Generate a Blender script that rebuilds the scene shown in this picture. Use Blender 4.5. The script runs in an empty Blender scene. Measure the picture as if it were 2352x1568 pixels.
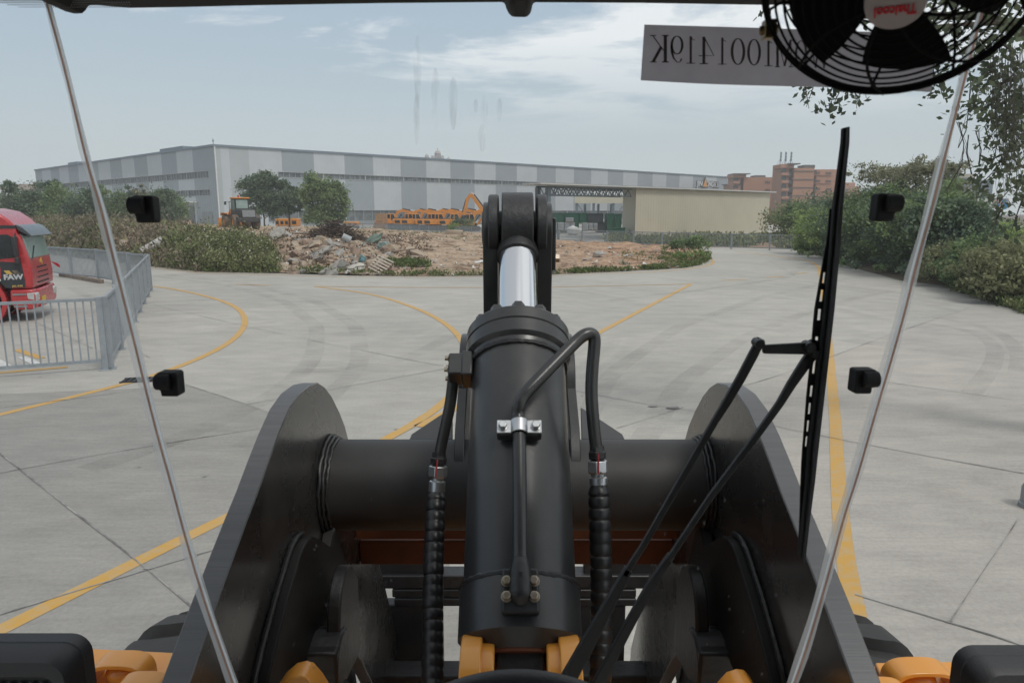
import bpy, bmesh, math, random
import numpy as np
from mathutils import Vector, Matrix

S = bpy.context.scene
COL = S.collection
R = math.radians
PI = math.pi

# ------------------------------------------------------------------ camera
H = 3.2                     # eye height in the cab
FPX, CX, CY = 1640.0, 1176.0, 784.0
PITCH = math.atan((CY - 487.0) / FPX)
cam = bpy.data.cameras.new("camera")
cam.sensor_width = 36.0
cam.lens = 36.0 * FPX / 2352.0
cam.clip_start = 0.02
cam.clip_end = 6000
cam.dof.use_dof = True
cam.dof.focus_distance = 4.0
cam.dof.aperture_fstop = 12.0
co = bpy.data.objects.new("camera", cam)
co.location = (0, 0, H)
co.rotation_euler = (PI / 2 - PITCH, 0, 0)
COL.objects.link(co)
S.camera = co
S.view_settings.view_transform = 'Standard'
S.view_settings.look = 'None'
S.view_settings.exposure = 0.0
S.view_settings.gamma = 1.0

# ------------------------------------------------------------------ sky and sun
SUN_EL, SUN_AZ = R(56), R(138)          # azimuth measured from +Y towards +X
w = bpy.data.worlds.new("World")
S.world = w
w.use_nodes = True
nt = w.node_tree
nt.nodes.clear()


def N(nt, typ, **kw):
    n = nt.nodes.new(typ)
    for k, v in kw.items():
        setattr(n, k, v)
    return n


out = N(nt, 'ShaderNodeOutputWorld')
bg = N(nt, 'ShaderNodeBackground')
bg.inputs['Strength'].default_value = 0.1
sky = N(nt, 'ShaderNodeTexSky', sky_type='NISHITA')
sky.sun_disc = False
sky.sun_elevation = SUN_EL
sky.sun_rotation = SUN_AZ
sky.air_density = 1.0
sky.dust_density = 2.5
sky.ozone_density = 1.0
tc = N(nt, 'ShaderNodeTexCoord')
sep = N(nt, 'ShaderNodeSeparateXYZ')
nt.links.new(tc.outputs['Generated'], sep.inputs[0])
# veil of thin high cloud: white near the horizon, thinner above
veil = N(nt, 'ShaderNodeMapRange')
veil.inputs['From Min'].default_value = -0.02
veil.inputs['From Max'].default_value = 0.25
veil.inputs['To Min'].default_value = 0.96
veil.inputs['To Max'].default_value = 0.80
nt.links.new(sep.outputs['Z'], veil.inputs['Value'])
# cloud deck: direction projected on a plane overhead
addz = N(nt, 'ShaderNodeMath', operation='ADD')
addz.inputs[1].default_value = 0.10
nt.links.new(sep.outputs['Z'], addz.inputs[0])
mx = N(nt, 'ShaderNodeMath', operation='MAXIMUM')
mx.inputs[1].default_value = 0.02
nt.links.new(addz.outputs[0], mx.inputs[0])
dx = N(nt, 'ShaderNodeMath', operation='DIVIDE')
dy = N(nt, 'ShaderNodeMath', operation='DIVIDE')
nt.links.new(sep.outputs['X'], dx.inputs[0]); nt.links.new(mx.outputs[0], dx.inputs[1])
nt.links.new(sep.outputs['Y'], dy.inputs[0]); nt.links.new(mx.outputs[0], dy.inputs[1])
cmb = N(nt, 'ShaderNodeCombineXYZ')
nt.links.new(dx.outputs[0], cmb.inputs['X']); nt.links.new(dy.outputs[0], cmb.inputs['Y'])
mapn = N(nt, 'ShaderNodeMapping')
mapn.inputs['Location'].default_value = (0.35, 2.1, 0)
mapn.inputs['Rotation'].default_value = (0, 0, R(-14))
mapn.inputs['Scale'].default_value = (0.75, 1.15, 1)
nt.links.new(cmb.outputs[0], mapn.inputs['Vector'])
cn = N(nt, 'ShaderNodeTexNoise')
cn.inputs['Scale'].default_value = 1.5
cn.inputs['Detail'].default_value = 9
cn.inputs['Roughness'].default_value = 0.62
cn.inputs['Distortion'].default_value = 0.35
nt.links.new(mapn.outputs[0], cn.inputs['Vector'])
# more cloud straight ahead and to the right than on the left
side = N(nt, 'ShaderNodeMapRange')
side.inputs['From Min'].default_value = -0.42
side.inputs['From Max'].default_value = 0.12
side.inputs['To Min'].default_value = -0.17
side.inputs['To Max'].default_value = 0.10
nt.links.new(sep.outputs['X'], side.inputs['Value'])
sm = N(nt, 'ShaderNodeMath', operation='ADD')
nt.links.new(cn.outputs['Fac'], sm.inputs[0]); nt.links.new(side.outputs[0], sm.inputs[1])
cr = N(nt, 'ShaderNodeValToRGB')
cr.color_ramp.elements[0].position = 0.47
cr.color_ramp.elements[0].color = (0, 0, 0, 1)
cr.color_ramp.elements[1].position = 0.61
cr.color_ramp.elements[1].color = (1, 1, 1, 1)
nt.links.new(sm.outputs[0], cr.inputs['Fac'])
hi = N(nt, 'ShaderNodeMapRange')          # clouds dissolve into the haze low down
hi.inputs['From Min'].default_value = 0.10
hi.inputs['From Max'].default_value = 0.22
nt.links.new(sep.outputs['Z'], hi.inputs['Value'])
cm = N(nt, 'ShaderNodeMath', operation='MULTIPLY')
nt.links.new(cr.outputs['Color'], cm.inputs[0]); nt.links.new(hi.outputs[0], cm.inputs[1])
m1 = N(nt, 'ShaderNodeMix', data_type='RGBA')
vr = N(nt, 'ShaderNodeValToRGB')
STOPS = ((0.0, (6.7, 7.2, 7.2)), (1.0, (7.0, 7.1, 7.2)), (0.07, (6.1, 6.8, 7.0)), (0.17, (5.2, 6.2, 6.85)), (0.32, (4.5, 5.75, 7.25)), (0.6, (6.4, 6.7, 7.0)))
for k_, (pos_, c_) in enumerate(STOPS):
    e = vr.color_ramp.elements[k_] if k_ < 2 else vr.color_ramp.elements.new(pos_)
    e.color = (*(v / 10 for v in c_), 1)
vs_ = N(nt, 'ShaderNodeVectorMath', operation='SCALE')
vs_.inputs['Scale'].default_value = 9.9
nt.links.new(sep.outputs['Z'], vr.inputs['Fac'])
nt.links.new(vr.outputs['Color'], vs_.inputs[0])
nt.links.new(vs_.outputs[0], m1.inputs['B'])
nt.links.new(veil.outputs[0], m1.inputs['Factor'])
nt.links.new(sky.outputs[0], m1.inputs['A'])
m2 = N(nt, 'ShaderNodeMix', data_type='RGBA')
m2.inputs['B'].default_value = (10.4, 10.5, 10.5, 1)
cm2 = N(nt, 'ShaderNodeMath', operation='MULTIPLY')
cm2.inputs[1].default_value = 0.74
nt.links.new(cm.outputs[0], cm2.inputs[0])
nt.links.new(cm2.outputs[0], m2.inputs['Factor'])
nt.links.new(m1.outputs['Result'], m2.inputs['A'])
nt.links.new(m2.outputs['Result'], bg.inputs['Color'])
nt.links.new(bg.outputs[0], out.inputs[0])

sl = bpy.data.lights.new("sun", 'SUN')
sl.energy = 1.4
sl.angle = R(14)
sl.color = (1.0, 0.96, 0.9)
so = bpy.data.objects.new("sun", sl)
so.rotation_euler = (PI / 2 - SUN_EL, 0, PI - SUN_AZ + 0.0)
so.location = (0, 0, 60)
COL.objects.link(so)
sdir = Vector((math.sin(SUN_AZ) * math.cos(SUN_EL), math.cos(SUN_AZ) * math.cos(SUN_EL), math.sin(SUN_EL)))
so.rotation_euler = sdir.to_track_quat('Z', 'Y').to_euler()

# ------------------------------------------------------------------ helpers
CP, SP = math.cos(PITCH), math.sin(PITCH)


def ray(x, y):
    """Direction of the photograph's sight line, in metres per metre of depth."""
    a, b = (x - CX) / FPX, (y - CY) / FPX
    return Vector((a, CP - b * SP, -SP - b * CP))


def at(x, y, D):
    r = ray(x, y)
    k = D / r.y
    return Vector((r.x * k, D, H + r.z * k))


def gd(x, y, h=0.0):
    r = ray(x, y)
    k = (h - H) / r.z
    return Vector((r.x * k, r.y * k, h))


def atx(x, y, X):
    r = ray(x, y)
    k = X / r.x
    return Vector((X, r.y * k, H + r.z * k))


def atz(x, y, h):
    return gd(x, y, h)


MATS = {}


def mat(name, col, rough=0.6, metal=0.0, var=0.12, scale=3.0, bump=0.0, bscale=30.0, stretch=None,
        col2=None, spec=0.5, trans=0.0, island=0.0, coat=0.0, edges=(0.3, 0.7)):
    if name in MATS:
        return MATS[name]
    m = bpy.data.materials.new(name)
    m.use_nodes = True
    t = m.node_tree
    p = t.nodes['Principled BSDF']
    p.inputs['Roughness'].default_value = rough
    p.inputs['Metallic'].default_value = metal
    p.inputs['Specular IOR Level'].default_value = spec
    if coat:
        p.inputs['Coat Weight'].default_value = coat
        p.inputs['Coat Roughness'].default_value = 0.15
    c = N(t, 'ShaderNodeTexCoord')
    mp = N(t, 'ShaderNodeMapping')
    if stretch:
        mp.inputs['Scale'].default_value = stretch
    t.links.new(c.outputs['Object'], mp.inputs['Vector'])
    n = N(t, 'ShaderNodeTexNoise')
    n.inputs['Scale'].default_value = scale
    n.inputs['Detail'].default_value = 8
    n.inputs['Roughness'].default_value = 0.62
    t.links.new(mp.outputs[0], n.inputs['Vector'])
    r = N(t, 'ShaderNodeValToRGB')
    r.color_ramp.elements[0].position = edges[0]
    r.color_ramp.elements[1].position = edges[1]
    a = col
    b = col2 if col2 else tuple(min(1, v * (1 + 2 * var)) for v in col)
    if not col2:
        a = tuple(v * (1 - var) for v in col)
    r.color_ramp.elements[0].color = (*a, 1)
    r.color_ramp.elements[1].color = (*b, 1)
    t.links.new(n.outputs['Fac'], r.inputs['Fac'])
    src = r.outputs['Color']
    if island:
        g = N(t, 'ShaderNodeNewGeometry')
        mr = N(t, 'ShaderNodeMapRange')
        mr.inputs['To Min'].default_value = 1 - island
        mr.inputs['To Max'].default_value = 1 + island
        t.links.new(g.outputs['Random Per Island'], mr.inputs['Value'])
        ml = N(t, 'ShaderNodeMix', data_type='RGBA', blend_type='MULTIPLY')
        ml.inputs['Factor'].default_value = 1
        t.links.new(src, ml.inputs['A'])
        t.links.new(mr.outputs[0], ml.inputs['B'])
        src = ml.outputs['Result']
    t.links.new(src, p.inputs['Base Color'])
    if rough < 0.95:
        rr = N(t, 'ShaderNodeMapRange')
        rr.inputs['To Min'].default_value = max(0.03, rough - 0.09)
        rr.inputs['To Max'].default_value = min(1, rough + 0.12)
        t.links.new(n.outputs['Fac'], rr.inputs['Value'])
        t.links.new(rr.outputs[0], p.inputs['Roughness'])
    if bump:
        n2 = N(t, 'ShaderNodeTexNoise')
        n2.inputs['Scale'].default_value = bscale
        n2.inputs['Detail'].default_value = 6
        t.links.new(mp.outputs[0], n2.inputs['Vector'])
        bp = N(t, 'ShaderNodeBump')
        bp.inputs['Strength'].default_value = bump
        bp.inputs['Distance'].default_value = 0.02
        t.links.new(n2.outputs['Fac'], bp.inputs['Height'])
        t.links.new(bp.outputs[0], p.inputs['Normal'])
    if trans:
        o = t.nodes['Material Output']
        tr = N(t, 'ShaderNodeBsdfTranslucent')
        t.links.new(src, tr.inputs['Color'])
        ms = N(t, 'ShaderNodeMixShader')
        ms.inputs['Fac'].default_value = trans
        t.links.new(p.outputs[0], ms.inputs[1])
        t.links.new(tr.outputs[0], ms.inputs[2])
        t.links.new(ms.outputs[0], o.inputs['Surface'])
    MATS[name] = m
    return m


class MB:
    """Collects shapes that become ONE mesh object."""

    def __init__(s):
        s.v, s.f, s.m = [], [], []
        s.mi = 0

    def add(s, vs, fs):
        o = len(s.v)
        s.v += [tuple(v) for v in vs]
        for f in fs:
            s.f.append(tuple(i + o for i in f))
            s.m.append(s.mi)

    def quad(s, *p):
        s.add(p, [tuple(range(len(p)))])

    def box(s, c, d, M=None):
        x, y, z = (k / 2 for k in d)
        vs = [Vector((a, b, e)) for a in (-x, x) for b in (-y, y) for e in (-z, z)]
        if M is not None:
            vs = [M @ v for v in vs]
        c = Vector(c)
        s.add([v + c for v in vs], [(0, 1, 3, 2), (4, 6, 7, 5), (0, 4, 5, 1), (2, 3, 7, 6), (0, 2, 6, 4), (1, 5, 7, 3)])

    def bar(s, a, b, w_, h_, up=(0, 0, 1)):
        a, b = Vector(a), Vector(b)
        y = (b - a)
        L = y.length
        y.normalize()
        x = y.cross(Vector(up))
        if x.length < 1e-6:
            x = Vector((1, 0, 0))
        x.normalize()
        z = x.cross(y)
        M = Matrix((x, y, z)).transposed()
        s.box((a + b) / 2, (w_, L, h_), M)

    def prism(s, poly, axis, a0, a1):
        """poly: 2D points in the two other axes, extruded along axis from a0 to a1."""
        def P(p, a):
            if axis == 'x':
                return (a, p[0], p[1])
            if axis == 'y':
                return (p[0], a, p[1])
            return (p[0], p[1], a)
        n = len(poly)
        vs = [P(p, a0) for p in poly] + [P(p, a1) for p in poly]
        fs = [tuple(range(n))[::-1], tuple(range(n, 2 * n))]
        fs += [(i, (i + 1) % n, n + (i + 1) % n, n + i) for i in range(n)]
        s.add(vs, fs)

    def tube(s, pts, r, n=12, caps=True):
        pts = [Vector(p) for p in pts]
        rs = r if isinstance(r, (list, tuple)) else [r] * len(pts)
        t0 = (pts[1] - pts[0]).normalized()
        ref = Vector((0, 0, 1)) if abs(t0.z) < 0.9 else Vector((1, 0, 0))
        u = t0.cross(ref).normalized()
        vs = []
        for i, p in enumerate(pts):
            if i == 0:
                t = pts[1] - pts[0]
            elif i == len(pts) - 1:
                t = pts[i] - pts[i - 1]
            else:
                t = (pts[i + 1] - pts[i]).normalized() + (pts[i] - pts[i - 1]).normalized()
            t.normalize()
            u = (u - t * u.dot(t)).normalized()
            v = t.cross(u)
            for k in range(n):
                a = 2 * PI * k / n
                vs.append(p + (u * math.cos(a) + v * math.sin(a)) * rs[i])
        fs = []
        for i in range(len(pts) - 1):
            for k in range(n):
                k2 = (k + 1) % n
                fs.append((i * n + k, i * n + k2, (i + 1) * n + k2, (i + 1) * n + k))
        if caps:
            fs.append(tuple(range(n))[::-1])
            fs.append(tuple(range((len(pts) - 1) * n, len(pts) * n)))
        s.add(vs, fs)

    def lathe(s, prof, o, ax, n=24, closed=False, phase=0.0):
        """prof: (radius, height along ax)."""
        o, ax = Vector(o), Vector(ax).normalized()
        ref = Vector((0, 0, 1)) if abs(ax.z) < 0.9 else Vector((1, 0, 0))
        u = ax.cross(ref).normalized()
        v = ax.cross(u)
        vs = []
        for (r, h) in prof:
            for k in range(n):
                a = 2 * PI * k / n + phase
                vs.append(o + ax * h + (u * math.cos(a) + v * math.sin(a)) * r)
        fs = []
        L = len(prof)
        for i in range(L if closed else L - 1):
            j = (i + 1) % L
            for k in range(n):
                k2 = (k + 1) % n
                fs.append((i * n + k, j * n + k, j * n + k2, i * n + k2))
        if not closed:
            fs.append(tuple(range(n)))
            fs.append(tuple(range((L - 1) * n, L * n))[::-1])
        s.add(vs, fs)

    def cyl(s, o, ax, r, a, b, n=24, phase=0.0):
        s.lathe([(r, a), (r, b)], o, ax, n, phase=phase)

    def hexbolt(s, o, ax, r, h):
        s.lathe([(r * 1.25, 0), (r * 1.25, h * 0.12)], o, ax, 16)
        s.lathe([(r, h * 0.12), (r, h * 0.85), (r * 0.86, h)], o, ax, 6)

    def sphere(s, c, r, n=12, m=8, sc=(1, 1, 1)):
        vs, fs = [], []
        c = Vector(c)
        for i in range(1, m):
            th = PI * i / m
            for k in range(n):
                a = 2 * PI * k / n
                vs.append(c + Vector((r * math.sin(th) * math.cos(a) * sc[0], r * math.sin(th) * math.sin(a) * sc[1], r * math.cos(th) * sc[2])))
        vs.append(c + Vector((0, 0, r * sc[2])))
        vs.append(c - Vector((0, 0, r * sc[2])))
        t, b = len(vs) - 2, len(vs) - 1
        for i in range(m - 2):
            for k in range(n):
                k2 = (k + 1) % n
                fs.append((i * n + k, (i + 1) * n + k, (i + 1) * n + k2, i * n + k2))
        for k in range(n):
            k2 = (k + 1) % n
            fs.append((t, k, k2))
            fs.append((b, (m - 2) * n + k2, (m - 2) * n + k))
        s.add(vs, fs)

    def build(s, name, mats, parent=None, smooth=True, bevel=0.0, ang=35, world=False, seg=2):
        off = Vector((0, 0, 0))
        if parent is not None and world:
            p = parent
            while p is not None:
                off += Vector(p.location)
                p = p.parent
        me = bpy.data.meshes.new(name)
        me.from_pydata([(v[0] - off.x, v[1] - off.y, v[2] - off.z) for v in s.v], [], s.f)
        if not isinstance(mats, (list, tuple)):
            mats = [mats]
        for m in mats:
            me.materials.append(m)
        if len(mats) > 1:
            me.polygons.foreach_set('material_index', s.m)
        bm = bmesh.new()
        bm.from_mesh(me)
        bmesh.ops.recalc_face_normals(bm, faces=bm.faces)
        bm.to_mesh(me)
        bm.free()
        if smooth:
            me.shade_smooth()
            me.set_sharp_from_angle(angle=R(ang))
        me.update()
        o = bpy.data.objects.new(name, me)
        COL.objects.link(o)
        if parent is not None:
            o.parent = parent
        if bevel:
            b = o.modifiers.new('bevel', 'BEVEL')
            b.width = bevel
            b.segments = seg
            b.limit_method = 'ANGLE'
            b.angle_limit = R(40)
            b.harden_normals = False
        return o


def tag(o, label=None, cat=None, group=None, kind=None):
    if label:
        o['label'] = label
    if cat:
        o['category'] = cat
    if group:
        o['group'] = group
    if kind:
        o['kind'] = kind
    return o


def thing(name, loc, label, cat, group=None, rz=0.0):
    o = bpy.data.objects.new(name, None)
    o.empty_display_size = 0.2
    COL.objects.link(o)
    o.location = loc
    o.rotation_euler = (0, 0, rz)
    return tag(o, label, cat, group)


def dup(o, loc=None, rz=None, label=None, sc=None, parent=None):
    c = o.copy()
    COL.objects.link(c)
    if parent is not None:
        c.parent = parent
    if loc is not None:
        c.location = loc
    if rz is not None:
        c.rotation_euler = (0, 0, rz)
    if sc is not None:
        c.scale = (sc, sc, sc) if isinstance(sc, (int, float)) else sc
    if label:
        c['label'] = label
    for ch in list(o.children):
        dup(ch, parent=c)
    return c


def rawmesh(name, V, F, mats, parent=None, mi=None, smooth=False):
    """Fast mesh from numpy arrays: V (n,3), F (m,k)."""
    V = np.asarray(V, dtype=np.float32)
    F = np.asarray(F, dtype=np.int32)
    k = F.shape[1]
    me = bpy.data.meshes.new(name)
    me.vertices.add(len(V))
    me.vertices.foreach_set('co', V.ravel())
    me.loops.add(F.size)
    me.loops.foreach_set('vertex_index', F.ravel())
    me.polygons.add(len(F))
    me.polygons.foreach_set('loop_start', np.arange(0, F.size, k, dtype=np.int32))
    if not isinstance(mats, (list, tuple)):
        mats = [mats]
    for m in mats:
        me.materials.append(m)
    if mi is not None:
        me.polygons.foreach_set('material_index', np.asarray(mi, dtype=np.int32))
    me.update(calc_edges=True)
    me.validate()
    if smooth:
        me.shade_smooth()
    o = bpy.data.objects.new(name, me)
    COL.objects.link(o)
    if parent is not None:
        o.parent = parent
    return o


def leaf_quads(P, size, rng, up=0.35, aspect=0.5, jitter=0.4, dirs=None):
    """A pointed leaf (4-gon) at every point P; random turn."""
    n = len(P)
    d = rng.normal(size=(n, 3)) if dirs is None else dirs + rng.normal(size=(n, 3)) * 0.35
    d /= np.linalg.norm(d, axis=1)[:, None] + 1e-9
    nn = rng.normal(size=(n, 3))
    nn[:, 2] = np.abs(nn[:, 2]) + up
    s = np.cross(d, nn)
    s /= np.linalg.norm(s, axis=1)[:, None] + 1e-9
    L = size * (1 + jitter * (rng.random(n) * 2 - 1))
    L = L[:, None]
    a = P - d * L * 0.5
    b = P + s * L * aspect * 0.5
    c = P + d * L * 0.5
    e = P - s * L * aspect * 0.5
    V = np.stack([a, b, c, e], axis=1).reshape(-1, 3)
    F = np.arange(4 * n).reshape(n, 4)
    return V, F


# ------------------------------------------------------------------ materials
M_concrete = mat('yard concrete', (0.40, 0.385, 0.36), 0.75, var=0.06, scale=0.35)
M_yellow_line = mat('yellow road paint', (0.56, 0.32, 0.07), 0.7, scale=7, col2=(0.47, 0.36, 0.22), edges=(0.42, 0.72))
M_white_line = mat('white road paint', (0.55, 0.55, 0.53), 0.7, var=0.1, scale=4)
M_joint = mat('joint sealant', (0.13, 0.128, 0.122), 0.9, var=0.3, scale=2.5, col2=(0.36, 0.35, 0.33), edges=(0.4, 0.6))
M_black = mat('black satin paint', (0.029, 0.0295, 0.0305), 0.31, col2=(0.058, 0.056, 0.053), edges=(0.46, 0.86), scale=6, bump=0.02, bscale=90, spec=0.6)
M_arm = mat('black arm paint', (0.028, 0.027, 0.026), 0.26, col2=(0.07, 0.066, 0.06), edges=(0.48, 0.88), scale=6, bump=0.012, bscale=60, spec=0.7, coat=0.25)
M_cast = mat('black cast steel', (0.022, 0.022, 0.023), 0.42, var=0.2, scale=9, bump=0.12, bscale=60)
M_edge = mat('flame cut plate edge', (0.095, 0.096, 0.10), 0.44, var=0.10, scale=9, bump=0.07, bscale=16, stretch=(0.25, 12, 0.6))
M_plastic = mat('black textured plastic', (0.028, 0.028, 0.03), 0.5, var=0.12, scale=8, bump=0.10, bscale=300)
M_interior = mat('black cab trim', (0.006, 0.006, 0.0065), 0.75, var=0.2, scale=8)
M_rubber = mat('black tyre rubber', (0.032, 0.031, 0.03), 0.62, var=0.25, scale=6, bump=0.08, bscale=80)
M_hose = mat('black hose sleeve', (0.022, 0.022, 0.023), 0.36, var=0.15, scale=20)
M_chrome = mat('chrome rod', (0.74, 0.75, 0.77), 0.13, 1.0, var=0.01, scale=1.5)
M_zinc = mat('zinc plated steel', (0.55, 0.56, 0.57), 0.34, 0.9, var=0.12, scale=14)
M_gold = mat('yellow passivated steel', (0.52, 0.50, 0.33), 0.33, 0.9, scale=9, col2=(0.58, 0.47, 0.42))
M_orange = mat('loader orange paint', (0.78, 0.33, 0.05), 0.30, var=0.05, scale=2, coat=0.4)
M_orange_far = mat('machine orange paint', (0.58, 0.22, 0.03), 0.45, var=0.12, scale=1.2)
M_red = mat('truck red paint', (0.42, 0.03, 0.034), 0.25, var=0.08, scale=1.2, coat=0.5)
M_galv = mat('galvanised grey paint', (0.27, 0.295, 0.315), 0.5, 0.15, var=0.1, scale=5)
M_glass_dark = mat('dark window glass', (0.015, 0.02, 0.023), 0.10, var=0.2, scale=1.5, spec=0.7)
M_steel_grey = mat('dull steel', (0.25, 0.26, 0.265), 0.4, 0.4, var=0.12, scale=4)
M_bark = mat('bark', (0.10, 0.08, 0.065), 0.9, var=0.3, scale=12, bump=0.5, bscale=30)
M_white = mat('white paint', (0.62, 0.62, 0.6), 0.6, var=0.06, scale=3)
M_timber = mat('grey weathered timber', (0.18, 0.14, 0.11), 0.9, var=0.35, scale=6, bump=0.4, bscale=20)
M_rust_reflect = mat('rust and painted reflection', (0.20, 0.062, 0.022), 0.7, scale=5, col2=(0.10, 0.036, 0.018))  # rust on the end cap; painted orange reflection on the beam


def clear_mat(name, c):
    m = bpy.data.materials.new(name)
    m.use_nodes = True
    t = m.node_tree
    t.nodes.clear()
    o = N(t, 'ShaderNodeOutputMaterial')
    b = N(t, 'ShaderNodeBsdfTransparent')
    b.inputs['Color'].default_value = (*c, 1)
    t.links.new(b.outputs[0], o.inputs[0])
    return m


def film_mat(name, col, alpha, scale, lo, hi, stretch=(1, 1, 1), through=0.5):
    """A thin dirty film: see-through where the noise is low."""
    m = bpy.data.materials.new(name)
    m.use_nodes = True
    t = m.node_tree
    t.nodes.clear()
    o = N(t, 'ShaderNodeOutputMaterial')
    tr = N(t, 'ShaderNodeBsdfTransparent')
    df = N(t, 'ShaderNodeBsdfDiffuse')
    df.inputs['Color'].default_value = (*col, 1)
    tl = N(t, 'ShaderNodeBsdfTranslucent')
    tl.inputs['Color'].default_value = (*col, 1)
    ad = N(t, 'ShaderNodeMixShader')
    ad.inputs[0].default_value = through
    t.links.new(df.outputs[0], ad.inputs[1])
    t.links.new(tl.outputs[0], ad.inputs[2])
    ms = N(t, 'ShaderNodeMixShader')
    c = N(t, 'ShaderNodeTexCoord')
    mp = N(t, 'ShaderNodeMapping')
    mp.inputs['Scale'].default_value = stretch
    n = N(t, 'ShaderNodeTexNoise')
    n.inputs['Scale'].default_value = scale
    n.inputs['Detail'].default_value = 6
    r = N(t, 'ShaderNodeMapRange')
    r.inputs['From Min'].default_value = lo
    r.inputs['From Max'].default_value = hi
    r.inputs['To Max'].default_value = alpha
    t.links.new(c.outputs['Object'], mp.inputs[0])
    t.links.new(mp.outputs[0], n.inputs['Vector'])
    t.links.new(n.outputs['Fac'], r.inputs['Value'])
    t.links.new(r.outputs[0], ms.inputs[0])
    t.links.new(tr.outputs[0], ms.inputs[1])
    t.links.new(ad.outputs[0], ms.inputs[2])
    t.links.new(ms.outputs[0], o.inputs[0])
    return m


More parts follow.
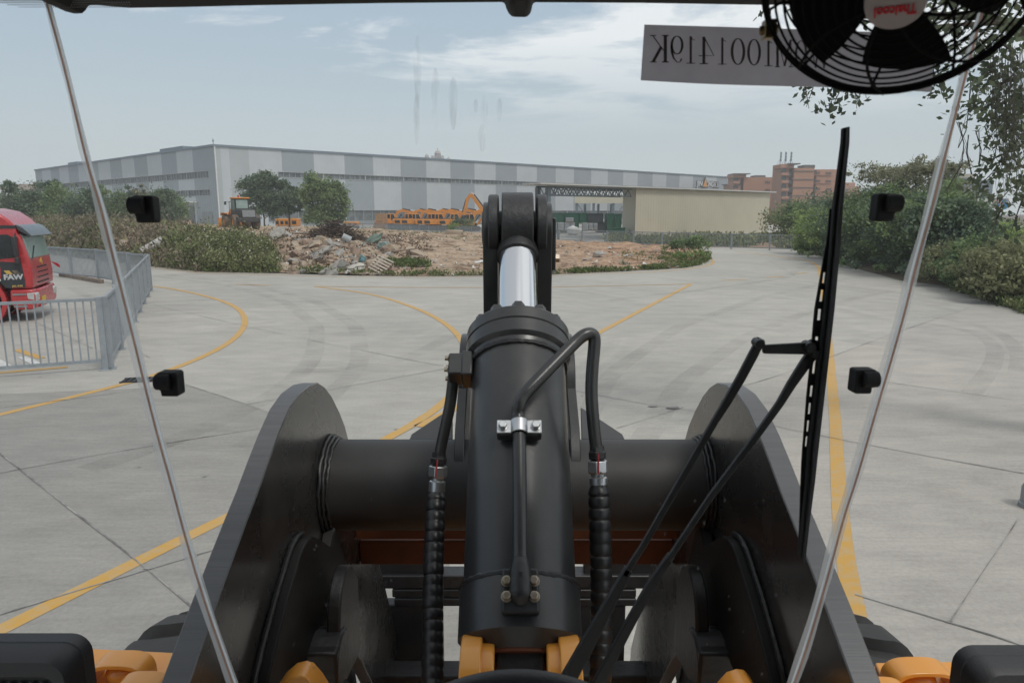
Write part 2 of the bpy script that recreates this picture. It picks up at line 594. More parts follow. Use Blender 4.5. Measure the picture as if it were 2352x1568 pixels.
# ------------------------------------------------------------------ ground
def concrete_nodes():
    """Slab concrete: broad tone patches, brushed streaks, fine speckle and dark rubber arcs."""
    def make(name, base, warm, sweep=True, k=1.0):
        m = bpy.data.materials.new(name)
        m.use_nodes = True
        t = m.node_tree
        p = t.nodes['Principled BSDF']
        p.inputs['Roughness'].default_value = 0.72
        p.inputs['Specular IOR Level'].default_value = 0.35
        c = N(t, 'ShaderNodeTexCoord')

        def noise(scale, det=8, stretch=(1, 1, 1), rot=0.0, rough=0.6):
            mp = N(t, 'ShaderNodeMapping')
            mp.inputs['Scale'].default_value = stretch
            mp.inputs['Rotation'].default_value = (0, 0, rot)
            n = N(t, 'ShaderNodeTexNoise')
            n.inputs['Scale'].default_value = scale
            n.inputs['Detail'].default_value = det
            n.inputs['Roughness'].default_value = rough
            t.links.new(c.outputs['Object'], mp.inputs[0])
            t.links.new(mp.outputs[0], n.inputs['Vector'])
            return n.outputs['Fac']

        def ramp(f, a, b, ca, cb):
            r = N(t, 'ShaderNodeValToRGB')
            r.color_ramp.elements[0].position = a
            r.color_ramp.elements[1].position = b
            r.color_ramp.elements[0].color = (*ca, 1)
            r.color_ramp.elements[1].color = (*cb, 1)
            t.links.new(f, r.inputs['Fac'])
            return r.outputs['Color']

        def mix(a, b, fac=1.0, mode='MULTIPLY'):
            x = N(t, 'ShaderNodeMix', data_type='RGBA', blend_type=mode)
            if isinstance(fac, float):
                x.inputs['Factor'].default_value = fac
            else:
                t.links.new(fac, x.inputs['Factor'])
            t.links.new(a, x.inputs['A'])
            t.links.new(b, x.inputs['B'])
            return x.outputs['Result']

        col = ramp(noise(0.16), 0.3, 0.7, base, warm)
        col = mix(col, ramp(noise(0.9, stretch=(1, 2.2, 1), rot=0.35), 0.34, 0.62, (0.88, 0.88, 0.88), (1.04, 1.04, 1.03)))
        col = mix(col, ramp(noise(5.0, 6, stretch=(0.45, 3.0, 1), rot=0.12), 0.32, 0.62, (0.91, 0.91, 0.91), (1.03, 1.03, 1.03)))
        col = mix(col, ramp(noise(90, 4), 0.35, 0.62, (0.93, 0.93, 0.93), (1.03, 1.03, 1.03)))
        col = mix(col, ramp(noise(22, 6), 0.33, 0.6, (0.90, 0.90, 0.90), (1.02, 1.02, 1.02)))
        bt = N(t, 'ShaderNodeTexBrick')
        bt.offset = 0.0
        bt.inputs['Color1'].default_value = (0.95, 0.95, 0.95, 1)
        bt.inputs['Color2'].default_value = (1.04, 1.035, 1.02, 1)
        bt.inputs['Mortar'].default_value = (0.99, 0.99, 0.99, 1)
        bt.inputs['Scale'].default_value = 1.0
        bt.inputs['Mortar Size'].default_value = 0.004
        bt.inputs['Brick Width'].default_value = 4.5
        bt.inputs['Row Height'].default_value = 4.0
        jv = gd(1014, 849) - gd(567, 929)
        mpb = N(t, 'ShaderNodeMapping')
        mpb.vector_type = 'TEXTURE'
        mpb.inputs['Location'].default_value = tuple(gd(567, 929))
        mpb.inputs['Rotation'].default_value = (0, 0, math.atan2(jv.y, jv.x))
        t.links.new(c.outputs['Object'], mpb.inputs[0])
        t.links.new(mpb.outputs[0], bt.inputs['Vector'])
        col = mix(col, bt.outputs['Color'])
        # oil and damp stains
        col = mix(col, ramp(noise(0.45, 9, rough=0.7), 0.27, 0.40, (0.86, 0.85, 0.84), (1, 1, 1)))
        # small dark spots
        v = N(t, 'ShaderNodeTexVoronoi')
        v.inputs['Scale'].default_value = 0.9
        v.inputs['Randomness'].default_value = 1.0
        t.links.new(c.outputs['Object'], v.inputs['Vector'])
        col = mix(col, ramp(v.outputs['Distance'], 0.012, 0.04, (0.45, 0.44, 0.43), (1, 1, 1)))
        if sweep:
            # rubber arcs left by turning lorries: rings about the turning centre
            cen = gd(395, 742)
            sb = N(t, 'ShaderNodeVectorMath', operation='DISTANCE')
            t.links.new(c.outputs['Object'], sb.inputs[0])
            sb.inputs[1].default_value = (cen.x, cen.y, 0)
            cb = N(t, 'ShaderNodeCombineXYZ')
            t.links.new(sb.outputs['Value'], cb.inputs['X'])
            n = N(t, 'ShaderNodeTexNoise')
            n.inputs['Scale'].default_value = 1.1
            n.inputs['Detail'].default_value = 7
            n.inputs['Roughness'].default_value = 0.75
            t.links.new(cb.outputs[0], n.inputs['Vector'])
            arcs = ramp(n.outputs['Fac'], 0.36, 0.62, (0.80, 0.80, 0.80), (1.02, 1.02, 1.02))
            fac = N(t, 'ShaderNodeMapRange')
            fac.inputs['From Min'].default_value = 0.42
            fac.inputs['From Max'].default_value = 0.6
            t.links.new(noise(0.10, 3), fac.inputs['Value'])
            col = mix(col, arcs, fac.outputs[0])
        t.links.new(col, p.inputs['Base Color'])
        bp = N(t, 'ShaderNodeBump')
        bp.inputs['Strength'].default_value = 0.12
        bp.inputs['Distance'].default_value = 0.01
        t.links.new(noise(30, 5, stretch=(0.5, 2, 1)), bp.inputs['Height'])
        t.links.new(bp.outputs[0], p.inputs['Normal'])
        return m
    return make


_mk = concrete_nodes()
M_concrete = _mk('pale yard concrete', (0.415, 0.398, 0.365), (0.485, 0.463, 0.424))
M_concrete_old = _mk('older grey concrete', (0.285, 0.277, 0.26), (0.355, 0.337, 0.31), sweep=False)
M_concrete_right = _mk('warm brushed concrete', (0.405, 0.38, 0.345), (0.475, 0.44, 0.40), sweep=False)
M_earth = mat('bare tan earth', (0.225, 0.135, 0.08), 0.95, scale=0.8, col2=(0.36, 0.24, 0.155), bump=0.7, bscale=4, edges=(0.35, 0.68))
M_soil = mat('soil and dead weeds', (0.085, 0.068, 0.045), 0.95, scale=1.2, col2=(0.17, 0.12, 0.075), bump=0.6, bscale=4)

mb = MB()
mb.quad((-700, -60, -0.02), (700, -60, -0.02), (700, 900, -0.02), (-700, 900, -0.02))
tag(mb.build('ground', M_soil, smooth=False), kind='structure')
mb = MB()
mb.quad((-160, -12, 0), (120, -12, 0), (120, 190, 0), (-160, 190, 0))
tag(mb.build('concrete_yard', M_concrete, smooth=False), kind='structure')
# older, greyer slab bottom left and the warmer brushed slab bottom right
mb = MB()
pts = [gd(-900, 900), gd(0, 905), gd(300, 893), gd(420, 882), gd(588, 937), gd(760, 994), gd(900, 1060), gd(1000, 1200), gd(1100, 1500)]
pl = [(p.x, p.y, 0.004) for p in pts] + [(0.0, 1.5, 0.004), (-9, 1.5, 0.004)]
mb.quad(*pl)
tag(mb.build('concrete_apron', M_concrete_old, smooth=False), kind='structure')
mb = MB()
pts = [gd(1764, 873), gd(1894, 825.5), gd(2046, 768), gd(2226, 708), gd(2700, 720), gd(3600, 900)]
mb.quad(*[(p.x, p.y, 0.004) for p in pts], (11, 1.0, 0.004), (2.4, 1.0, 0.004), *[(p.x, p.y, 0.004) for p in [gd(1700, 1250)]])
tag(mb.build('concrete_lane', M_concrete_right, smooth=False), kind='structure')


def strip(mb, pix, width, z=0.008, world=None, jag=0.0, seed=1):
    """A flat painted band along a polyline on the ground."""
    rr = random.Random(seed)
    P = world if world else [gd(*p) for p in pix]
    # resample
    Q = []
    for a, b in zip(P[:-1], P[1:]):
        n = max(1, int((b - a).length / 0.6))
        for i in range(n):
            Q.append(a.lerp(b, i / n))
    Q.append(P[-1])
    for _ in range(3 if len(P) > 2 else 0):
        Q = [Q[0]] + [(Q[i - 1] + Q[i] * 2 + Q[i + 1]) / 4 for i in range(1, len(Q) - 1)] + [Q[-1]]
    L = []
    for i, q in enumerate(Q):
        t = (Q[min(i + 1, len(Q) - 1)] - Q[max(i - 1, 0)]).normalized()
        nrm = Vector((-t.y, t.x, 0))
        q = q + nrm * (rr.uniform(-jag, jag) if jag else 0)
        ww = width * (1 + (rr.uniform(-0.5, 0.9) if jag else 0))
        L.append((q + nrm * ww / 2, q - nrm * ww / 2))
    vs = []
    for a, b in L:
        vs += [(a.x, a.y, z), (b.x, b.y, z)]
    mb.add(vs, [(2 * i, 2 * i + 1, 2 * i + 3, 2 * i + 2) for i in range(len(L) - 1)])


LW = 0.17
yl = [
    [(-60, 967), (0, 952), (100, 929), (225, 897), (312, 876.6), (345, 868), (400, 848), (467, 821.6), (525, 791), (558, 759), (567, 738),
     (552, 711), (520, 694), (462, 677), (400, 664), (350, 656.6), (300, 651)],
    [(-60, 1478), (15, 1443), (125, 1383), (250, 1323), (375, 1261), (520, 1187), (700, 1102), (879, 1014), (942, 984), (1000, 948), (1057, 892),
     (1076, 850), (1076, 812), (1058, 774), (1026, 744), (976, 716), (909, 691), (849, 674.5), (784, 665.5), (722, 657.5)],
    [(1588, 652), (1476, 711), (1376, 764), (1250, 832), (1054, 934), (960, 980)],
    [(1690, 577.5), (1764, 586), (1826, 594.6), (1864, 601.5), (1880, 612), (1886, 640), (1893, 700), (1904, 790), (1911, 883), (1920, 983), (1924, 1098), (1934, 1238),
     (1941, 1301), (1956, 1363), (1968, 1430), (1990, 1540)],
    [(37, 803), (96, 823)], [(-40, 860), (0, 856.6), (80, 849.5), (156, 843)],
    [(1658, 644.3), (1715, 642)], [(1760, 637.5), (1800, 634.5)], [(1829, 629), (1853, 626)], [(541, 653), (619, 655.4)],
]
mb = MB()
for k, l in enumerate(yl):
    strip(mb, l, LW, seed=k)
strip(mb, [(722, 657.5), (976, 660.8), (1261, 659.5), (1564, 653), (1588, 652)], 0.12, z=0.0095)
strip(mb, [(1400, 628.5), (1493, 625.5), (1568, 619), (1613, 613.5), (1634, 607.5), (1641, 601), (1630, 594), (1612, 586), (1580, 579)], 0.15, seed=4)
strip(mb, [(347, 615), (475, 628), (619, 631), (809, 637), (959, 637.6), (1111, 636), (1261, 634.5), (1400, 628.5)], 0.10, seed=5)
tag(mb.build('road_markings', M_yellow_line, smooth=False), kind='structure')
mb = MB()
for poly in ([(41, 821), (60, 819), (102, 837), (80, 841)], [(-30, 822), (2, 826), (35, 844), (0, 847)]):
    mb.quad(*[(p.x, p.y, 0.008) for p in (gd(*q) for q in poly)])
tag(mb.build('crossing_markings', M_white_line, smooth=False), kind='structure')
mb = MB()
jl = [
    [(-90, 966), (0, 1043.6), (40, 1076), (157.5, 1166), (337.5, 1307), (440, 1392)],
    [(-90, 1105), (5, 1083.6), (225, 1043.6), (362, 1021), (588, 986), (720, 966)],
    [(-90, 1441), (0, 1412), (140, 1368.6), (337.5, 1307), (520, 1256)],
    [(-60, 944), (0, 937), (165, 917), (325, 900), (420, 882)],
    [(420, 882), (500, 907), (588, 937), (690, 968)],
    [(827, 804), (930, 826), (1017, 841)], [(1060, 840), (1014, 849), (762, 894), (567, 929)],
    [(1250, 884), (1311, 896.6), (1416, 917), (1516, 935), (1558, 940), (1620, 948)], [(1570, 936), (1416, 984)],
    [(1700, 962), (1789, 984), (2060, 1036), (2352, 1088)], [(1640, 828), (1896, 858), (2352, 923)], [(1700, 748), (2039, 798), (2352, 832)],
    [(1640, 904), (1764, 873), (1894, 825.5), (2046, 768), (2226, 708)],
    [(1964, 1366), (2184, 1428.5), (2326, 1476), (2400, 1500)], [(2339, 1192), (2184, 1428.5)],
    [(240, 779), (300, 797), (345, 822)], [(350, 700), (575, 752), (800, 800)], [(1545, 640), (1700, 672), (1900, 710)], [(1742, 583), (1826, 634)],
    [(60, 730), (212, 800)],
]
for k, l in enumerate(jl):
    strip(mb, l, 0.013 if k < 14 and k not in (5, 6, 10, 11) else 0.010, z=0.0125, jag=0.005, seed=k + 30)
# a worn joint corner and scaling
for (x, y, a, b) in ((1545, 938, 16, 2.4), (338, 1307, 9, 2.2), (2180, 1430, 9, 2.5), (1500, 934, 12, 1.4), (268, 797, 9, 2), (1310, 800, 16, 3)):
    q = [gd(x + a * math.cos(t), y + b * math.sin(t) + 0.6 * math.cos(5 * t)) for t in np.linspace(0, 2 * PI, 10)[:-1]]
    mb.quad(*[(p.x, p.y, 0.0135) for p in q])
tag(mb.build('pavement_joints', M_joint, smooth=False), kind='structure')

# dark rubber arcs left by turning machines
mb = MB()
for k, (l, wd) in enumerate([
        ([(350, 634), (520, 655), (650, 690), (730, 750), (720, 830), (640, 905), (470, 990), (200, 1080)], 0.42), ([(350, 628), (560, 650), (720, 690), (820, 750), (830, 840), (740, 930), (560, 1030)], 0.42),
        ([(2110, 742), (2190, 748), (2255, 768), (2290, 800), (2280, 845), (2230, 905)], 0.35), ([(2150, 730), (2235, 742), (2310, 770), (2345, 815), (2335, 870)], 0.35),
        ([(1320, 1010), (1400, 860), (1560, 750), (1760, 680), (1950, 640)], 0.4), ([(1480, 1010), (1560, 880), (1720, 770), (1900, 700), (2050, 668)], 0.4),
        ([(600, 850), (760, 860), (930, 830), (1040, 770)], 0.4), ([(1400, 690), (1600, 668), (1800, 640), (1850, 610)], 0.45), ([(160, 660), (220, 690), (230, 740), (150, 800)], 0.35)]):
    strip(mb, l, wd, z=0.0145 + k * 0.0008, seed=k)
tag(mb.build('tyre_marks', film_mat('rubber marks', (0.07, 0.07, 0.07), 0.13, 0.9, 0.36, 0.80, (1, 1, 1), 0.0), smooth=False), kind='structure')

# drain grate
p0 = gd(335, 873)
t = thing('drain_grate', (p0.x, p0.y, 0.016), 'black slotted drain grate set across the yellow curve near the fence', 'drain grate', rz=R(12))
mb = MB()
for k in range(9):
    mb.box((-0.36 + k * 0.09, 0, 0.006), (0.035, 0.30, 0.012))
mb.box((0, 0.17, 0.006), (0.84, 0.03, 0.013)); mb.box((0, -0.17, 0.006), (0.84, 0.03, 0.013))
mb.build('grating', M_cast, t)
mb = MB(); mb.box((0, 0, -0.004), (0.84, 0.36, 0.004)); mb.build('drain_pit', M_interior, t)

# ------------------------------------------------------------------ rubble hill
def lerp_tab(x, tab):
    return float(np.interp(x, [a for a, _ in tab], [b for _, b in tab]))


NEAR = [(-700, 548), (-200, 562), (0, 573), (110, 583), (230, 597), (347, 611), (475, 624.6), (619, 627), (809, 633), (959, 634.6), (1111, 633), (1261, 631), (1401, 624.6), (1501, 619.6), (1568, 615.5), (1605, 609), (1622, 601), (1629, 593)]
EMAX = [(-700, 2.1), (100, 2.1), (380, 2.0), (470, 1.55), (560, 1.3), (700, 1.2), (850, 0.95), (1000, 0.62), (1150, 0.5), (1400, 0.45), (1560, 0.35), (1629, 0.05)]
FARD = [(-700, 108), (300, 100), (560, 104), (760, 108), (900, 106), (1110, 98), (1200, 84), (1271, 74), (1400, 70), (1600, 63.5), (1629, 58)]
rngT = np.random.default_rng(5)


def vnoise(x, y, s):
    """Small smooth value noise from sines."""
    return (math.sin(x * 1.3 * s + 1.7) * math.cos(y * 1.1 * s - 0.6) + 0.6 * math.sin(x * 2.7 * s - y * 1.9 * s + 2.1)
            + 0.4 * math.sin(y * 4.1 * s + x * 0.7 * s) + 0.3 * math.cos(x * 5.3 * s + y * 3.3 * s)) / 2.3


def hill_point(u, tt):
    a = gd(u, lerp_tab(u, NEAR))
    fd = max(lerp_tab(u, FARD), a.y + 1.0)
    b = at(u, 500, fd)
    p = a.lerp(Vector((b.x, b.y, 0)), tt)
    d = p.y - a.y
    E = lerp_tab(u, EMAX)
    rise = 1 - math.exp(-max(0, d) / (4.5 if u < 420 else (6.0 if u < 620 else 7.5)))
    back = min(1.0, (1 - tt) * 6.0)
    amp = (0.10 + 0.16 * rise) * min(1, d / 2.0) * back
    z = E * rise * (0.35 + 0.65 * back) + amp * vnoise(p.x, p.y, 0.55) + 0.5 * amp * vnoise(p.x + 31, p.y - 7, 1.7)
    if 610 < u < 910:   # the tipped pile of broken concrete and stumps
        z += 0.55 * math.exp(-((u - 760) / 95) ** 2) * math.exp(-((d - 9) / 6.5) ** 2)
    p.z = max(0.0, z) + 0.02
    return p


us = list(np.linspace(-700, 300, 60)) + list(np.linspace(306, 1629, 260))
ts = list(np.linspace(0, 1, 90) ** 1.5)
V = []
for u in us:
    for tt in ts:
        V.append(tuple(hill_point(u, tt)))
nu, nts = len(us), len(ts)
F = [(i * nts + j, (i + 1) * nts + j, (i + 1) * nts + j + 1, i * nts + j + 1) for i in range(nu - 1) for j in range(nts - 1)]
m = bpy.data.materials.new('tipped earth')
m.use_nodes = True
t_ = m.node_tree
p_ = t_.nodes['Principled BSDF']
p_.inputs['Roughness'].default_value = 0.95
p_.inputs['Specular IOR Level'].default_value = 0.1
c_ = N(t_, 'ShaderNodeTexCoord')


def _n(scale, det=8, st=(1, 1, 1)):
    mp = N(t_, 'ShaderNodeMapping'); mp.inputs['Scale'].default_value = st
    n = N(t_, 'ShaderNodeTexNoise'); n.inputs['Scale'].default_value = scale; n.inputs['Detail'].default_value = det; n.inputs['Roughness'].default_value = 0.65
    t_.links.new(c_.outputs['Object'], mp.inputs[0]); t_.links.new(mp.outputs[0], n.inputs['Vector'])
    return n.outputs['Fac']


r_ = N(t_, 'ShaderNodeValToRGB')
r_.color_ramp.elements[0].position = 0.36; r_.color_ramp.elements[0].color = (0.20, 0.135, 0.09, 1)
r_.color_ramp.elements[1].position = 0.62; r_.color_ramp.elements[1].color = (0.52, 0.40, 0.295, 1)
e_ = r_.color_ramp.elements.new(0.47); e_.color = (0.385, 0.285, 0.205, 1)
t_.links.new(_n(0.55, 9, (1, 1.6, 1)), r_.inputs['Fac'])
r2 = N(t_, 'ShaderNodeValToRGB')     # redder clay towards the right
r2.color_ramp.elements[0].position = 0.0; r2.color_ramp.elements[0].color = (1, 1, 1, 1)
r2.color_ramp.elements[1].position = 1.0; r2.color_ramp.elements[1].color = (1.0, 0.88, 0.82, 1)
sx = N(t_, 'ShaderNodeSeparateXYZ'); t_.links.new(c_.outputs['Object'], sx.inputs[0])
mr_ = N(t_, 'ShaderNodeMapRange'); mr_.inputs['From Min'].default_value = 0; mr_.inputs['From Max'].default_value = 8
t_.links.new(sx.outputs['X'], mr_.inputs['Value']); t_.links.new(mr_.outputs[0], r2.inputs['Fac'])
mm = N(t_, 'ShaderNodeMix', data_type='RGBA', blend_type='MULTIPLY'); mm.inputs['Factor'].default_value = 1
t_.links.new(r_.outputs[0], mm.inputs['A']); t_.links.new(r2.outputs[0], mm.inputs['B'])
r3 = N(t_, 'ShaderNodeValToRGB')
r3.color_ramp.elements[0].position = 0.35; r3.color_ramp.elements[0].color = (0.6, 0.6, 0.6, 1)
r3.color_ramp.elements[1].position = 0.6; r3.color_ramp.elements[1].color = (1.1, 1.1, 1.1, 1)
t_.links.new(_n(5, 6), r3.inputs['Fac'])
m3 = N(t_, 'ShaderNodeMix', data_type='RGBA', blend_type='MULTIPLY'); m3.inputs['Factor'].default_value = 1
t_.links.new(mm.outputs['Result'], m3.inputs['A']); t_.links.new(r3.outputs[0], m3.inputs['B'])
t_.links.new(m3.outputs['Result'], p_.inputs['Base Color'])
b_ = N(t_, 'ShaderNodeBump'); b_.inputs['Strength'].default_value = 0.9; b_.inputs['Distance'].default_value = 0.15
t_.links.new(_n(2.6, 9), b_.inputs['Height']); t_.links.new(b_.outputs[0], p_.inputs['Normal'])
tag(rawmesh('dirt_hill', V, F, m, smooth=True), kind='structure')


def hill_at(u, y):
    """Point of the hill seen at pixel (u, y): march back from the near edge."""
    best, bd = None, 1e9
    for tt in np.linspace(0, 1, 160):
        p = hill_point(u, tt)
        d_ = Vector((p.x, p.y, p.z - H))
        zc = d_.y * CP - d_.z * SP
        yy = CY + FPX * (-(d_.z * CP + d_.y * SP)) / zc
        if abs(yy - y) < bd:
            bd, best = abs(yy - y), p
    return best



# ------------------------------------------------------------------ hazy air
S.cycles.volume_bounces = 2
mh = bpy.data.materials.new('hazy air')
mh.use_nodes = True
mh.node_tree.nodes.clear()
ho = N(mh.node_tree, 'ShaderNodeOutputMaterial')
hv = N(mh.node_tree, 'ShaderNodeVolumePrincipled')
hv.inputs['Color'].default_value = (0.90, 0.95, 1.0, 1)
hv.inputs['Density'].default_value = 0.00068
mh.node_tree.links.new(hv.outputs[0], ho.inputs['Volume'])
mb = MB(); mb.box((0, 420, 31.5), (1440, 1000, 65))
tag(mb.build('haze', mh, smooth=False), kind='stuff')

# ------------------------------------------------------------------ weeds and grass
M_weed = mat('green weeds', (0.10, 0.14, 0.05), 0.8, scale=0.6, col2=(0.26, 0.265, 0.13), island=0.6, trans=0.25, spec=0.2)
M_dry = mat('dry brown weeds', (0.14, 0.125, 0.09), 0.9, scale=0.35, col2=(0.28, 0.235, 0.17), island=0.4, trans=0.15, spec=0.1)
M_grass = mat('short grass', (0.09, 0.135, 0.045), 0.8, scale=2, col2=(0.17, 0.20, 0.075), island=0.4, trans=0.25, spec=0.2)
M_flower = mat('white weed flowers', (0.6, 0.6, 0.52), 0.8, var=0.05)
rng = np.random.default_rng(11)


def hill_scatter(n, ulo, uhi, keep, tpow=1.5, tmax=0.9):
    out = []
    while len(out) < n:
        u = rng.uniform(ulo, uhi)
        tt = (rng.random() ** tpow) * tmax
        p = hill_point(u, tt)
        if keep(u, p, tt):
            out.append((p.x, p.y, p.z))
    return np.array(out)


def stems(P, hgt, size, rng, per=5, spread=0.25, ns='up'):
    """Leafy stalks: PER leaves up each stalk standing on the points P."""
    n = len(P)
    Q = np.repeat(P, per, axis=0)
    k = np.tile(np.arange(1, per + 1) / per, n)
    hh = np.repeat(hgt * (0.5 + rng.random(n)), per) * k
    lean = np.repeat(rng.normal(size=(n, 2)) * 0.25, per, axis=0)
    Q = Q + np.stack([lean[:, 0] * hh, lean[:, 1] * hh, hh], axis=1) + rng.normal(size=(n * per, 3)) * spread * np.array([1, 1, 0.4]) * size
    d = np.stack([lean[:, 0], lean[:, 1], np.ones(n * per)], axis=1)
    return leaf_quads(Q, size, rng, up=0.0, aspect=0.42, dirs=d + rng.normal(size=d.shape) * 0.8)


def pick(nmod):
    return lambda u, p, tt: vnoise(p.x, p.y, 0.35) + 0.5 * vnoise(p.x, p.y, 1.1) + nmod > rng.normal() * 0.4


# the weedy bank on the left
P = hill_scatter(6200, -260, 470, lambda u, p, tt: (p.y - gd(u, lerp_tab(u, NEAR)).y) < 24 and vnoise(p.x, p.y, 0.4) > -0.4 + rng.normal() * 0.3, 1.6)
hv_ = np.array([0.14 + 0.75 * max(0.0, vnoise(q[0] * 1.3, q[1] * 1.3, 0.7) + 0.35) for q in P])
V, F = stems(P, hv_, 0.26, rng, per=6, spread=0.9)
tag(rawmesh('dry_weeds', V, F, M_dry), 'brown dry weeds covering the high bank behind the red truck', 'weeds', kind='stuff')
P = hill_scatter(2600, -260, 470, lambda u, p, tt: vnoise(p.x + 9, p.y, 0.3) > 0.15 + rng.normal() * 0.3 and (p.y - gd(u, lerp_tab(u, NEAR)).y) < 22, 1.6)
V, F = stems(P, 0.38, 0.28, rng, per=5, spread=0.9)
P2 = hill_scatter(5200, 395, 640, lambda u, p, tt: (p.y - gd(u, lerp_tab(u, NEAR)).y) < lerp_tab(u, [(395, 3), (440, 9), (560, 12), (610, 8), (640, 1)]) * (0.75 + 0.5 * rng.random()), 1.0, 0.3)
hv_ = np.array([0.3 + 0.62 * max(0.0, vnoise(q[0] * 1.5, q[1] * 1.5, 0.8) + 0.4) for q in P2])
V2, F2 = stems(P2, hv_, 0.17, rng, per=9, spread=0.8)
tag(rawmesh('green_weeds', np.vstack([V, V2]), np.vstack([F, F2 + len(V)]), M_weed), 'lush green weeds in a mound at the corner of the rubble plot', 'weeds', kind='stuff')
P6 = P2[rng.integers(0, len(P2), 700)]
V6, F6 = stems(P6, 0.75, 0.15, rng, per=6, spread=0.9)
tag(rawmesh('dry_stalks', V6, F6, M_dry), 'dry brownish stalks standing among the lush green weed mound', 'weeds', kind='stuff')
fl = P2[rng.integers(0, len(P2), 420)] + np.stack([rng.normal(size=420) * 0.1, rng.normal(size=420) * 0.1, 0.5 + 0.55 * rng.random(420)], 1)
V, F = leaf_quads(fl, 0.075, rng, up=2, aspect=1.0)
tag(rawmesh('weed_flowers', V, F, M_flower), 'tiny white flowers dotted over the green weed mound', 'flowers', kind='stuff')
# thin grass along the kerbless edge and in patches
P = hill_scatter(1500, 330, 1629, lambda u, p, tt: (p.y - gd(u, lerp_tab(u, NEAR)).y) < 0.25 + 1.1 * max(0, vnoise(p.x, p.y, 0.7)) and vnoise(p.x, p.y, 1.6) > -0.3, 1.0, 0.06)
P1 = hill_scatter(800, 885, 985, lambda u, p, tt: abs(p.y - gd(u, lerp_tab(u, NEAR)).y - 3.5) < 2.2 * max(0, 0.4 + vnoise(p.x, p.y, 0.4)), 1.0, 0.12)
P3 = hill_scatter(700, 1430, 1625, lambda u, p, tt: vnoise(p.x, p.y, 0.6) + (0.3 if u > 1520 else -0.5) > 0.0 + 0.4 * rng.normal(), 1.0, 0.4)
P4 = hill_scatter(700, 700, 1110, lambda u, p, tt: tt > 0.5 and vnoise(p.x, p.y, 0.3) > 0.2, 0.7, 0.95)
V, F = stems(np.vstack([P, P1, P3, P4]), 0.16, 0.15, rng, per=4, spread=0.7)
tag(rawmesh('grass', V, F, M_grass), 'short green grass along the edge of the rubble plot', 'grass', kind='stuff')


# ------------------------------------------------------------------ trees and bushes
def leaf_mat(name, dark, light, isl=0.26):
    k = 1.5
    return mat(name, tuple(v * k for v in dark), 0.65, scale=0.6, col2=tuple(v * k * 1.25 for v in light), edges=(0.38, 0.64), island=isl, trans=0.36, spec=0.25)


L_dark = leaf_mat('dark tree leaves', (0.058, 0.085, 0.062), (0.115, 0.150, 0.085))
L_mid = leaf_mat('mid green leaves', (0.075, 0.115, 0.055), (0.165, 0.205, 0.09))
L_light = leaf_mat('yellow green leaves', (0.11, 0.16, 0.05), (0.21, 0.26, 0.10))
L_grey = leaf_mat('greyish sparse leaves', (0.11, 0.115, 0.075), (0.19, 0.19, 0.125))
L_olive = leaf_mat('olive weeds', (0.11, 0.118, 0.06), (0.19, 0.185, 0.10))
L_ficus = leaf_mat('ficus leaves', (0.04, 0.052, 0.04), (0.085, 0.1, 0.062), 0.3)


def crown_points(rng, c, rad, K, per, spread=0.33, lift=0.0, hollow=0.55):
    """Leaf clump centres on an uneven shell round C, leaves gathered round each."""
    out = []
    for k in range(K):
        d = rng.normal(size=3)
        d /= np.linalg.norm(d)
        if d[2] < -0.55:
            d[2] *= -0.4
        rr = hollow + (1 - hollow) * rng.random() ** 0.6
        q = np.array(c) + d * np.array(rad) * rr * (0.82 + 0.36 * rng.random())
        q[2] += lift * (q[0] - c[0]) ** 2
        s = spread * min(rad) * (0.55 + 0.75 * rng.random())
        m = int(per * (0.6 + 0.8 * rng.random()))
        out.append(q + rng.normal(size=(m, 3)) * s * np.array([1, 1, 0.62]))
    return np.vstack(out)


def tree(name, loc, hgt, rad, lm, label, cat='tree', group=None, K=46, per=60, leaf=0.28, trunk_r=0.14, seed=0, bole=0.28, spread=0.3,
         lobes=None, hollow=0.5, multi=1, aspect=0.55):
    rg = np.random.default_rng(seed)
    t = thing(name, loc, label, cat, group)
    ch = hgt * (1 - bole) / 2
    if lobes is None:
        lobes = [((0, 0, hgt - ch), (rad, rad, ch), 1.0)]
    pts = []
    for (c, r, f) in lobes:
        pts.append(crown_points(rg, c, r, max(4, int(K * f)), per, spread, hollow=hollow))
    Pn = np.vstack(pts)
    Pn[:, 2] = np.maximum(Pn[:, 2], 0.06)
    V, F = leaf_quads(Pn, leaf, rg, up=0.6, aspect=aspect)
    rawmesh('crown', V, F, lm, parent=t)
    mbt = MB()
    for q in range(multi):
        a = rg.uniform(0, 2 * PI)
        ox = 0 if multi == 1 else 0.25 * rg.normal()
        mbt.tube([(ox, ox * 0.4, -0.1), (ox * 1.3 + 0.05, 0.03, hgt * bole), (ox * 1.6 + rg.normal() * 0.1, 0, hgt * 0.62), (ox * 2, 0, hgt * 0.9)],
                 [trunk_r, trunk_r * 0.8, trunk_r * 0.45, trunk_r * 0.15], 8)
        for k in range(6):
            z0 = hgt * (bole + 0.08 * k)
            a = rg.uniform(0, 2 * PI)
            L = rad * (0.9 - 0.08 * k)
            mbt.tube([(ox, 0, z0), (ox + math.cos(a) * L * 0.5, math.sin(a) * L * 0.5, z0 + L * 0.38), (ox + math.cos(a) * L, math.sin(a) * L, z0 + L * 0.8)],
                     [trunk_r * 0.42, trunk_r * 0.3, trunk_r * 0.1], 6)
    mbt.build('trunk', M_bark, t)
    return t


def base_at(x, y, D, h=0.0):
    p = at(x, y, D)
    return (p.x, p.y, h)


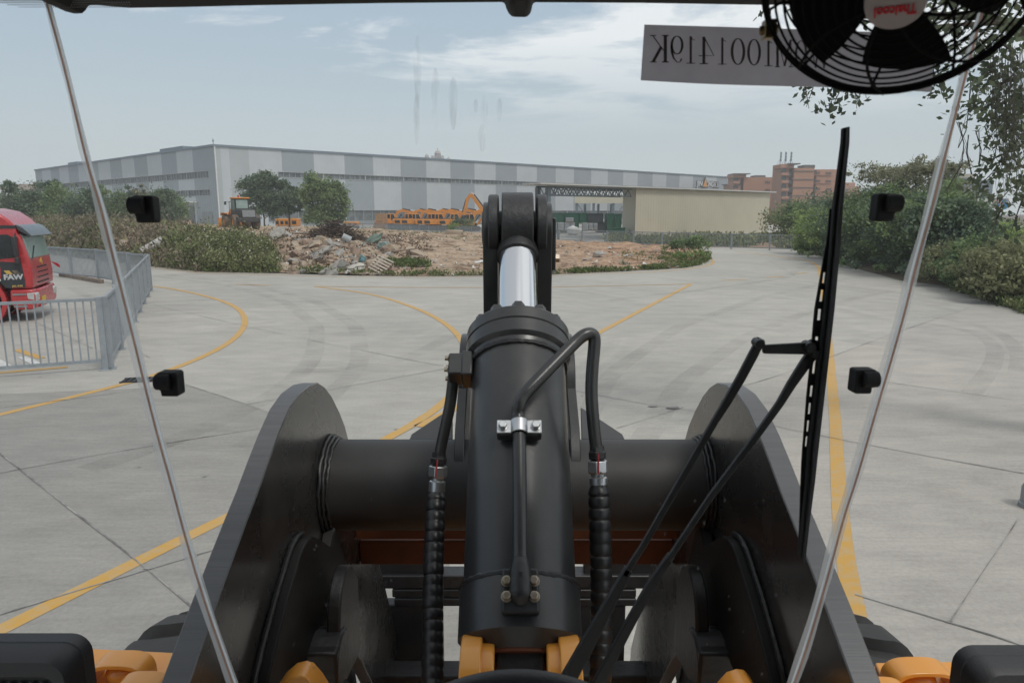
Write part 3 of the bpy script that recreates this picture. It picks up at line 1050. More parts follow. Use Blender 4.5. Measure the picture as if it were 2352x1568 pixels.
# three trees in front of the long facade
b = base_at(607, 515, 114, 0.3)
tree('feathery_tree', b, 9.1, 3.6, L_dark, 'tall feathery dark tree right behind the parked orange loader', K=95, per=110, leaf=0.36, seed=3, bole=0.22,
     lobes=[((0, 0, 5.6), (2.5, 2.5, 2.9), 0.5), ((0.2, 0, 3.0), (2.3, 2.2, 1.7), 0.35), ((-1.6, 0, 7.0), (2.0, 1.6, 1.2), 0.16), ((1.9, 0, 7.0), (2.0, 1.6, 1.3), 0.18), ((0.2, 0, 8.2), (1.6, 1.4, 0.9), 0.14), ((-1.6, 0, 4.6), (1.5, 1.4, 1.0), 0.1), ((1.9, 0, 4.3), (1.6, 1.4, 1.1), 0.12)])
b = base_at(665, 522, 112, 0.3)
tree('small_tree', b, 7.0, 2.1, L_dark, 'smaller dark tree with a bare lower trunk, between two taller trees', K=50, per=90, leaf=0.32, seed=4, bole=0.36,
     lobes=[((0.2, 0, 5.0), (1.7, 1.6, 1.5), 0.5), ((0.1, 0, 2.9), (1.5, 1.4, 0.9), 0.3), ((-1.0, 0, 4.0), (1.2, 1.2, 0.9), 0.25), ((1.5, 0, 3.9), (1.0, 1.0, 0.8), 0.2), ((0.9, 0, 6.2), (0.8, 0.8, 0.7), 0.15)], trunk_r=0.17)
b = base_at(748, 520, 110, 0.3)
tree('bushy_tree', b, 8.3, 3.2, L_mid, 'broad bushy tree with two peaks standing before the striped facade', K=150, per=130, leaf=0.34, seed=6, bole=0.04,
     lobes=[((-1.5, 0, 5.4), (1.7, 1.7, 2.9), 0.42), ((1.2, 0, 4.7), (2.0, 1.9, 2.9), 0.5), ((0, 0, 2.2), (3.0, 2.2, 1.6), 0.4)], hollow=0.4)
# row of trees at the left
rowspec = [(48, 423, 105, 3.0, L_dark, 'dark tree at the outer end of the row beyond the red truck'), (100, 414, 108, 3.3, L_dark, 'tallest dark tree of the row above the red truck, with a ragged top'),
           (152, 425, 104, 3.2, L_mid, 'mid green tree in the row above the red truck, next to the tallest'), (196, 428, 102, 2.8, L_dark, 'dark rounded tree behind the glass seam at the row end'),
           (248, 433, 106, 2.6, L_mid, 'dull green tree just right of the glass seam before the warehouse'), (290, 437, 108, 2.6, L_dark, 'low dark tree between the seam and the black upper clip'),
           (338, 428, 109, 2.5, L_grey, 'greyish thin topped tree behind the black upper clip'), (372, 428, 107, 2.6, L_dark, 'pointed dark tree by the warehouse entrance canopy'), (400, 436, 112, 2.2, L_mid, 'small leafy tree closest to the warehouse entrance door')]
for k, (x, y, D, r, lm, lb) in enumerate(rowspec):
    top = at(x, y, D).z
    tree('roadside_tree', base_at(x, 500, D), top, r, lm, lb, group='trees in a row before the warehouse end', K=60, per=85, leaf=0.34, seed=20 + k, bole=0.12, hollow=0.3,
         lobes=[((0, 0, top * 0.5), (r, r, top * 0.42), 0.8), ((0.35 * r * (1 if k % 2 else -1), 0, top * 0.86), (r * 0.38, r * 0.38, top * 0.2), 0.16), ((-0.5 * r * (1 if k % 3 else -1), 0, top * 0.72), (r * 0.42, r * 0.4, top * 0.16), 0.14)])
tree('roadside_tree', base_at(-8, 470, 112), at(0, 465, 112).z, 3.2, L_mid, 'yellowish green low tree cut by the picture edge above the red truck', group='trees in a row before the warehouse end', K=40, per=60, leaf=0.36, seed=33, bole=0.1, hollow=0.35)
# shrubs on and behind the rubble plot
b = base_at(1064, 530, 104, 0.35)
tree('round_shrub', b, at(1064, 500, 104).z - 0.2, 1.5, L_dark, 'round dark shrub beside the fence in front of the big excavator', 'shrub', K=34, per=60, leaf=0.2, seed=41, bole=0.1, trunk_r=0.05, hollow=0.3)
b = base_at(1042, 533, 98, 0.35)
tree('pale_shrub', b, 1.5, 0.8, L_light, 'pale green shrub leaning on the foot of the round dark shrub', 'shrub', K=14, per=45, leaf=0.18, seed=42, bole=0.05, trunk_r=0.03, hollow=0.3)
b = gd(1575, 592); b = (b.x, b.y, 0.1)
tree('spreading_shrub', b, 1.35, 2.1, L_mid, 'spreading feathery shrub on the tip of the rubble plot by the curved road', 'shrub', K=46, per=60, leaf=0.17, seed=43, bole=0.02, trunk_r=0.04, hollow=0.3,
     lobes=[((0, 0, 0.7), (1.9, 1.2, 0.6), 0.6), ((0.9, 0.3, 0.9), (1.0, 0.8, 0.55), 0.4)])
b = gd(1595, 603); b = (b.x, b.y, 0.1)
tree('low_shrub', b, 0.75, 1.3, L_light, 'low yellowish shrub in front of the spreading shrub at the plot tip', 'shrub', K=26, per=50, leaf=0.14, seed=44, bole=0.02, trunk_r=0.03, hollow=0.2,
     lobes=[((-0.6, 0, 0.3), (1.5, 0.9, 0.35), 0.7), ((0.5, 0.2, 0.4), (0.9, 0.7, 0.3), 0.3)])

# the green belt on the right: back row
for k, (x, yt, yb, D, r, lm, lb) in enumerate([
        (1800, 478, 540, 88, 3.0, L_olive, 'olive bush next to the corner of the beige shed'),
        (1836, 462, 545, 80, 3.0, L_mid, 'mid green bush between the beige shed and the darker trees'),
        (1862, 447, 545, 84, 3.3, L_dark, 'dark feathery tree before the terracotta block'),
        (1905, 452, 560, 78, 3.2, L_dark, 'dark tree partly hidden by the upright wiper blade'),
        (1945, 440, 560, 74, 3.0, L_dark, 'dark tree seen just right of the wiper blade')]):
    tree('belt_tree', base_at(x, 530, D), at(x, yt, D).z, r, lm, lb, group='trees behind the end of the road fence', K=44, per=62, leaf=0.30, seed=50 + k, bole=0.05, hollow=0.35)
# near row along the yard edge
near = [
    (1877, 481, 584, 54, 1.9, L_light, 'bright yellow green bush at the end of the road fence'),
    (1915, 500, 603, 49, 1.8, L_mid, 'green bush directly behind the perforated part of the wiper'),
    (1962, 452, 616, 45, 2.3, L_dark, 'dark leafy tree standing at the yard edge right of the wiper'),
    (2022, 435, 632, 41, 2.4, L_mid, 'full green tree below the black upper clip'),
    (2075, 440, 648, 37.5, 2.3, L_dark, 'dark tree between the clip and the slanting glass seam'),
    (2128, 432, 655, 35, 2.3, L_mid, 'leafy tree behind the slanting glass seam'),
    (2172, 448, 660, 33, 2.0, L_dark, 'dark tree just right of the slanting glass seam'),
]
for k, (x, yt, yb, D, r, lm, lb) in enumerate(near):
    top = at(x, yt, D).z
    bp_ = at(x, 600, D + r * 0.75)
    tree('edge_tree', (bp_.x, bp_.y, 0), top, r, lm, lb, group='trees along the yard edge', K=76, per=95, leaf=0.20, seed=70 + k, bole=0.0, hollow=0.45, trunk_r=0.09, spread=0.26,
         lobes=[((0, 0, top * 0.62), (r, r, top * 0.38), 0.6), ((0.2 * r, -0.3 * r, top * 0.3), (r, r * 0.9, top * 0.3), 0.5), ((0, -0.2 * r, 0.45), (r * 1.05, r, 0.5), 0.35), ((0.4 * r, 0, top * 0.85), (r * 0.5, r * 0.5, top * 0.2), 0.12), ((-0.5 * r, 0, top * 0.8), (r * 0.4, r * 0.4, top * 0.22), 0.1)])
for k, (x, yt, D, r, lb) in enumerate([(2010, 362, 44, 2.6, 'tall sparse grey green tree rising left of the seam behind the yard edge trees'), (2072, 346, 42, 2.8, 'tallest sparse tree with twiggy top above the yard edge trees'), (2122, 344, 41, 2.6, 'tall sparse tree whose top meets the slanting glass seam')]):
    top = at(x, yt, D).z
    b = at(x, 500, D + 2.5)
    tree('sparse_tree', (b.x, b.y, 0), top, r, L_grey, lb, group='tall sparse trees behind the yard edge', K=80, per=70, leaf=0.19, seed=90 + k, bole=0.25, spread=0.2, hollow=0.25, trunk_r=0.1,
         lobes=[((0, 0, top * 0.62), (r, r, top * 0.27), 0.5), ((0.3, 0, top * 0.83), (r * 0.9, r * 0.8, top * 0.15), 0.5)], aspect=0.4)
# weedy verge far right
mb = MB()
vp = [gd(1850, 577), gd(1950, 613), gd(2072, 645), gd(2174, 657), gd(2190, 664), gd(2264, 686), gd(2352, 715), gd(2700, 790)]
mb.quad(*[(p.x, p.y, 0.02) for p in vp], (60, 30, 0.02), (70, 90, 0.02), (40, 95, 0.02))
tag(mb.build('verge', M_soil, smooth=False), kind='structure')
verge_spec = [
    (2212, 560, 672, 31, 1.7, L_olive, 'olive bush nearest to the glass seam on the weedy verge'),
    (2248, 552, 690, 29, 1.7, L_mid, 'green bush in the middle of the weedy verge'),
    (2292, 560, 705, 27, 1.6, L_olive, 'brownish olive bush under the hanging roots'),
    (2336, 575, 715, 25, 1.6, L_olive, 'low green bush at the very edge of the weedy verge'),
    (2260, 505, 640, 40, 2.2, L_light, 'pale green shrub behind the verge, below the billboard'),
    (2330, 512, 640, 42, 2.4, L_light, 'pale green shrub behind the verge beside the white barrier'),
    (2390, 560, 700, 27, 2.0, L_olive, 'olive bush mostly outside the picture edge'),
]
for k, (x, yt, yb, D, r, lm, lb) in enumerate(verge_spec):
    top = at(x, yt, D).z
    b = at(x, 600, D + r * 0.6)
    tree('verge_bush', (b.x, b.y, 0), max(0.9, top), r, lm, lb, 'bush', 'bushes on the weedy verge', K=60, per=85, leaf=0.17, seed=110 + k, bole=0.0, hollow=0.35, trunk_r=0.04,
         lobes=[((0, 0, top * 0.55), (r, r, top * 0.45), 0.7), ((-0.5 * r, -0.4 * r, top * 0.28), (r * 0.8, r * 0.7, top * 0.26), 0.4)])
P = []
while len(P) < 3600:
    u = rng.uniform(2186, 2420)
    yb = np.interp(u, [2186, 2190, 2264, 2352, 2420], [660, 665, 687, 716, 735])
    q = gd(u, yb - rng.random() * 26 + 2)
    P.append((q.x, q.y, 0.02))
V, F = stems(np.array(P), 0.22, 0.15, rng, per=5, spread=0.8)
tag(rawmesh('verge_grass', V, F, M_weed), 'tufty green ground cover along the verge edge', 'grass', kind='stuff')
# weeds behind the road fence
P = []
while len(P) < 3500:
    u = rng.uniform(1400, 1860)
    q = gd(u, rng.uniform(543, np.interp(u, [1281, 1860], [556, 573])))
    if vnoise(q.x, q.y, 0.25) > 0.05:
        P.append((q.x, q.y, 0.0))
V, F = stems(np.array(P), 0.5, 0.4, rng, per=4, spread=0.9)
tag(rawmesh('fence_weeds', V, F, M_weed), 'patchy weeds between the road fence and the beige shed', 'weeds', kind='stuff')
mb = MB()
vp = [gd(1395, 559.5), gd(1600, 566.5), gd(1870, 574)]
mb.quad(*[(p.x, p.y, 0.012) for p in vp], (45, 92, 0.012), (at(1763, 538, 103).x + 3, 104, 0.012), (at(1457, 545, 83).x, 84, 0.012))
tag(mb.build('dirt_field', M_earth, smooth=False), kind='structure')

# ------------------------------------------------------------------ rubble
M_chunk = [mat('broken concrete grey', (0.28, 0.265, 0.24), 0.9, var=0.2, scale=3, bump=0.5, bscale=9),
           mat('broken concrete tan', (0.33, 0.265, 0.20), 0.9, var=0.2, scale=3, bump=0.5, bscale=9),
           mat('broken brick brown', (0.23, 0.165, 0.125), 0.9, var=0.25, scale=3, bump=0.5, bscale=9)]


def rock(rg, sx, sy, sz, slab=False):
    me = MB()
    bm = bmesh.new()
    n = 14
    for k in range(n):
        v = rg.normal(size=3)
        v /= np.linalg.norm(v)
        v = np.sign(v) * np.abs(v) ** (0.55 if slab else 0.75)
        bm.verts.new((v[0] * sx, v[1] * sy, v[2] * sz))
    r = bmesh.ops.convex_hull(bm, input=bm.verts)
    bmesh.ops.delete(bm, geom=[v for v in bm.verts if not v.link_faces], context='VERTS')
    bm.verts.ensure_lookup_table()
    for i, v in enumerate(bm.verts):
        v.index = i
    me.add([v.co.copy() for v in bm.verts], [tuple(v.index for v in f.verts) for f in bm.faces])
    bm.free()
    return me


rg = np.random.default_rng(77)
protos = []
for k in range(9):
    o = rock(rg, 0.5, 0.4, 0.28 if k % 3 else 0.14, slab=(k % 3 == 0)).build('concrete_chunk', M_chunk[k % 3], smooth=False, bevel=0.02, seg=1)
    protos.append(o)
kinds = ['grey broken concrete chunk among the tipped rubble', 'tan dusty concrete chunk among the tipped rubble', 'brown brick masonry lump among the tipped rubble']
used = [False] * 9
for k in range(272):
    while True:
        if k < 225:
            u = rg.uniform(625, 905)
            y = rg.uniform(545, 629)
            if y < 560 - (u - 700) * 0.05 and rg.random() < 0.6:
                continue
        else:
            u, y = rg.uniform(905, 1520), rg.uniform(545, 622)
        p = hill_at(u, y)
        if p is not None:
            break
    i = int(rg.integers(0, 9))
    o = protos[i] if not used[i] else protos[i].copy()
    if used[i]:
        COL.objects.link(o)
    used[i] = True
    s = 0.30 + 0.85 * rg.random() ** 1.7 if k < 225 else rg.uniform(0.2, 0.6)
    o.scale = (s, s * rg.uniform(0.8, 1.2), s * rg.uniform(0.8, 1.3))
    o.location = (p.x, p.y, p.z + rg.uniform(-0.06, 0.08) * s)
    o.rotation_euler = (rg.normal() * 0.45, rg.normal() * 0.45, rg.uniform(0, 6.28))
    tag(o, kinds[i % 3], 'concrete chunk', 'concrete chunks tipped on the plot')
for i in range(9):
    if not used[i]:
        bpy.data.objects.remove(protos[i])


def chunk_at(x, y, sx, sy, sz, rot, matl, name, label, cat='concrete chunk', seed=1, group=None):
    p = hill_at(x, y)
    o = rock(np.random.default_rng(seed), sx, sy, sz, True).build(name, matl, smooth=False, bevel=0.02, seg=1)
    o.location = (p.x, p.y, p.z + sz * 0.6)
    o.rotation_euler = rot
    return tag(o, label, cat, group)


chunk_at(663, 546, 1.3, 0.7, 0.22, (0.35, 0.5, 0.3), M_chunk[0], 'concrete_slab', 'big flat grey slab tilted on top of the rubble beside the green weeds', 'concrete slab', 5)
chunk_at(645, 552, 0.9, 0.5, 0.5, (0.7, -0.2, 0.8), M_chunk[0], 'concrete_slab', 'upright pale slab leaning just left of the big tilted slab', 'concrete slab', 6)
chunk_at(966, 587, 0.95, 0.6, 0.38, (0.3, 0.1, 0.1), M_chunk[1], 'boulder', 'large tan boulder lying alone on the dirt', 'boulder', 7)
chunk_at(737, 585, 0.9, 0.35, 0.16, (0.2, -0.5, 0.4), M_chunk[0], 'concrete_slab', 'thin grey slab standing on edge in the middle of the rubble', 'concrete slab', 8)
chunk_at(895, 583, 0.7, 0.35, 0.45, (0.3, -0.6, 0.2), M_chunk[1], 'concrete_slab', 'tan slab leaning right of the pale green sack', 'concrete slab', 9)
chunk_at(1375, 588, 0.5, 0.4, 0.2, (0.1, 0.1, 0.2), M_chunk[0], 'boulder', 'pale stone on the reddish dirt right of the black rocker', 'boulder', 10)
chunk_at(990, 538, 0.8, 0.4, 0.2, (0.1, 0.5, 0.5), M_chunk[0], 'concrete_slab', 'grey slab poking up near the fence below the excavators', 'concrete slab', 12)
chunk_at(1040, 541, 1.3, 0.7, 0.45, (0, 0, 0.2), M_chunk[1], 'boulder', 'broad tan lump by the pale shrub below the excavators', 'boulder', 13)
# small rubbish
V, Fs = [], []
pts = []
for k in range(1500):
    u = rg.uniform(620, 1560)
    y = rg.uniform(538, 628)
    if u > 905 and rg.random() < 0.55:
        continue
    pts.append((u, y))
mbp = MB()
for (u, y) in pts[:1500]:
    tt = rg.random() ** 1.7 * 0.55
    p = hill_point(u, tt)
    s = rg.uniform(0.05, 0.2)
    rk = [Vector((rg.normal(), rg.normal(), abs(rg.normal()) * 0.6)).normalized() * s * rg.uniform(0.6, 1.3) + p for _ in range(6)]
    mbp.mi = int(rg.integers(0, 4))
    mbp.add(rk, [(0, 1, 2), (0, 2, 3), (0, 3, 4), (1, 2, 5), (2, 3, 5), (3, 4, 5), (0, 1, 4), (1, 4, 5)])
tag(mbp.build('rubble', M_chunk + [M_white], smooth=False), 'small stones and scraps of rubbish scattered over the dirt', 'rubble', kind='stuff')

# dead brush and dark litter over the tipped heap
P = hill_scatter(750, 610, 985, lambda u, p, tt: (p.y - gd(u, lerp_tab(u, NEAR)).y) > 1.0 and vnoise(p.x * 1.7 + 3, p.y * 1.7, 0.8) > 0.25 + 0.25 * rng.normal(), 1.1, 0.6)
V, F = stems(P, 0.16, 0.20, rng, per=5, spread=1.1)
tag(rawmesh('dead_brush', V, F, mat('dark dead brush', (0.07, 0.055, 0.042), 0.95, scale=1.0, col2=(0.15, 0.115, 0.085), island=0.35, spec=0.1)), 'dark dead brush and litter caught among the rubble', 'brush', kind='stuff')
# stump and brushwood heap
p = hill_at(768, 552)
mb = MB()
for k in range(260):
    a = rg.uniform(0, 6.28)
    L = rg.uniform(0.4, 1.9)
    xo = rg.normal() * 1.0
    c = Vector((p.x + xo, p.y + rg.normal() * 0.5, p.z + 0.05 + rg.random() * max(0.1, 1.5 - abs(xo) * 0.7)))
    d = Vector((math.cos(a), 0.4 * math.sin(a), rg.normal() * 0.3)) * L / 2
    mb.tube([c - d, c + Vector((0, 0, rg.normal() * 0.1)), c + d], [0.05 * rg.uniform(0.5, 1.6), 0.04, 0.015], 6)
tag(mb.build('brushwood_heap', mat('dark dead wood', (0.07, 0.05, 0.04), 0.95, var=0.4, scale=4, bump=0.6, bscale=9)), 'dark heap of roots, logs and brushwood on top of the rubble', 'brushwood')
for (x, y, L, a, lb) in ((908, 585, 2.8, 0.35, 'long thin grey branch lying across the dirt right of the sacks'), (870, 570, 2.2, -0.5, 'dark broken branch behind the green sacks'), (720, 540, 3.0, 0.1, 'log sticking out at the left of the brushwood heap')):
    p = hill_at(x, y)
    mb = MB()
    d = Vector((math.cos(a), 0.3, math.sin(a) * 0.3)) * L / 2
    c = p + Vector((0, 0, 0.2))
    mb.tube([c - d, c, c + d], [0.09, 0.07, 0.03], 8)
    tag(mb.build('branch', M_timber), lb, 'branch')


def cloth(x, y, sx, sy, sz, col, label, seed, name='sack', cat='sack'):
    p = hill_at(x, y)
    rg2 = np.random.default_rng(seed)
    bm = bmesh.new()
    bmesh.ops.create_icosphere(bm, subdivisions=3, radius=1)
    ph = rg2.uniform(0, 6, 6)
    for v in bm.verts:
        q = v.co
        f = 1 + 0.16 * math.sin(5 * q.x + ph[0]) + 0.14 * math.sin(7 * q.y + 4 * q.z + ph[1]) + 0.10 * math.sin(11 * q.z + ph[2] + 6 * q.x)
        v.co = Vector((q.x * sx * f, q.y * sy * f, q.z * sz * f))
    mb = MB()
    bm.verts.ensure_lookup_table()
    mb.add([v.co.copy() for v in bm.verts], [tuple(v.index for v in f.verts) for f in bm.faces])
    bm.free()
    o = mb.build(name, col)
    o.location = (p.x, p.y, p.z + sz * 0.6)
    o.rotation_euler = (0.2, rg2.normal() * 0.3, rg2.uniform(0, 3))
    tag(o, label, cat)


M_sack = mat('pale green woven plastic', (0.20, 0.27, 0.25), 0.6, var=0.2, scale=3)
M_sack2 = mat('dark green tarpaulin', (0.10, 0.14, 0.115), 0.6, var=0.3, scale=2)
cloth(884, 583, 0.6, 0.4, 0.5, M_sack, 'pale green crumpled sack against the leaning tan slab', 1)
cloth(833, 603, 0.19, 0.17, 0.24, mat('blue green sheet', (0.13, 0.25, 0.27), 0.5, var=0.2, scale=3), 'blue green scrap of sheeting low on the rubble', 2)
cloth(853, 561, 1.1, 0.4, 0.25, M_sack2, 'dark green tarpaulin draped over the rubble top', 3, 'tarpaulin', 'tarpaulin')
cloth(820, 621, 0.5, 0.35, 0.2, mat('dirty white sack', (0.42, 0.40, 0.36), 0.8, var=0.2, scale=3), 'off white sack lying at the foot of the rubble', 4)
cloth(1100, 606, 0.3, 0.2, 0.12, M_white, 'white plastic scrap on the dirt by the black rocker', 5, 'plastic_scrap', 'scrap')
# corrugated sheet
p = hill_at(793, 561)
mb = MB()
n = 36
rows = []
for k in range(n + 1):
    x_ = -0.27 + 0.54 * k / n
    rows.append((x_, 0.025 * math.sin(k * PI / 3)))
for (x_, y_) in rows:
    for z_ in (0, 0.5):
        mb.v.append((x_, y_ - z_ * 0.35, z_))
for k in range(n):
    mb.f.append((2 * k, 2 * k + 1, 2 * k + 3, 2 * k + 2)); mb.m.append(0)
o = mb.build('corrugated_sheet', mat('white corrugated sheet', (0.5, 0.53, 0.55), 0.5, var=0.08, scale=3))
md = o.modifiers.new('solid', 'SOLIDIFY'); md.thickness = 0.01
o.location = (p.x, p.y, p.z + 0.1)
o.rotation_euler = (0, 0.45, 0.3)
tag(o, 'bright corrugated sheet propped on the rubble below the brushwood', 'corrugated sheet')
# wooden pallet frame at the kerb
p = gd(876, 631)
p = hill_at(876, 626)
t = thing('wooden_pallet', (p.x, p.y, p.z + 0.35), 'broken wooden pallet with pale slats tilted at the road edge', 'pallet')
t.rotation_euler = (0.75, 0.35, -0.5)
t.scale = (0.8, 0.8, 0.8)
for k in (-0.55, 0, 0.55):
    mb = MB(); mb.box((k, 0, 0), (0.09, 1.3, 0.1)); mb.build('bearer', M_timber, t)
for k in range(6):
    mb = MB(); mb.box((0, -0.55 + k * 0.22, 0.063), (1.25, 0.1, 0.022)); mb.build('slat', mat('pale timber slat', (0.4, 0.35, 0.29), 0.85, var=0.2, scale=4), t)
# white pipe on the bank
p = hill_at(355, 577)
mb = MB()
d = Vector((0.85, 0.4, 0.55)).normalized()
mb.lathe([(0.30, -0.7), (0.30, 0.7), (0.25, 0.7), (0.25, -0.7)], (0, 0, 0), d, 20, closed=True)
o = mb.build('concrete_pipe', mat('white pipe', (0.46, 0.44, 0.42), 0.7, var=0.15, scale=3))
o.location = (p.x, p.y, p.z + 0.35)
tag(o, 'short white pipe lying in the weeds on the bank', 'pipe')
for (x, y, s, sd, lb) in ((293, 565, 0.45, 31, 'pale rock in the dry weeds just right of the glass seam'), (245, 520, 0.6, 32, 'tan rock high on the bank left of the glass seam'), (430, 513, 0.6, 33, 'tan rock at the crest of the bank near the far loader'), (340, 532, 0.5, 34, 'grey rock under the black upper clip on the bank')):
    chunk_at(x, y, s, s * 0.7, s * 0.5, (0.2, 0.1, 0.5), M_chunk[1], 'boulder', lb, 'boulder', sd)

# ------------------------------------------------------------------ the striped warehouse
def cladding(name, col):
    """Ribbed sheet cladding."""
    return mat(name, col, 0.5, 0.1, var=0.04, scale=0.25, bump=0.0)


M_wh = [cladding('pale cladding', (0.46, 0.485, 0.505)), cladding('grey cladding', (0.285, 0.315, 0.34)), cladding('mid cladding', (0.385, 0.41, 0.42))]
M_trim = mat('blue grey trim', (0.16, 0.20, 0.235), 0.5, var=0.06, scale=1)
M_pane = mat('grey window panes', (0.075, 0.09, 0.10), 0.3, scale=0.6, col2=(0.165, 0.18, 0.185), edges=(0.4, 0.62))
M_frame = mat('pale window frame', (0.33, 0.345, 0.345), 0.5, var=0.06, scale=2)

WC = at(490, 332, 165)            # roof corner
TOP = WC.z


def solve_top(x, y):
    r = ray(x, y)
    k = (TOP - H) / r.z
    return Vector((r.x * k, r.y * k, TOP))


WL, WR = solve_top(80, 390), solve_top(1671.75, 406)
EL = (Vector((WL.x, WL.y, 0)) - Vector((WC.x, WC.y, 0)))
ER = (Vector((WR.x, WR.y, 0)) - Vector((WC.x, WC.y, 0)))
LL, LR = EL.length, ER.length
EL.normalize(); ER.normalize()
C0 = Vector((WC.x, WC.y, 0))


def wall_s(E, x, y=None):
    """Distance along the wall from the corner at photograph column x (line of sight in plan at mid height)."""
    r = ray(x, 430)
    # C0 + s E = k r (plan)
    det = E.x * (-r.y) - (-r.x) * E.y
    s = (-C0.x * (-r.y) + (-r.x) * (C0.y) * 1.0) / det if False else None
    a = np.array([[E.x, -r.x], [E.y, -r.y]])
    sol = np.linalg.solve(a, np.array([-C0.x, -C0.y]))
    return float(sol[0])


def wall_z(E, x, y):
    s = wall_s(E, x)
    p = C0 + E * s
    r = ray(x, y)
    k = p.y / r.y
    return H + r.z * k


def wpt(E, s, z, off=0.0):
    nrm = Vector((-E.y, E.x, 0))
    if nrm.y > 0:
        nrm = -nrm
    q = C0 + E * s + nrm * off
    return Vector((q.x, q.y, z))


wt = thing('warehouse', (WC.x, WC.y, 0), 'huge long warehouse clad in alternating pale and grey vertical stripes', 'warehouse')
zb1, zb0 = wall_z(ER, 792, 401), wall_z(ER, 792, 412)
zg1 = wall_z(ER, 900, 483.3)
zg0 = 0.9


def wbox(mb, E, s0, s1, z0, z1, o0, o1):
    a = [wpt(E, s0, z0, o0), wpt(E, s1, z0, o0), wpt(E, s1, z0, o1), wpt(E, s0, z0, o1)]
    b = [wpt(E, s0, z1, o0), wpt(E, s1, z1, o0), wpt(E, s1, z1, o1), wpt(E, s0, z1, o1)]
    mb.add(a + b, [(0, 3, 2, 1), (4, 5, 6, 7), (0, 1, 5, 4), (1, 2, 6, 5), (2, 3, 7, 6), (3, 0, 4, 7)])


def striped(E, xs, codes, holes, L):
    mb = MB()
    ss = [wall_s(E, x) for x in xs]
    ss[0] = 0.0
    ss[-1] = L
    for a, b, c in zip(ss[:-1], ss[1:], codes):
        zs = [0.0]
        for (h0, h1, hs0, hs1) in holes:
            zs += [h0, h1]
        zs.append(TOP)
        mb.mi = c
        for z0, z1 in zip(zs[:-1], zs[1:]):
            hole = [h for h in holes if abs(h[0] - z0) < 1e-6 and abs(h[1] - z1) < 1e-6]
            segs = [(a, b)]
            if hole:
                h = hole[0]
                segs = []
                if a < h[2]:
                    segs.append((a, min(b, h[2])))
                if b > h[3]:
                    segs.append((max(a, h[3]), b))
            for (s0, s1) in segs:
                if s1 - s0 > 0.02:
                    # ribbed sheet: shallow vertical corrugation
                    nr = max(1, int((s1 - s0) / 0.9))
                    for q in range(nr):
                        u0, u1 = s0 + (s1 - s0) * q / nr, s0 + (s1 - s0) * (q + 1) / nr
                        mb.quad(wpt(E, u0, z0), wpt(E, u0 + (u1 - u0) * 0.85, z0), wpt(E, u0 + (u1 - u0) * 0.85, z1), wpt(E, u0, z1))
                        mb.quad(wpt(E, u0 + (u1 - u0) * 0.85, z0, -0.012), wpt(E, u1, z0, -0.012), wpt(E, u1, z1, -0.012), wpt(E, u0 + (u1 - u0) * 0.85, z1, -0.012))
    return mb


xsR = [490, 511.9, 531.4, 551.9, 575.6, 650.6, 723.6, 793.6, 858.6, 921.4, 980, 1035, 1090, 1138.7, 1187, 1233, 1276, 1318, 1357.5, 1395.5, 1431, 1464, 1498.3, 1529.8, 1560, 1591, 1617, 1645, 1671.7]
cdR = [2, 0, 2, 2, 0, 1] + [0, 1] * 11
sB0 = wall_s(ER, 640)
striped(ER, xsR, cdR, [(zg0, zg1, wall_s(ER, 612), LR - 6), (zb0, zb1, sB0, LR - 4)], LR).build('wall', M_wh, wt, smooth=False, world=True)
xsL = [490, 447.5, 410.5, 375.7, 343, 313, 283.7, 257.5, 230, 212, 183.7, 161, 140, 120, 100, 80]
cdL = [1, 0, 1, 0, 1, 0, 1, 0, 1, 0, 1, 0, 1, 0, 1]
zl1, zl0 = wall_z(EL, 440, 396.5), wall_z(EL, 440, 411)
zm1, zm0 = wall_z(EL, 450, 437), wall_z(EL, 450, 450)
striped(EL, xsL, cdL, [(zm0, zm1, wall_s(EL, 482), wall_s(EL, 300)), (zl0, zl1, wall_s(EL, 481), LL - 3)], LL).build('wall', M_wh, wt, smooth=False, world=True)
# roof, parapet trim
mb = MB()
far = C0 + EL * LL + ER * LR
mb.quad((C0.x, C0.y, TOP - 0.25), (WR.x, WR.y, TOP - 0.25), (far.x, far.y, TOP - 0.25), (WL.x, WL.y, TOP - 0.25))
mb.quad((WR.x, WR.y, 0), (far.x, far.y, 0), (far.x, far.y, TOP - 0.3), (WR.x, WR.y, TOP - 0.3))
mb.build('roof', M_trim, wt, smooth=False, world=True)
mb = MB()
wbox(mb, ER, -0.3, LR, TOP - 0.42, TOP + 0.05, 0.06, 0.3)
mb.build('roof_trim', M_trim, wt, smooth=False, world=True)
mb = MB()
wbox(mb, EL, 0.0, LL, TOP - 0.42, TOP + 0.05, 0.06, 0.3)
mb.build('roof_trim', M_trim, wt, smooth=False, world=True)
mb = MB()
q = wpt(ER, 0.15, 0, 0.2)
mb.tube([(q.x, q.y, 0), (q.x, q.y, TOP - 0.4)], 0.16, 8)
mb.build('drainpipe', M_white, wt, world=True)
for (x, w_) in ((405, 12), (168, 7)):
    s = wall_s(EL, x)
    mb = MB()
    wbox(mb, EL, s - 3, s + w_ * 0.9, TOP + 0.05, TOP + 0.9, -6, -1)
    mb.build('roof_vent', M_trim, wt, smooth=False, world=True)


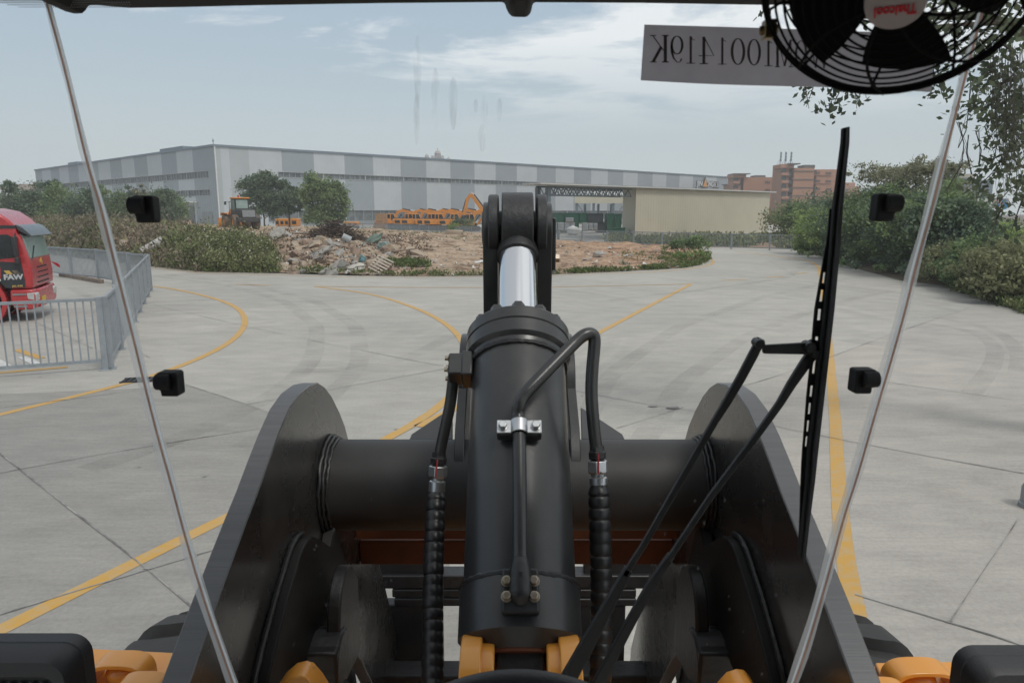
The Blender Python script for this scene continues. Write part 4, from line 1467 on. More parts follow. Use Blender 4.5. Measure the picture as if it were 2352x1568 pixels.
def band(E, s0, s1, z0, z1, step, name='window_band'):
    """A ribbon of glazing set back in the wall, with frames."""
    mb = MB()
    wbox(mb, E, s0, s1, z0, z1, -0.5, -0.3)
    g = mb.build('window', M_pane, wt, smooth=False, world=True)
    mb = MB()
    n = int((s1 - s0) / step)
    for k in range(n + 1):
        s = s0 + (s1 - s0) * k / n
        ww = 0.16 if k % 8 == 0 else 0.05
        wbox(mb, E, s - ww, s + ww, z0, z1, -0.32, -0.16 if k % 8 else -0.05)
    wbox(mb, E, s0, s1, z0 - 0.1, z0 + 0.04, -0.2, 0.10)
    wbox(mb, E, s0, s1, z1 - 0.03, z1 + 0.08, -0.2, 0.08)
    f = mb.build('frame', M_frame, g, smooth=False)
    gl = Vector(wt.location)
    for v in f.data.vertices:
        v.co -= gl
    return g


band(ER, sB0, LR - 4, zb0, zb1, 1.5)
band(ER, wall_s(ER, 612), LR - 6, zg0, zg1, 2.6)
band(EL, wall_s(EL, 481), LL - 3, zl0, zl1, 1.5)
band(EL, wall_s(EL, 482), wall_s(EL, 300), zm0, zm1, 1.5)
# entrance canopy and doors on the short side
s = wall_s(EL, 428)
mb = MB(); wbox(mb, EL, wall_s(EL, 450), wall_s(EL, 400), wall_z(EL, 430, 466), wall_z(EL, 430, 463), 0.05, 3.5)
mb.build('canopy', M_white, wt, smooth=False, world=True)
mb = MB(); wbox(mb, EL, wall_s(EL, 443), wall_s(EL, 422), 0, wall_z(EL, 430, 473), 0.03, 0.14)
mb.build('door', M_pane, wt, smooth=False, world=True)
mb = MB(); wbox(mb, EL, wall_s(EL, 484), wall_s(EL, 461), 0, wall_z(EL, 472, 486), 0.03, 0.14)
mb.build('roller_door', mat('grey roller shutter', (0.22, 0.235, 0.235), 0.5, var=0.1, scale=1), wt, smooth=False, world=True)
# lightning rod on the corner
mb = MB(); mb.tube([(WC.x, WC.y, TOP), (WC.x, WC.y, TOP + 1.3)], 0.07, 6); mb.sphere((WC.x, WC.y, TOP + 0.8), 0.2)
mb.build('lightning_rod', M_trim, wt, world=True)

TEXTS = {}


def text_mesh(s, bold=0.0, extrude=0.0):
    cu = bpy.data.curves.new('txt', 'FONT')
    cu.body = s
    cu.offset = bold
    cu.extrude = extrude
    cu.align_x = 'CENTER'
    cu.align_y = 'CENTER'
    o = bpy.data.objects.new('txt', cu)
    COL.objects.link(o)
    dg = bpy.context.evaluated_depsgraph_get()
    me = bpy.data.meshes.new_from_object(o.evaluated_get(dg))
    bpy.data.objects.remove(o)
    return me


def text_on(name, s, M, m, parent, sx=1.0, sy=1.0, bold=0.0, extrude=0.01):
    """Lettering whose local x/y/z axes are the columns of the 4x4 M (in parent space)."""
    me = text_mesh(s, bold, extrude)
    for v in me.vertices:
        v.co = M @ Vector((v.co.x * sx, v.co.y * sy, v.co.z))
    me.materials.clear()
    me.materials.append(m)
    me.name = name
    o = bpy.data.objects.new(name, me)
    COL.objects.link(o)
    o.parent = parent
    return o


def frame_M(o, xax, yax):
    x, y = Vector(xax).normalized(), Vector(yax).normalized()
    z = x.cross(y)
    M = Matrix((x, y, z)).transposed().to_4x4()
    M.translation = Vector(o)
    return M


# roof-line sign: lettering with a dark outline, orange triangle for the G
M_sign_dark = mat('sign dark outline', (0.035, 0.035, 0.04), 0.5, var=0.05)
M_sign_white = mat('sign white letters', (0.62, 0.62, 0.62), 0.5, var=0.04)
M_sign_orange = mat('sign orange', (0.72, 0.30, 0.03), 0.5, var=0.04)
sa, sb = wall_s(ER, 1598), wall_s(ER, 1648)
za, zc = wall_z(ER, 1622, 429), wall_z(ER, 1622, 418)
SW = sb - sa
sign = bpy.data.objects.new('sign', None)
COL.objects.link(sign)
sign.parent = wt


def sgn(s_, mname, m, su, zc_, sx, sy, bold, off):
    p = wpt(ER, su, zc_, off) - Vector(wt.location)
    return text_on(mname, s_, frame_M(p, ER, (0, 0, 1)), m, sign, sx, sy, bold, 0.06)


zmid = (za + zc) / 2
hh = (zc - za)
for (m, bold, off) in ((M_sign_dark, 0.08, 0.25), (M_sign_white, 0.02, 0.42)):
    sgn('JIN', 'lettering', m, sa + SW * 0.14, zmid, SW * 0.19, hh * 1.5, bold, off)
    sgn('ONG', 'lettering', m, sa + SW * 0.60, zmid, SW * 0.142, hh * 1.5, bold, off)
mbs = [MB(), MB()]
for k, (mbx, gr, off) in enumerate(((mbs[0], 0.35, 0.28), (mbs[1], 0.0, 0.45))):
    def P(u, v):
        return wpt(ER, sa + SW * u, za + hh * v, off)
    def Pb(u0, v0, u1, v1):
        g = gr / SW
        wbox(mbx, ER, sa + SW * (u0 - g), sa + SW * (u1 + g), za + hh * v0 - gr, za + hh * v1 + gr, off - 0.1, off)
    # 晋 then 工
    for (u0, v0, u1, v1) in ((0.765, 0.93, 0.885, 1.0), (0.755, 0.52, 0.895, 0.59), (0.80, 0.52, 0.812, 0.95), (0.84, 0.52, 0.852, 0.95), (0.765, 0.72, 0.785, 0.80), (0.868, 0.72, 0.888, 0.80),
                             (0.785, 0.0, 0.797, 0.45), (0.855, 0.0, 0.867, 0.45), (0.785, 0.38, 0.867, 0.45), (0.785, 0.19, 0.867, 0.26), (0.785, 0.0, 0.867, 0.07),
                             (0.915, 0.86, 1.0, 0.96), (0.90, 0.03, 1.01, 0.13), (0.95, 0.1, 0.97, 0.9)):
        Pb(u0, v0, u1, v1)
mbs[0].build('lettering', M_sign_dark, sign, smooth=False)
mbs[1].build('lettering', M_sign_white, sign, smooth=False)
for o in list(sign.children)[-2:]:
    for v in o.data.vertices:
        v.co -= Vector(wt.location)
for (m, g, off) in ((M_sign_dark, 0.5, 0.5), (M_sign_orange, 0.0, 0.62)):
    mb = MB()
    def T(u, v):
        return wpt(ER, sa + SW * u, za + hh * v, off)
    gx = g / SW
    gz = g / hh
    mb.quad(T(0.27 - 2 * gx, -0.02 - gz), T(0.46 + 1.4 * gx, -0.02 - gz), T(0.37, 1.75 + 2 * gz))
    if not g:
        pass
    o = mb.build('emblem', m, sign, smooth=False)
    for v in o.data.vertices:
        v.co -= Vector(wt.location)
mb = MB()
def T(u, v):
    return wpt(ER, sa + SW * u, za + hh * v, 0.68)
mb.quad(T(0.345, 0.25), T(0.40, 0.25), T(0.40, 0.62), T(0.375, 0.95))
o = mb.build('emblem', M_wh[1], sign, smooth=False)
for v in o.data.vertices:
    v.co -= Vector(wt.location)

# domed building behind
D = 430
t = thing('domed_building', base_at(1007, 480, D), 'pale building with three small domes peeping over the warehouse roof', 'building')
zt = at(1007, 361, D).z
pxm = D / FPX / CP
M_dome_hazed = mat('dome stone paled for haze', (0.40, 0.36, 0.34), 0.8, var=0.08, scale=0.3)  # stone colour paled to imitate distance haze
mb = MB(); mb.box((0, 8, zt / 2 - 2), (60 * pxm, 16, zt - 2)); mb.build('wall', M_dome_hazed, t)
mb = MB()
r = 7 * pxm
mb.lathe([(r * 1.05, 0), (r * 1.05, 0.5), (r, 0.6), (r * 0.97, r * 0.4), (r * 0.75, r * 0.85), (r * 0.4, r * 1.12), (0.2, r * 1.25), (0.15, r * 1.9)], (0, 2, zt + 1.8), (0, 0, 1), 18)
mb.build('dome', M_dome_hazed, t)
for k in range(9):
    mb = MB(); a = 2 * PI * k / 9
    mb.cyl((r * 0.85 * math.cos(a), 2 + r * 0.85 * math.sin(a), zt - 2.2), (0, 0, 1), 0.28, 0, 4.2, 8); mb.build('column', M_dome_hazed, t)
for dxp in (-24, 23.5):
    mb = MB(); r2 = 4.6 * pxm
    mb.lathe([(r2, -2), (r2, 0.2), (r2 * 0.95, r2 * 0.4), (r2 * 0.7, r2 * 0.85), (r2 * 0.3, r2 * 1.1), (0.12, r2 * 1.2), (0.1, r2 * 1.7)], (dxp * pxm, 2, zt - 0.3 + (0.6 if dxp < 0 else -1.2)), (0, 0, 1), 14)
    mb.build('dome', M_dome_hazed, t)
mb = MB()
for k in range(15):
    mb.box((-13 * pxm + k * 1.9 * pxm, -0.2, zt - 0.6), (0.35, 0.35, 2.6))
mb.box((0, -0.2, zt + 0.6), (27 * pxm, 0.4, 0.3))
mb.build('balustrade', M_dome_hazed, t)

# ------------------------------------------------------------------ beige shed with open truss bay
M_beige = mat('beige cladding', (0.46, 0.43, 0.335), 0.6, var=0.04, scale=0.4)
M_roofw = mat('pale sheet roof', (0.48, 0.49, 0.47), 0.5, var=0.06, scale=0.6)
M_bluegrey = mat('blue grey steelwork', (0.115, 0.145, 0.165), 0.5, var=0.1, scale=2)
A = at(1457.4, 550, 84); A.z = 0
B = at(1763, 538, 105); B.z = 0
U = (B - A); LU = U.length; U.normalize()
NV = Vector((-U.y, U.x, 0))      # away from the viewer
if NV.y < 0:
    NV = -NV
zA, zB = at(1457.4, 430.5, 84).z, at(1763, 444, 105).z
zS = (zA + zB) / 2
st = thing('beige_shed', (A.x, A.y, 0), 'windowless beige clad shed with an open trussed bay at its near end', 'shed')


def shp(u, v, z):
    q = A + U * u + NV * v
    return Vector((q.x, q.y, z))


def sbox(mb, u0, u1, v0, v1, z0, z1):
    vs = [shp(u, v, z) for z in (z0, z1) for (u, v) in ((u0, v0), (u1, v0), (u1, v1), (u0, v1))]
    mb.add(vs, [(0, 3, 2, 1), (4, 5, 6, 7), (0, 1, 5, 4), (1, 2, 6, 5), (2, 3, 7, 6), (3, 0, 4, 7)])


mb = MB()
nrib = int(LU / 0.5)
for k in range(nrib):
    u0, u1 = LU * k / nrib, LU * (k + 1) / nrib
    mb.quad(shp(u0, 0, 0), shp(u0 + 0.4 * (u1 - u0), 0, 0), shp(u0 + 0.4 * (u1 - u0), 0, zS), shp(u0, 0, zS))
    mb.quad(shp(u0 + 0.4 * (u1 - u0), 0, 0), shp(u0 + 0.5 * (u1 - u0), 0.012, 0), shp(u0 + 0.5 * (u1 - u0), 0.012, zS), shp(u0 + 0.4 * (u1 - u0), 0, zS))
    mb.quad(shp(u0 + 0.5 * (u1 - u0), 0.012, 0), shp(u0 + 0.9 * (u1 - u0), 0.012, 0), shp(u0 + 0.9 * (u1 - u0), 0.012, zS), shp(u0 + 0.5 * (u1 - u0), 0.012, zS))
    mb.quad(shp(u0 + 0.9 * (u1 - u0), 0.012, 0), shp(u1, 0, 0), shp(u1, 0, zS), shp(u0 + 0.9 * (u1 - u0), 0.012, zS))
mb.build('wall', M_beige, st, smooth=False, world=True)
mb = MB(); sbox(mb, LU - 0.2, LU - 0.02, 0.06, 12, 0, zS); mb.build('wall', M_beige, st, smooth=False, world=True)
# end return seen left of the front wall
E0 = at(1428.5, 545, 88.5); E0.z = 0
mb = MB()
mb.add([shp(0, 0.05, 0), shp(0, 0.05, zS), Vector((E0.x, E0.y, zS)), Vector((E0.x, E0.y, 0)), shp(0.3, 0.05, 0), shp(0.3, 0.05, zS), Vector((E0.x + .3, E0.y + .1, zS)), Vector((E0.x + .3, E0.y + .1, 0))],
       [(0, 1, 2, 3), (4, 7, 6, 5), (0, 3, 7, 4), (1, 5, 6, 2), (3, 2, 6, 7)])
mb.build('wall', M_beige, st, smooth=False, world=True)
Lc = wall = None
r = ray(1233.7, 412.5)
du = float(np.linalg.solve(np.array([[U.x, -r.x], [U.y, -r.y]]), np.array([-A.x, -A.y]))[0])
mb = MB(); sbox(mb, du, -0.02, -0.5, 2.2, zS + 0.02, zS + 0.16); sbox(mb, 0.0, LU + 0.9, -0.5, 12, zS + 0.02, zS + 0.16)
mb.build('roof', M_roofw, st, smooth=False, world=True)
mb = MB()
r = ray(1262, 440)
d0, d1 = float(np.linalg.solve(np.array([[U.x, -r.x], [U.y, -r.y]]), np.array([-A.x, -A.y]))[0]), -0.4
for v in (0.3,):
    sbox(mb, d0, d1, v, v + 0.12, zS - 0.22, zS - 0.08)
    sbox(mb, d0, d1, v, v + 0.12, zS - 1.05, zS - 0.93)
    n = 24
    for k in range(n):
        a, b = d0 + (d1 - d0) * k / n, d0 + (d1 - d0) * (k + 1) / n
        za_, zb_ = (zS - 0.15, zS - 0.99) if k % 2 else (zS - 0.99, zS - 0.15)
        mb.bar(shp(a, v + 0.06, za_), shp(b, v + 0.06, zb_), 0.10, 0.10)
        mb.bar(shp(a, v + 0.06, zS - 0.99), shp(a, v + 0.06, zS - 0.15), 0.06, 0.06)
mb.build('truss', M_bluegrey, st, smooth=False, world=True)
mb = MB(); sbox(mb, d0, d1, 1.85, 2.0, zS - 1.05, zS - 0.9); sbox(mb, d0, d1, 1.85, 2.0, zS - 0.22, zS - 0.05)
for k in range(24):
    a, b = d0 + (d1 - d0) * k / 24, d0 + (d1 - d0) * (k + 1) / 24
    za_, zb_ = (zS - 0.15, zS - 0.99) if k % 2 else (zS - 0.99, zS - 0.15)
    mb.bar(shp(a, 1.92, za_), shp(b, 1.92, zb_), 0.07, 0.07)
mb.build('truss', M_bluegrey, st, smooth=False, world=True)
for v in (0.3, 1.8):
    mb = MB(); sbox(mb, d0, d0 + 0.42, v - 0.1, v + 0.3, 0, zS - 0.2)
    mb.build('column', M_bluegrey, st, smooth=False, world=True)

# second open shed behind the truss bay
D = 150
z1, z2, z3 = at(1300, 440, D).z, at(1300, 447.5, D).z, at(1300, 467, D).z
X0, X1 = at(1320, 440, D).x, at(1445, 440, D).x
t = thing('open_shed', (X0, D, 0), 'open sided cream shed with a sloping roof behind the truss bay', 'shed')
mb = MB(); mb.box(((X1 - X0) / 2, 0, (z2 + z3) / 2), (X1 - X0, 0.3, z2 - z3)); mb.build('fascia', M_beige, t)
mb = MB(); mb.quad((-0.3, -0.3, z2), (X1 - X0, -0.3, z2), (X1 - X0, 14, z1 + 1.2), (6, 14, z1 + 1.2)); mb.build('roof', M_roofw, t, smooth=False)
for k, x in enumerate((1325, 1355, 1364, 1388, 1409, 1420)):
    mb = MB(); xx = at(x, 470, D).x - X0; mb.box((xx, 0.3 + (k % 2) * 10, z3 / 2), (0.5, 0.4, z3)); mb.build('column', M_bluegrey, t)
mb = MB(); xx = at(1325, 470, D).x - X0
mb.bar((xx, 0.3, z3), (xx + 4.5, 0.3, z3 - 5.5), 0.15, 0.15); mb.bar((xx + 10, 0.3, z3), (xx + 6, 0.3, z3 - 5), 0.15, 0.15)
mb.build('brace', M_bluegrey, t)

# containers and pallets under the bay
M_cgreen = mat('dark green container steel', (0.018, 0.085, 0.05), 0.5, var=0.15, scale=1)
M_cdark = mat('charcoal container steel', (0.035, 0.042, 0.045), 0.5, var=0.15, scale=1)
D = 112


def container(x0, x1, yt, yb, m, label, D=D, depth=3):
    a, b = at(x0, yb, D), at(x1, yt, D)
    a.z = max(0, a.z)
    t = thing('storage_bin', (a.x, D, a.z), label, 'container', 'dark storage bins under the open bay')
    W_, Hh = b.x - a.x, b.z - a.z
    mb = MB()
    n = max(4, int(W_ / 0.35))
    for k in range(n):
        mb.box((W_ * (k + 0.5) / n, 0.04 * (k % 2), Hh / 2), (W_ / n, 0.1, Hh))
    mb.box((W_ / 2, depth / 2 + 0.1, Hh / 2), (W_ - 0.02, depth, Hh - 0.02))
    mb.build('body', m, t, smooth=False)
    mb = MB()
    for z in (0.05, Hh - 0.05):
        mb.box((W_ / 2, -0.08, z), (W_, 0.1, 0.12))
    for x in (0.05, W_ - 0.05):
        mb.box((x, -0.08, Hh / 2), (0.1, 0.1, Hh - 0.25))
    mb.build('frame', m, t, smooth=False)


cs = [(1262, 1296, 489, 533, M_cgreen, 'green storage bin half hidden by the black rocker'), (1297, 1330, 489, 533, M_cgreen, 'green storage bin behind the topmost shrink wrapped pallet'),
      (1331, 1349, 489, 512, M_cgreen, 'narrow green storage bin left of the charcoal one'), (1350, 1386, 490, 512, M_cdark, 'charcoal storage bin between green ones'),
      (1372, 1392, 511, 534, M_cdark, 'charcoal storage bin at ground level beside the wrapped pallets'), (1393, 1411, 490, 534, M_cgreen, 'dark green storage bin second from the beige wall'), (1411, 1428, 491, 534, M_cgreen, 'dark green storage bin touching the beige wall')]
for c in cs:
    container(*c)
M_wrap = mat('grey shrink wrap', (0.36, 0.37, 0.38), 0.4, scale=1.2, col2=(0.22, 0.23, 0.245), stretch=(0.6, 1, 5))
D2 = 108
for k, (x0, x1, yt, yb) in enumerate([(1265, 1280, 511, 531), (1281, 1296, 511, 531), (1296, 1309, 511, 531), (1309, 1321, 511, 530), (1337, 1350, 512, 531), (1351, 1362, 513, 530), (1363, 1373, 513, 530), (1300, 1318, 500, 511)]):
    a, b = at(x0, yb, D2), at(x1, yt, D2)
    a.z = max(0.0, a.z)
    t = thing('wrapped_pallet', (a.x, D2, a.z), 'pallet of goods in grey shrink wrap, raised on top of the others' if k == 7 else 'pallet of goods in grey shrink wrap in the row under the bay', 'pallet', 'wrapped pallets under the open bay')
    mb = MB(); W_, Hh = b.x - a.x, b.z - a.z
    nl = 5
    for q in range(nl):
        e = 0.02 * (q % 2)
        mb.box((W_ / 2, 0.5, 0.14 + (Hh - 0.14) * (q + 0.5) / nl), (W_ - 0.04 - e, 1.0 - e, (Hh - 0.14) / nl * 0.97))
    mb.build('goods', M_wrap, t, bevel=0.05)
    mb = MB(); mb.box((W_ / 2, 0.5, 0.06), (W_, 1.1, 0.12)); mb.build('pallet_base', M_timber, t)
a = at(1315, 525, 106)
cz = MB(); cz.lathe([(0.5, 0), (0.85, 0.15), (0.9, 0.8), (0.75, 1.05), (0.25, 1.2), (0.12, 1.35)], (0, 0, 0), (0, 0, 1), 14)
o = cz.build('bulk_bag', mat('white bulk bag', (0.5, 0.5, 0.49), 0.7, var=0.1, scale=3)); o.location = (at(1316, 530, 103).x, 103, 0); tag(o, 'bulging white bulk bag in front of the wrapped pallets', 'bag')
a = gd(1430, 553)
t = thing('green_bin', (a.x, a.y + 4, 0), 'dark green bin standing at the corner of the beige wall behind the fence', 'bin')
mb = MB(); mb.prism([(-0.7, 0), (0.7, 0), (0.8, 1.3), (-0.8, 1.3)], 'y', -0.6, 0.6); mb.build('body', M_cgreen, t)
mb = MB(); mb.box((0, 0, 1.34), (1.7, 1.3, 0.08)); mb.build('lid', M_cgreen, t)

# ------------------------------------------------------------------ terracotta blocks, far buildings
M_terra = mat('terracotta render', (0.42, 0.215, 0.135), 0.8, var=0.05, scale=0.3)
M_terra_band = mat('grey green band', (0.16, 0.155, 0.14), 0.7, var=0.08, scale=1)
M_winfar = mat('dark far windows', (0.075, 0.085, 0.09), 0.3, var=0.3, scale=0.4)
M_roofdark = mat('dark roof edge', (0.12, 0.11, 0.105), 0.7, var=0.1, scale=1)


def far_block(name, label, cat, D, parts, base=None):
    """parts: (part name, material, x0, x1, ytop, ybottom, y depth from front, thickness) in photograph columns at distance D."""
    x0 = min(p[2] for p in parts)
    o = at(x0, 490, D)
    t = thing(name, (o.x, D, 0), label, cat)
    for (pn, m, a, b, yt, yb, dep, th) in parts:
        P0, P1 = at(a, yb if yb is not None else 490, D), at(b, yt, D)
        z0 = 0 if yb is None else P0.z
        mb = MB()
        mb.box(((P0.x + P1.x) / 2 - o.x, dep + th / 2, (z0 + P1.z) / 2), (P1.x - P0.x, th, P1.z - z0))
        mb.build(pn, m, t, smooth=False)
    return t


D = 250
parts = [('wall', M_terra, 1817, 1871, 386, None, 0, 18), ('wall', M_terra, 1871, 1930, 389, None, 0.8, 17), ('roof_slab', M_roofdark, 1809, 1835, 375.5, 378, -1.5, 8),
         ('stair_tower', M_terra, 1795, 1817, 378, None, 1.2, 10), ('roof_house', M_roofdark, 1852.5, 1878, 378, 385, 2, 6), ('wall', M_terra, 1794, 1824, 377, 386, 0, 8)]
for k, y in enumerate((393, 412, 430.5, 449)):
    parts.append(('band', M_terra_band, 1818, 1869.5, y - 1, y + 0.7, -0.25, 0.3))
for k, y in enumerate((388, 405.5, 423.5, 442, 460)):
    parts.append(('window', M_winfar, 1797, 1808.5, y, y + 9, 0.9, 0.4))
    parts.append(('balcony', M_terra, 1794.5, 1810, y + 9, y + 15, -0.6, 2))
    parts.append(('window', M_winfar, 1811, 1816.5, y + 8, y + 17, -0.1, 0.4))
for k, y in enumerate((394, 413, 431.5, 450)):
    for q in range(4):
        parts.append(('window', M_winfar, 1873 + q * 3.4, 1875 + q * 3.4, y, y + 5, 0.6, 0.4))
        parts.append(('window', M_winfar, 1899 + q * 3.4, 1901 + q * 3.4, y + 1, y + 6, 0.6, 0.4))
    parts.append(('band', M_terra, 1871, 1912, y + 7, y + 8.2, 0.45, 0.5))
tb = far_block('terracotta_block', 'taller terracotta apartment block with dark bands and three masts on its roof', 'building', D, parts)
for x in (1799, 1810.5, 1823):
    mb = MB()
    b0, b1 = at(x, 376, D), at(x, 347, D)
    ox = b0.x - tb.location.x
    mb.tube([(ox, 3, b0.z - 0.5), (ox, 3, b1.z)], 0.14, 6)
    for q in (0.35, 0.6, 0.85):
        mb.box((ox + 0.25, 3, b0.z + (b1.z - b0.z) * q), (0.35, 0.25, 0.9))
    mb.bar((ox - 1.1, 3, b0.z - 0.3), (ox, 3, b0.z + 1.9), 0.08, 0.08); mb.bar((ox + 1.1, 3, b0.z - 0.3), (ox, 3, b0.z + 1.9), 0.08, 0.08)
    mb.build('antenna_mast', M_trim, tb)
parts = [('wall', M_terra, 1705, 1795, 407, None, 0.5, 16), ('roof_slab', M_roofdark, 1684, 1722, 398.5, 400.5, -1, 8), ('wall', M_terra, 1684, 1705, 400, None, 1.2, 8), ('wall', M_terra, 1684, 1714, 400.5, 408, 0, 8), ('roof_house', M_roofdark, 1739, 1763, 402, 407.5, 2, 6)]
for y in (411, 429, 447):
    parts.append(('window', M_winfar, 1686, 1697.5, y - 2.5, y + 5, 0.8, 0.4))
    parts.append(('window', M_winfar, 1699, 1704.5, y + 5, y + 14, 0.9, 0.4))
    parts.append(('balcony', M_terra, 1684, 1699, y + 5, y + 11, -0.5, 2))
    for q in range(3):
        parts.append(('window', M_winfar, 1758.5 + q * 4, 1761 + q * 4, y + 5, y + 10, 0.3, 0.4))
        parts.append(('window', M_winfar, 1782 + q * 4, 1784 + q * 4, y + 6, y + 11, 0.3, 0.4))
far_block('terracotta_block', 'lower terracotta apartment block behind the roof of the beige shed', 'building', D + 25, parts)
far_block('low_house', 'small terracotta house end between the warehouse sign and the lower block', 'building', 290, [('wall', M_terra, 1672, 1686, 424, None, 0, 8), ('roof', M_roofdark, 1672, 1687, 422.5, 424, -0.4, 9)])
M_peach = mat('peach render', (0.40, 0.30, 0.24), 0.8, var=0.05, scale=0.3)
parts = [('wall', M_peach, 4, 34, 431, None, 0, 14), ('wall', M_peach, 30, 56, 422, None, 3, 14), ('wall', M_peach, 60, 84, 430, None, 5, 12), ('roof_house', M_peach, 50, 76, 417, 431, 8, 8), ('window', M_winfar, 44, 52, 441, 447, 2.6, 0.4), ('window', M_winfar, 6, 24, 441, 445, -0.3, 0.4)]
tl = far_block('peach_building', 'distant peach coloured flats beyond the left end of the warehouse', 'building', 340, parts)
for x in (63, 77):
    mb = MB(); b0, b1 = at(x, 420, 340), at(x, 410, 340); ox = b0.x - tl.location.x
    mb.tube([(ox, 9, b0.z - 2), (ox, 9, b1.z)], 0.15, 6); mb.box((ox - 0.3, 9, b1.z - 0.8), (0.5, 0.3, 1.2)); mb.box((ox + 0.5, 9, b1.z - 0.9), (0.5, 0.3, 1.2)); mb.build('antenna_mast', M_trim, tl)
D = 200
o = at(-20, 450, D)
t = thing('pale_shed', (o.x, D, 0), 'low pale shed with a sloping roof at the far left edge', 'shed')
zt0, zt1 = at(-20, 440, D).z, at(40, 455, D).z
w_ = at(40, 455, D).x - o.x
mb = MB(); mb.prism([(0, 0), (w_, 0), (w_, zt1), (0, zt0)], 'y', 0, 14); mb.build('wall', M_beige, t, smooth=False)
mb = MB(); mb.prism([(-1, zt0 + 0.35), (w_ + 0.6, zt1), (w_ + 0.6, zt1 + 0.3), (-1, zt0 + 0.65)], 'y', -0.5, 14.5); mb.build('roof', M_roofw, t, smooth=False)
M_cream = mat('cream facade', (0.40, 0.37, 0.28), 0.7, var=0.05, scale=0.4)
M_blueg = mat('blue glass facade', (0.16, 0.21, 0.255), 0.35, var=0.15, scale=0.6)
parts = [('wall', M_blueg, 2184, 2200, 403, None, 0, 12), ('wall', M_cream, 2199, 2246, 399, None, 1, 12), ('roof_house', M_roofdark, 2212, 2226, 388.5, 399.5, 3, 6), ('wall', M_trim, 2246, 2300, 412, None, 3, 12)]
for k in range(4):
    for q in range(3):
        parts.append(('window', M_blueg, 2203 + q * 14, 2213 + q * 14, 408 + k * 14, 417 + k * 14, 0.7, 0.4))
far_block('cream_building', 'cream and blue glass office block glimpsed between hanging ficus leaves', 'building', 190, parts)
far_block('terracotta_block', 'sliver of a distant terracotta block between the wiper and the tall sparse trees', 'building', 330, [('wall', M_terra, 1936, 1975, 428, None, 0, 14), ('roof_house', M_terra, 1950, 1972, 419, 429, 3, 8), ('window', M_winfar, 1940, 1948, 434, 438, -0.3, 0.4)])
# billboard
D = 85
o = at(2238, 479, D)
t = thing('billboard', (o.x, D, 0), 'white billboard with small printed panels and blue shapes behind the hanging leaves', 'billboard')
zt, zb = at(2238, 456, D).z, at(2238, 479, D).z
w1, w2 = at(2278, 460, D).x - o.x, at(2316, 460, D).x - o.x
mb = MB(); mb.box((w1 / 2, 0, (zt + zb) / 2), (w1, 0.2, zt - zb)); mb.build('panel', M_white, t)
mb = MB(); mb.box(((w1 + w2) / 2, 0.05, (zt + zb) / 2), (w2 - w1, 0.2, zt - zb)); mb.build('panel', mat('pinkish billboard sheet', (0.42, 0.30, 0.30), 0.6, var=0.1, scale=1), t)
mb = MB()
for r_i in range(3):
    for q in range(6):
        if q != 3:
            mb.box((w1 * (0.10 + 0.155 * q), -0.11, zb + (zt - zb) * (0.2 + 0.22 * r_i)), (w1 * 0.11, 0.02, (zt - zb) * 0.09))
mb.build('print', mat('grey print', (0.22, 0.24, 0.27), 0.6, var=0.1, scale=3), t)
mb = MB()
for (u, v, s) in ((0.75, 0.75, 0.3), (0.8, 0.2, 0.4), (0.15, 0.45, 0.18), (0.45, 0.35, 0.15)):
    mb.cyl((w1 + (w2 - w1) * u, -0.07, zb + (zt - zb) * v), (0, 1, 0), s * 0.9, -0.02, 0.02, 7)
mb.build('print', mat('bright blue print', (0.05, 0.22, 0.42), 0.6, var=0.1, scale=3), t)
for x in (0.2, 0.8):
    mb = MB(); mb.cyl((w2 * x, 0.25, 0), (0, 0, 1), 0.12, 0, zb + 0.4, 10); mb.build('post', M_galv, t)
# white barrier on the far right
D = 46
a, b = at(2225, 530, 48), at(2420, 545, 40)
t = thing('road_barrier', (a.x, a.y, 0), 'long white slatted roadside barrier among the shrubs at the right edge', 'barrier')
mb = MB()
dv = Vector((b.x - a.x, b.y - a.y, 0)); n = 14
for k in range(n):
    q = dv * (k / (n - 1))
    mb.box((q.x, q.y, a.z / 2 + 0.1), (0.13, 0.1, a.z + 0.35))
mb.build('post', M_white, t)
mb = MB()
for z in (a.z + 0.1, a.z - 0.28, a.z - 0.6):
    mb.bar((0, 0, z), (dv.x, dv.y, z - (a.z - b.z) * 0), 0.08, 0.16)
mb.build('rail', M_white, t)

# ------------------------------------------------------------------ steel fences
def fence(name, pts, hgt, label, spacing, bar=0.11, group=None, base_plate=True, gap=0.18):
    pts = [Vector((p.x, p.y, 0)) for p in pts]
    t = thing(name, tuple(pts[0]), label, 'fence', group)
    O = pts[0]
    first = True
    for a, b in zip(pts[:-1], pts[1:]):
        n = max(1, round((b - a).length / spacing))
        for k in range(n):
            p, q = a.lerp(b, k / n) - O, a.lerp(b, (k + 1) / n) - O
            d = (q - p).normalized()
            mb = MB()
            for z in (hgt, gap):
                mb.bar(p + Vector((0, 0, z)), q + Vector((0, 0, z)), 0.05, 0.06)
            m_ = int((q - p).length / bar)
            for j in range(1, m_):
                c = p.lerp(q, j / m_)
                mb.bar(c + Vector((0, 0, gap)), c + Vector((0, 0, hgt)), 0.026, 0.026, up=d)
            mb.build('railing', M_galv, t, smooth=False)
            for c in ([p] if k or not first else [p]) + ([q] if (k == n - 1 and b is pts[-1]) else []):
                mb = MB()
                ang = math.atan2(d.y, d.x)
                Mr = Matrix.Rotation(ang, 3, 'Z')
                mb.box((c.x, c.y, hgt / 2 + 0.02), (0.11, 0.11, hgt + 0.06), Mr)
                if base_plate:
                    mb.box((c.x, c.y, 0.008), (0.24, 0.2, 0.016), Mr)
                mb.build('post', M_galv, t, smooth=False, bevel=0.006, seg=1)
        first = False
    return t


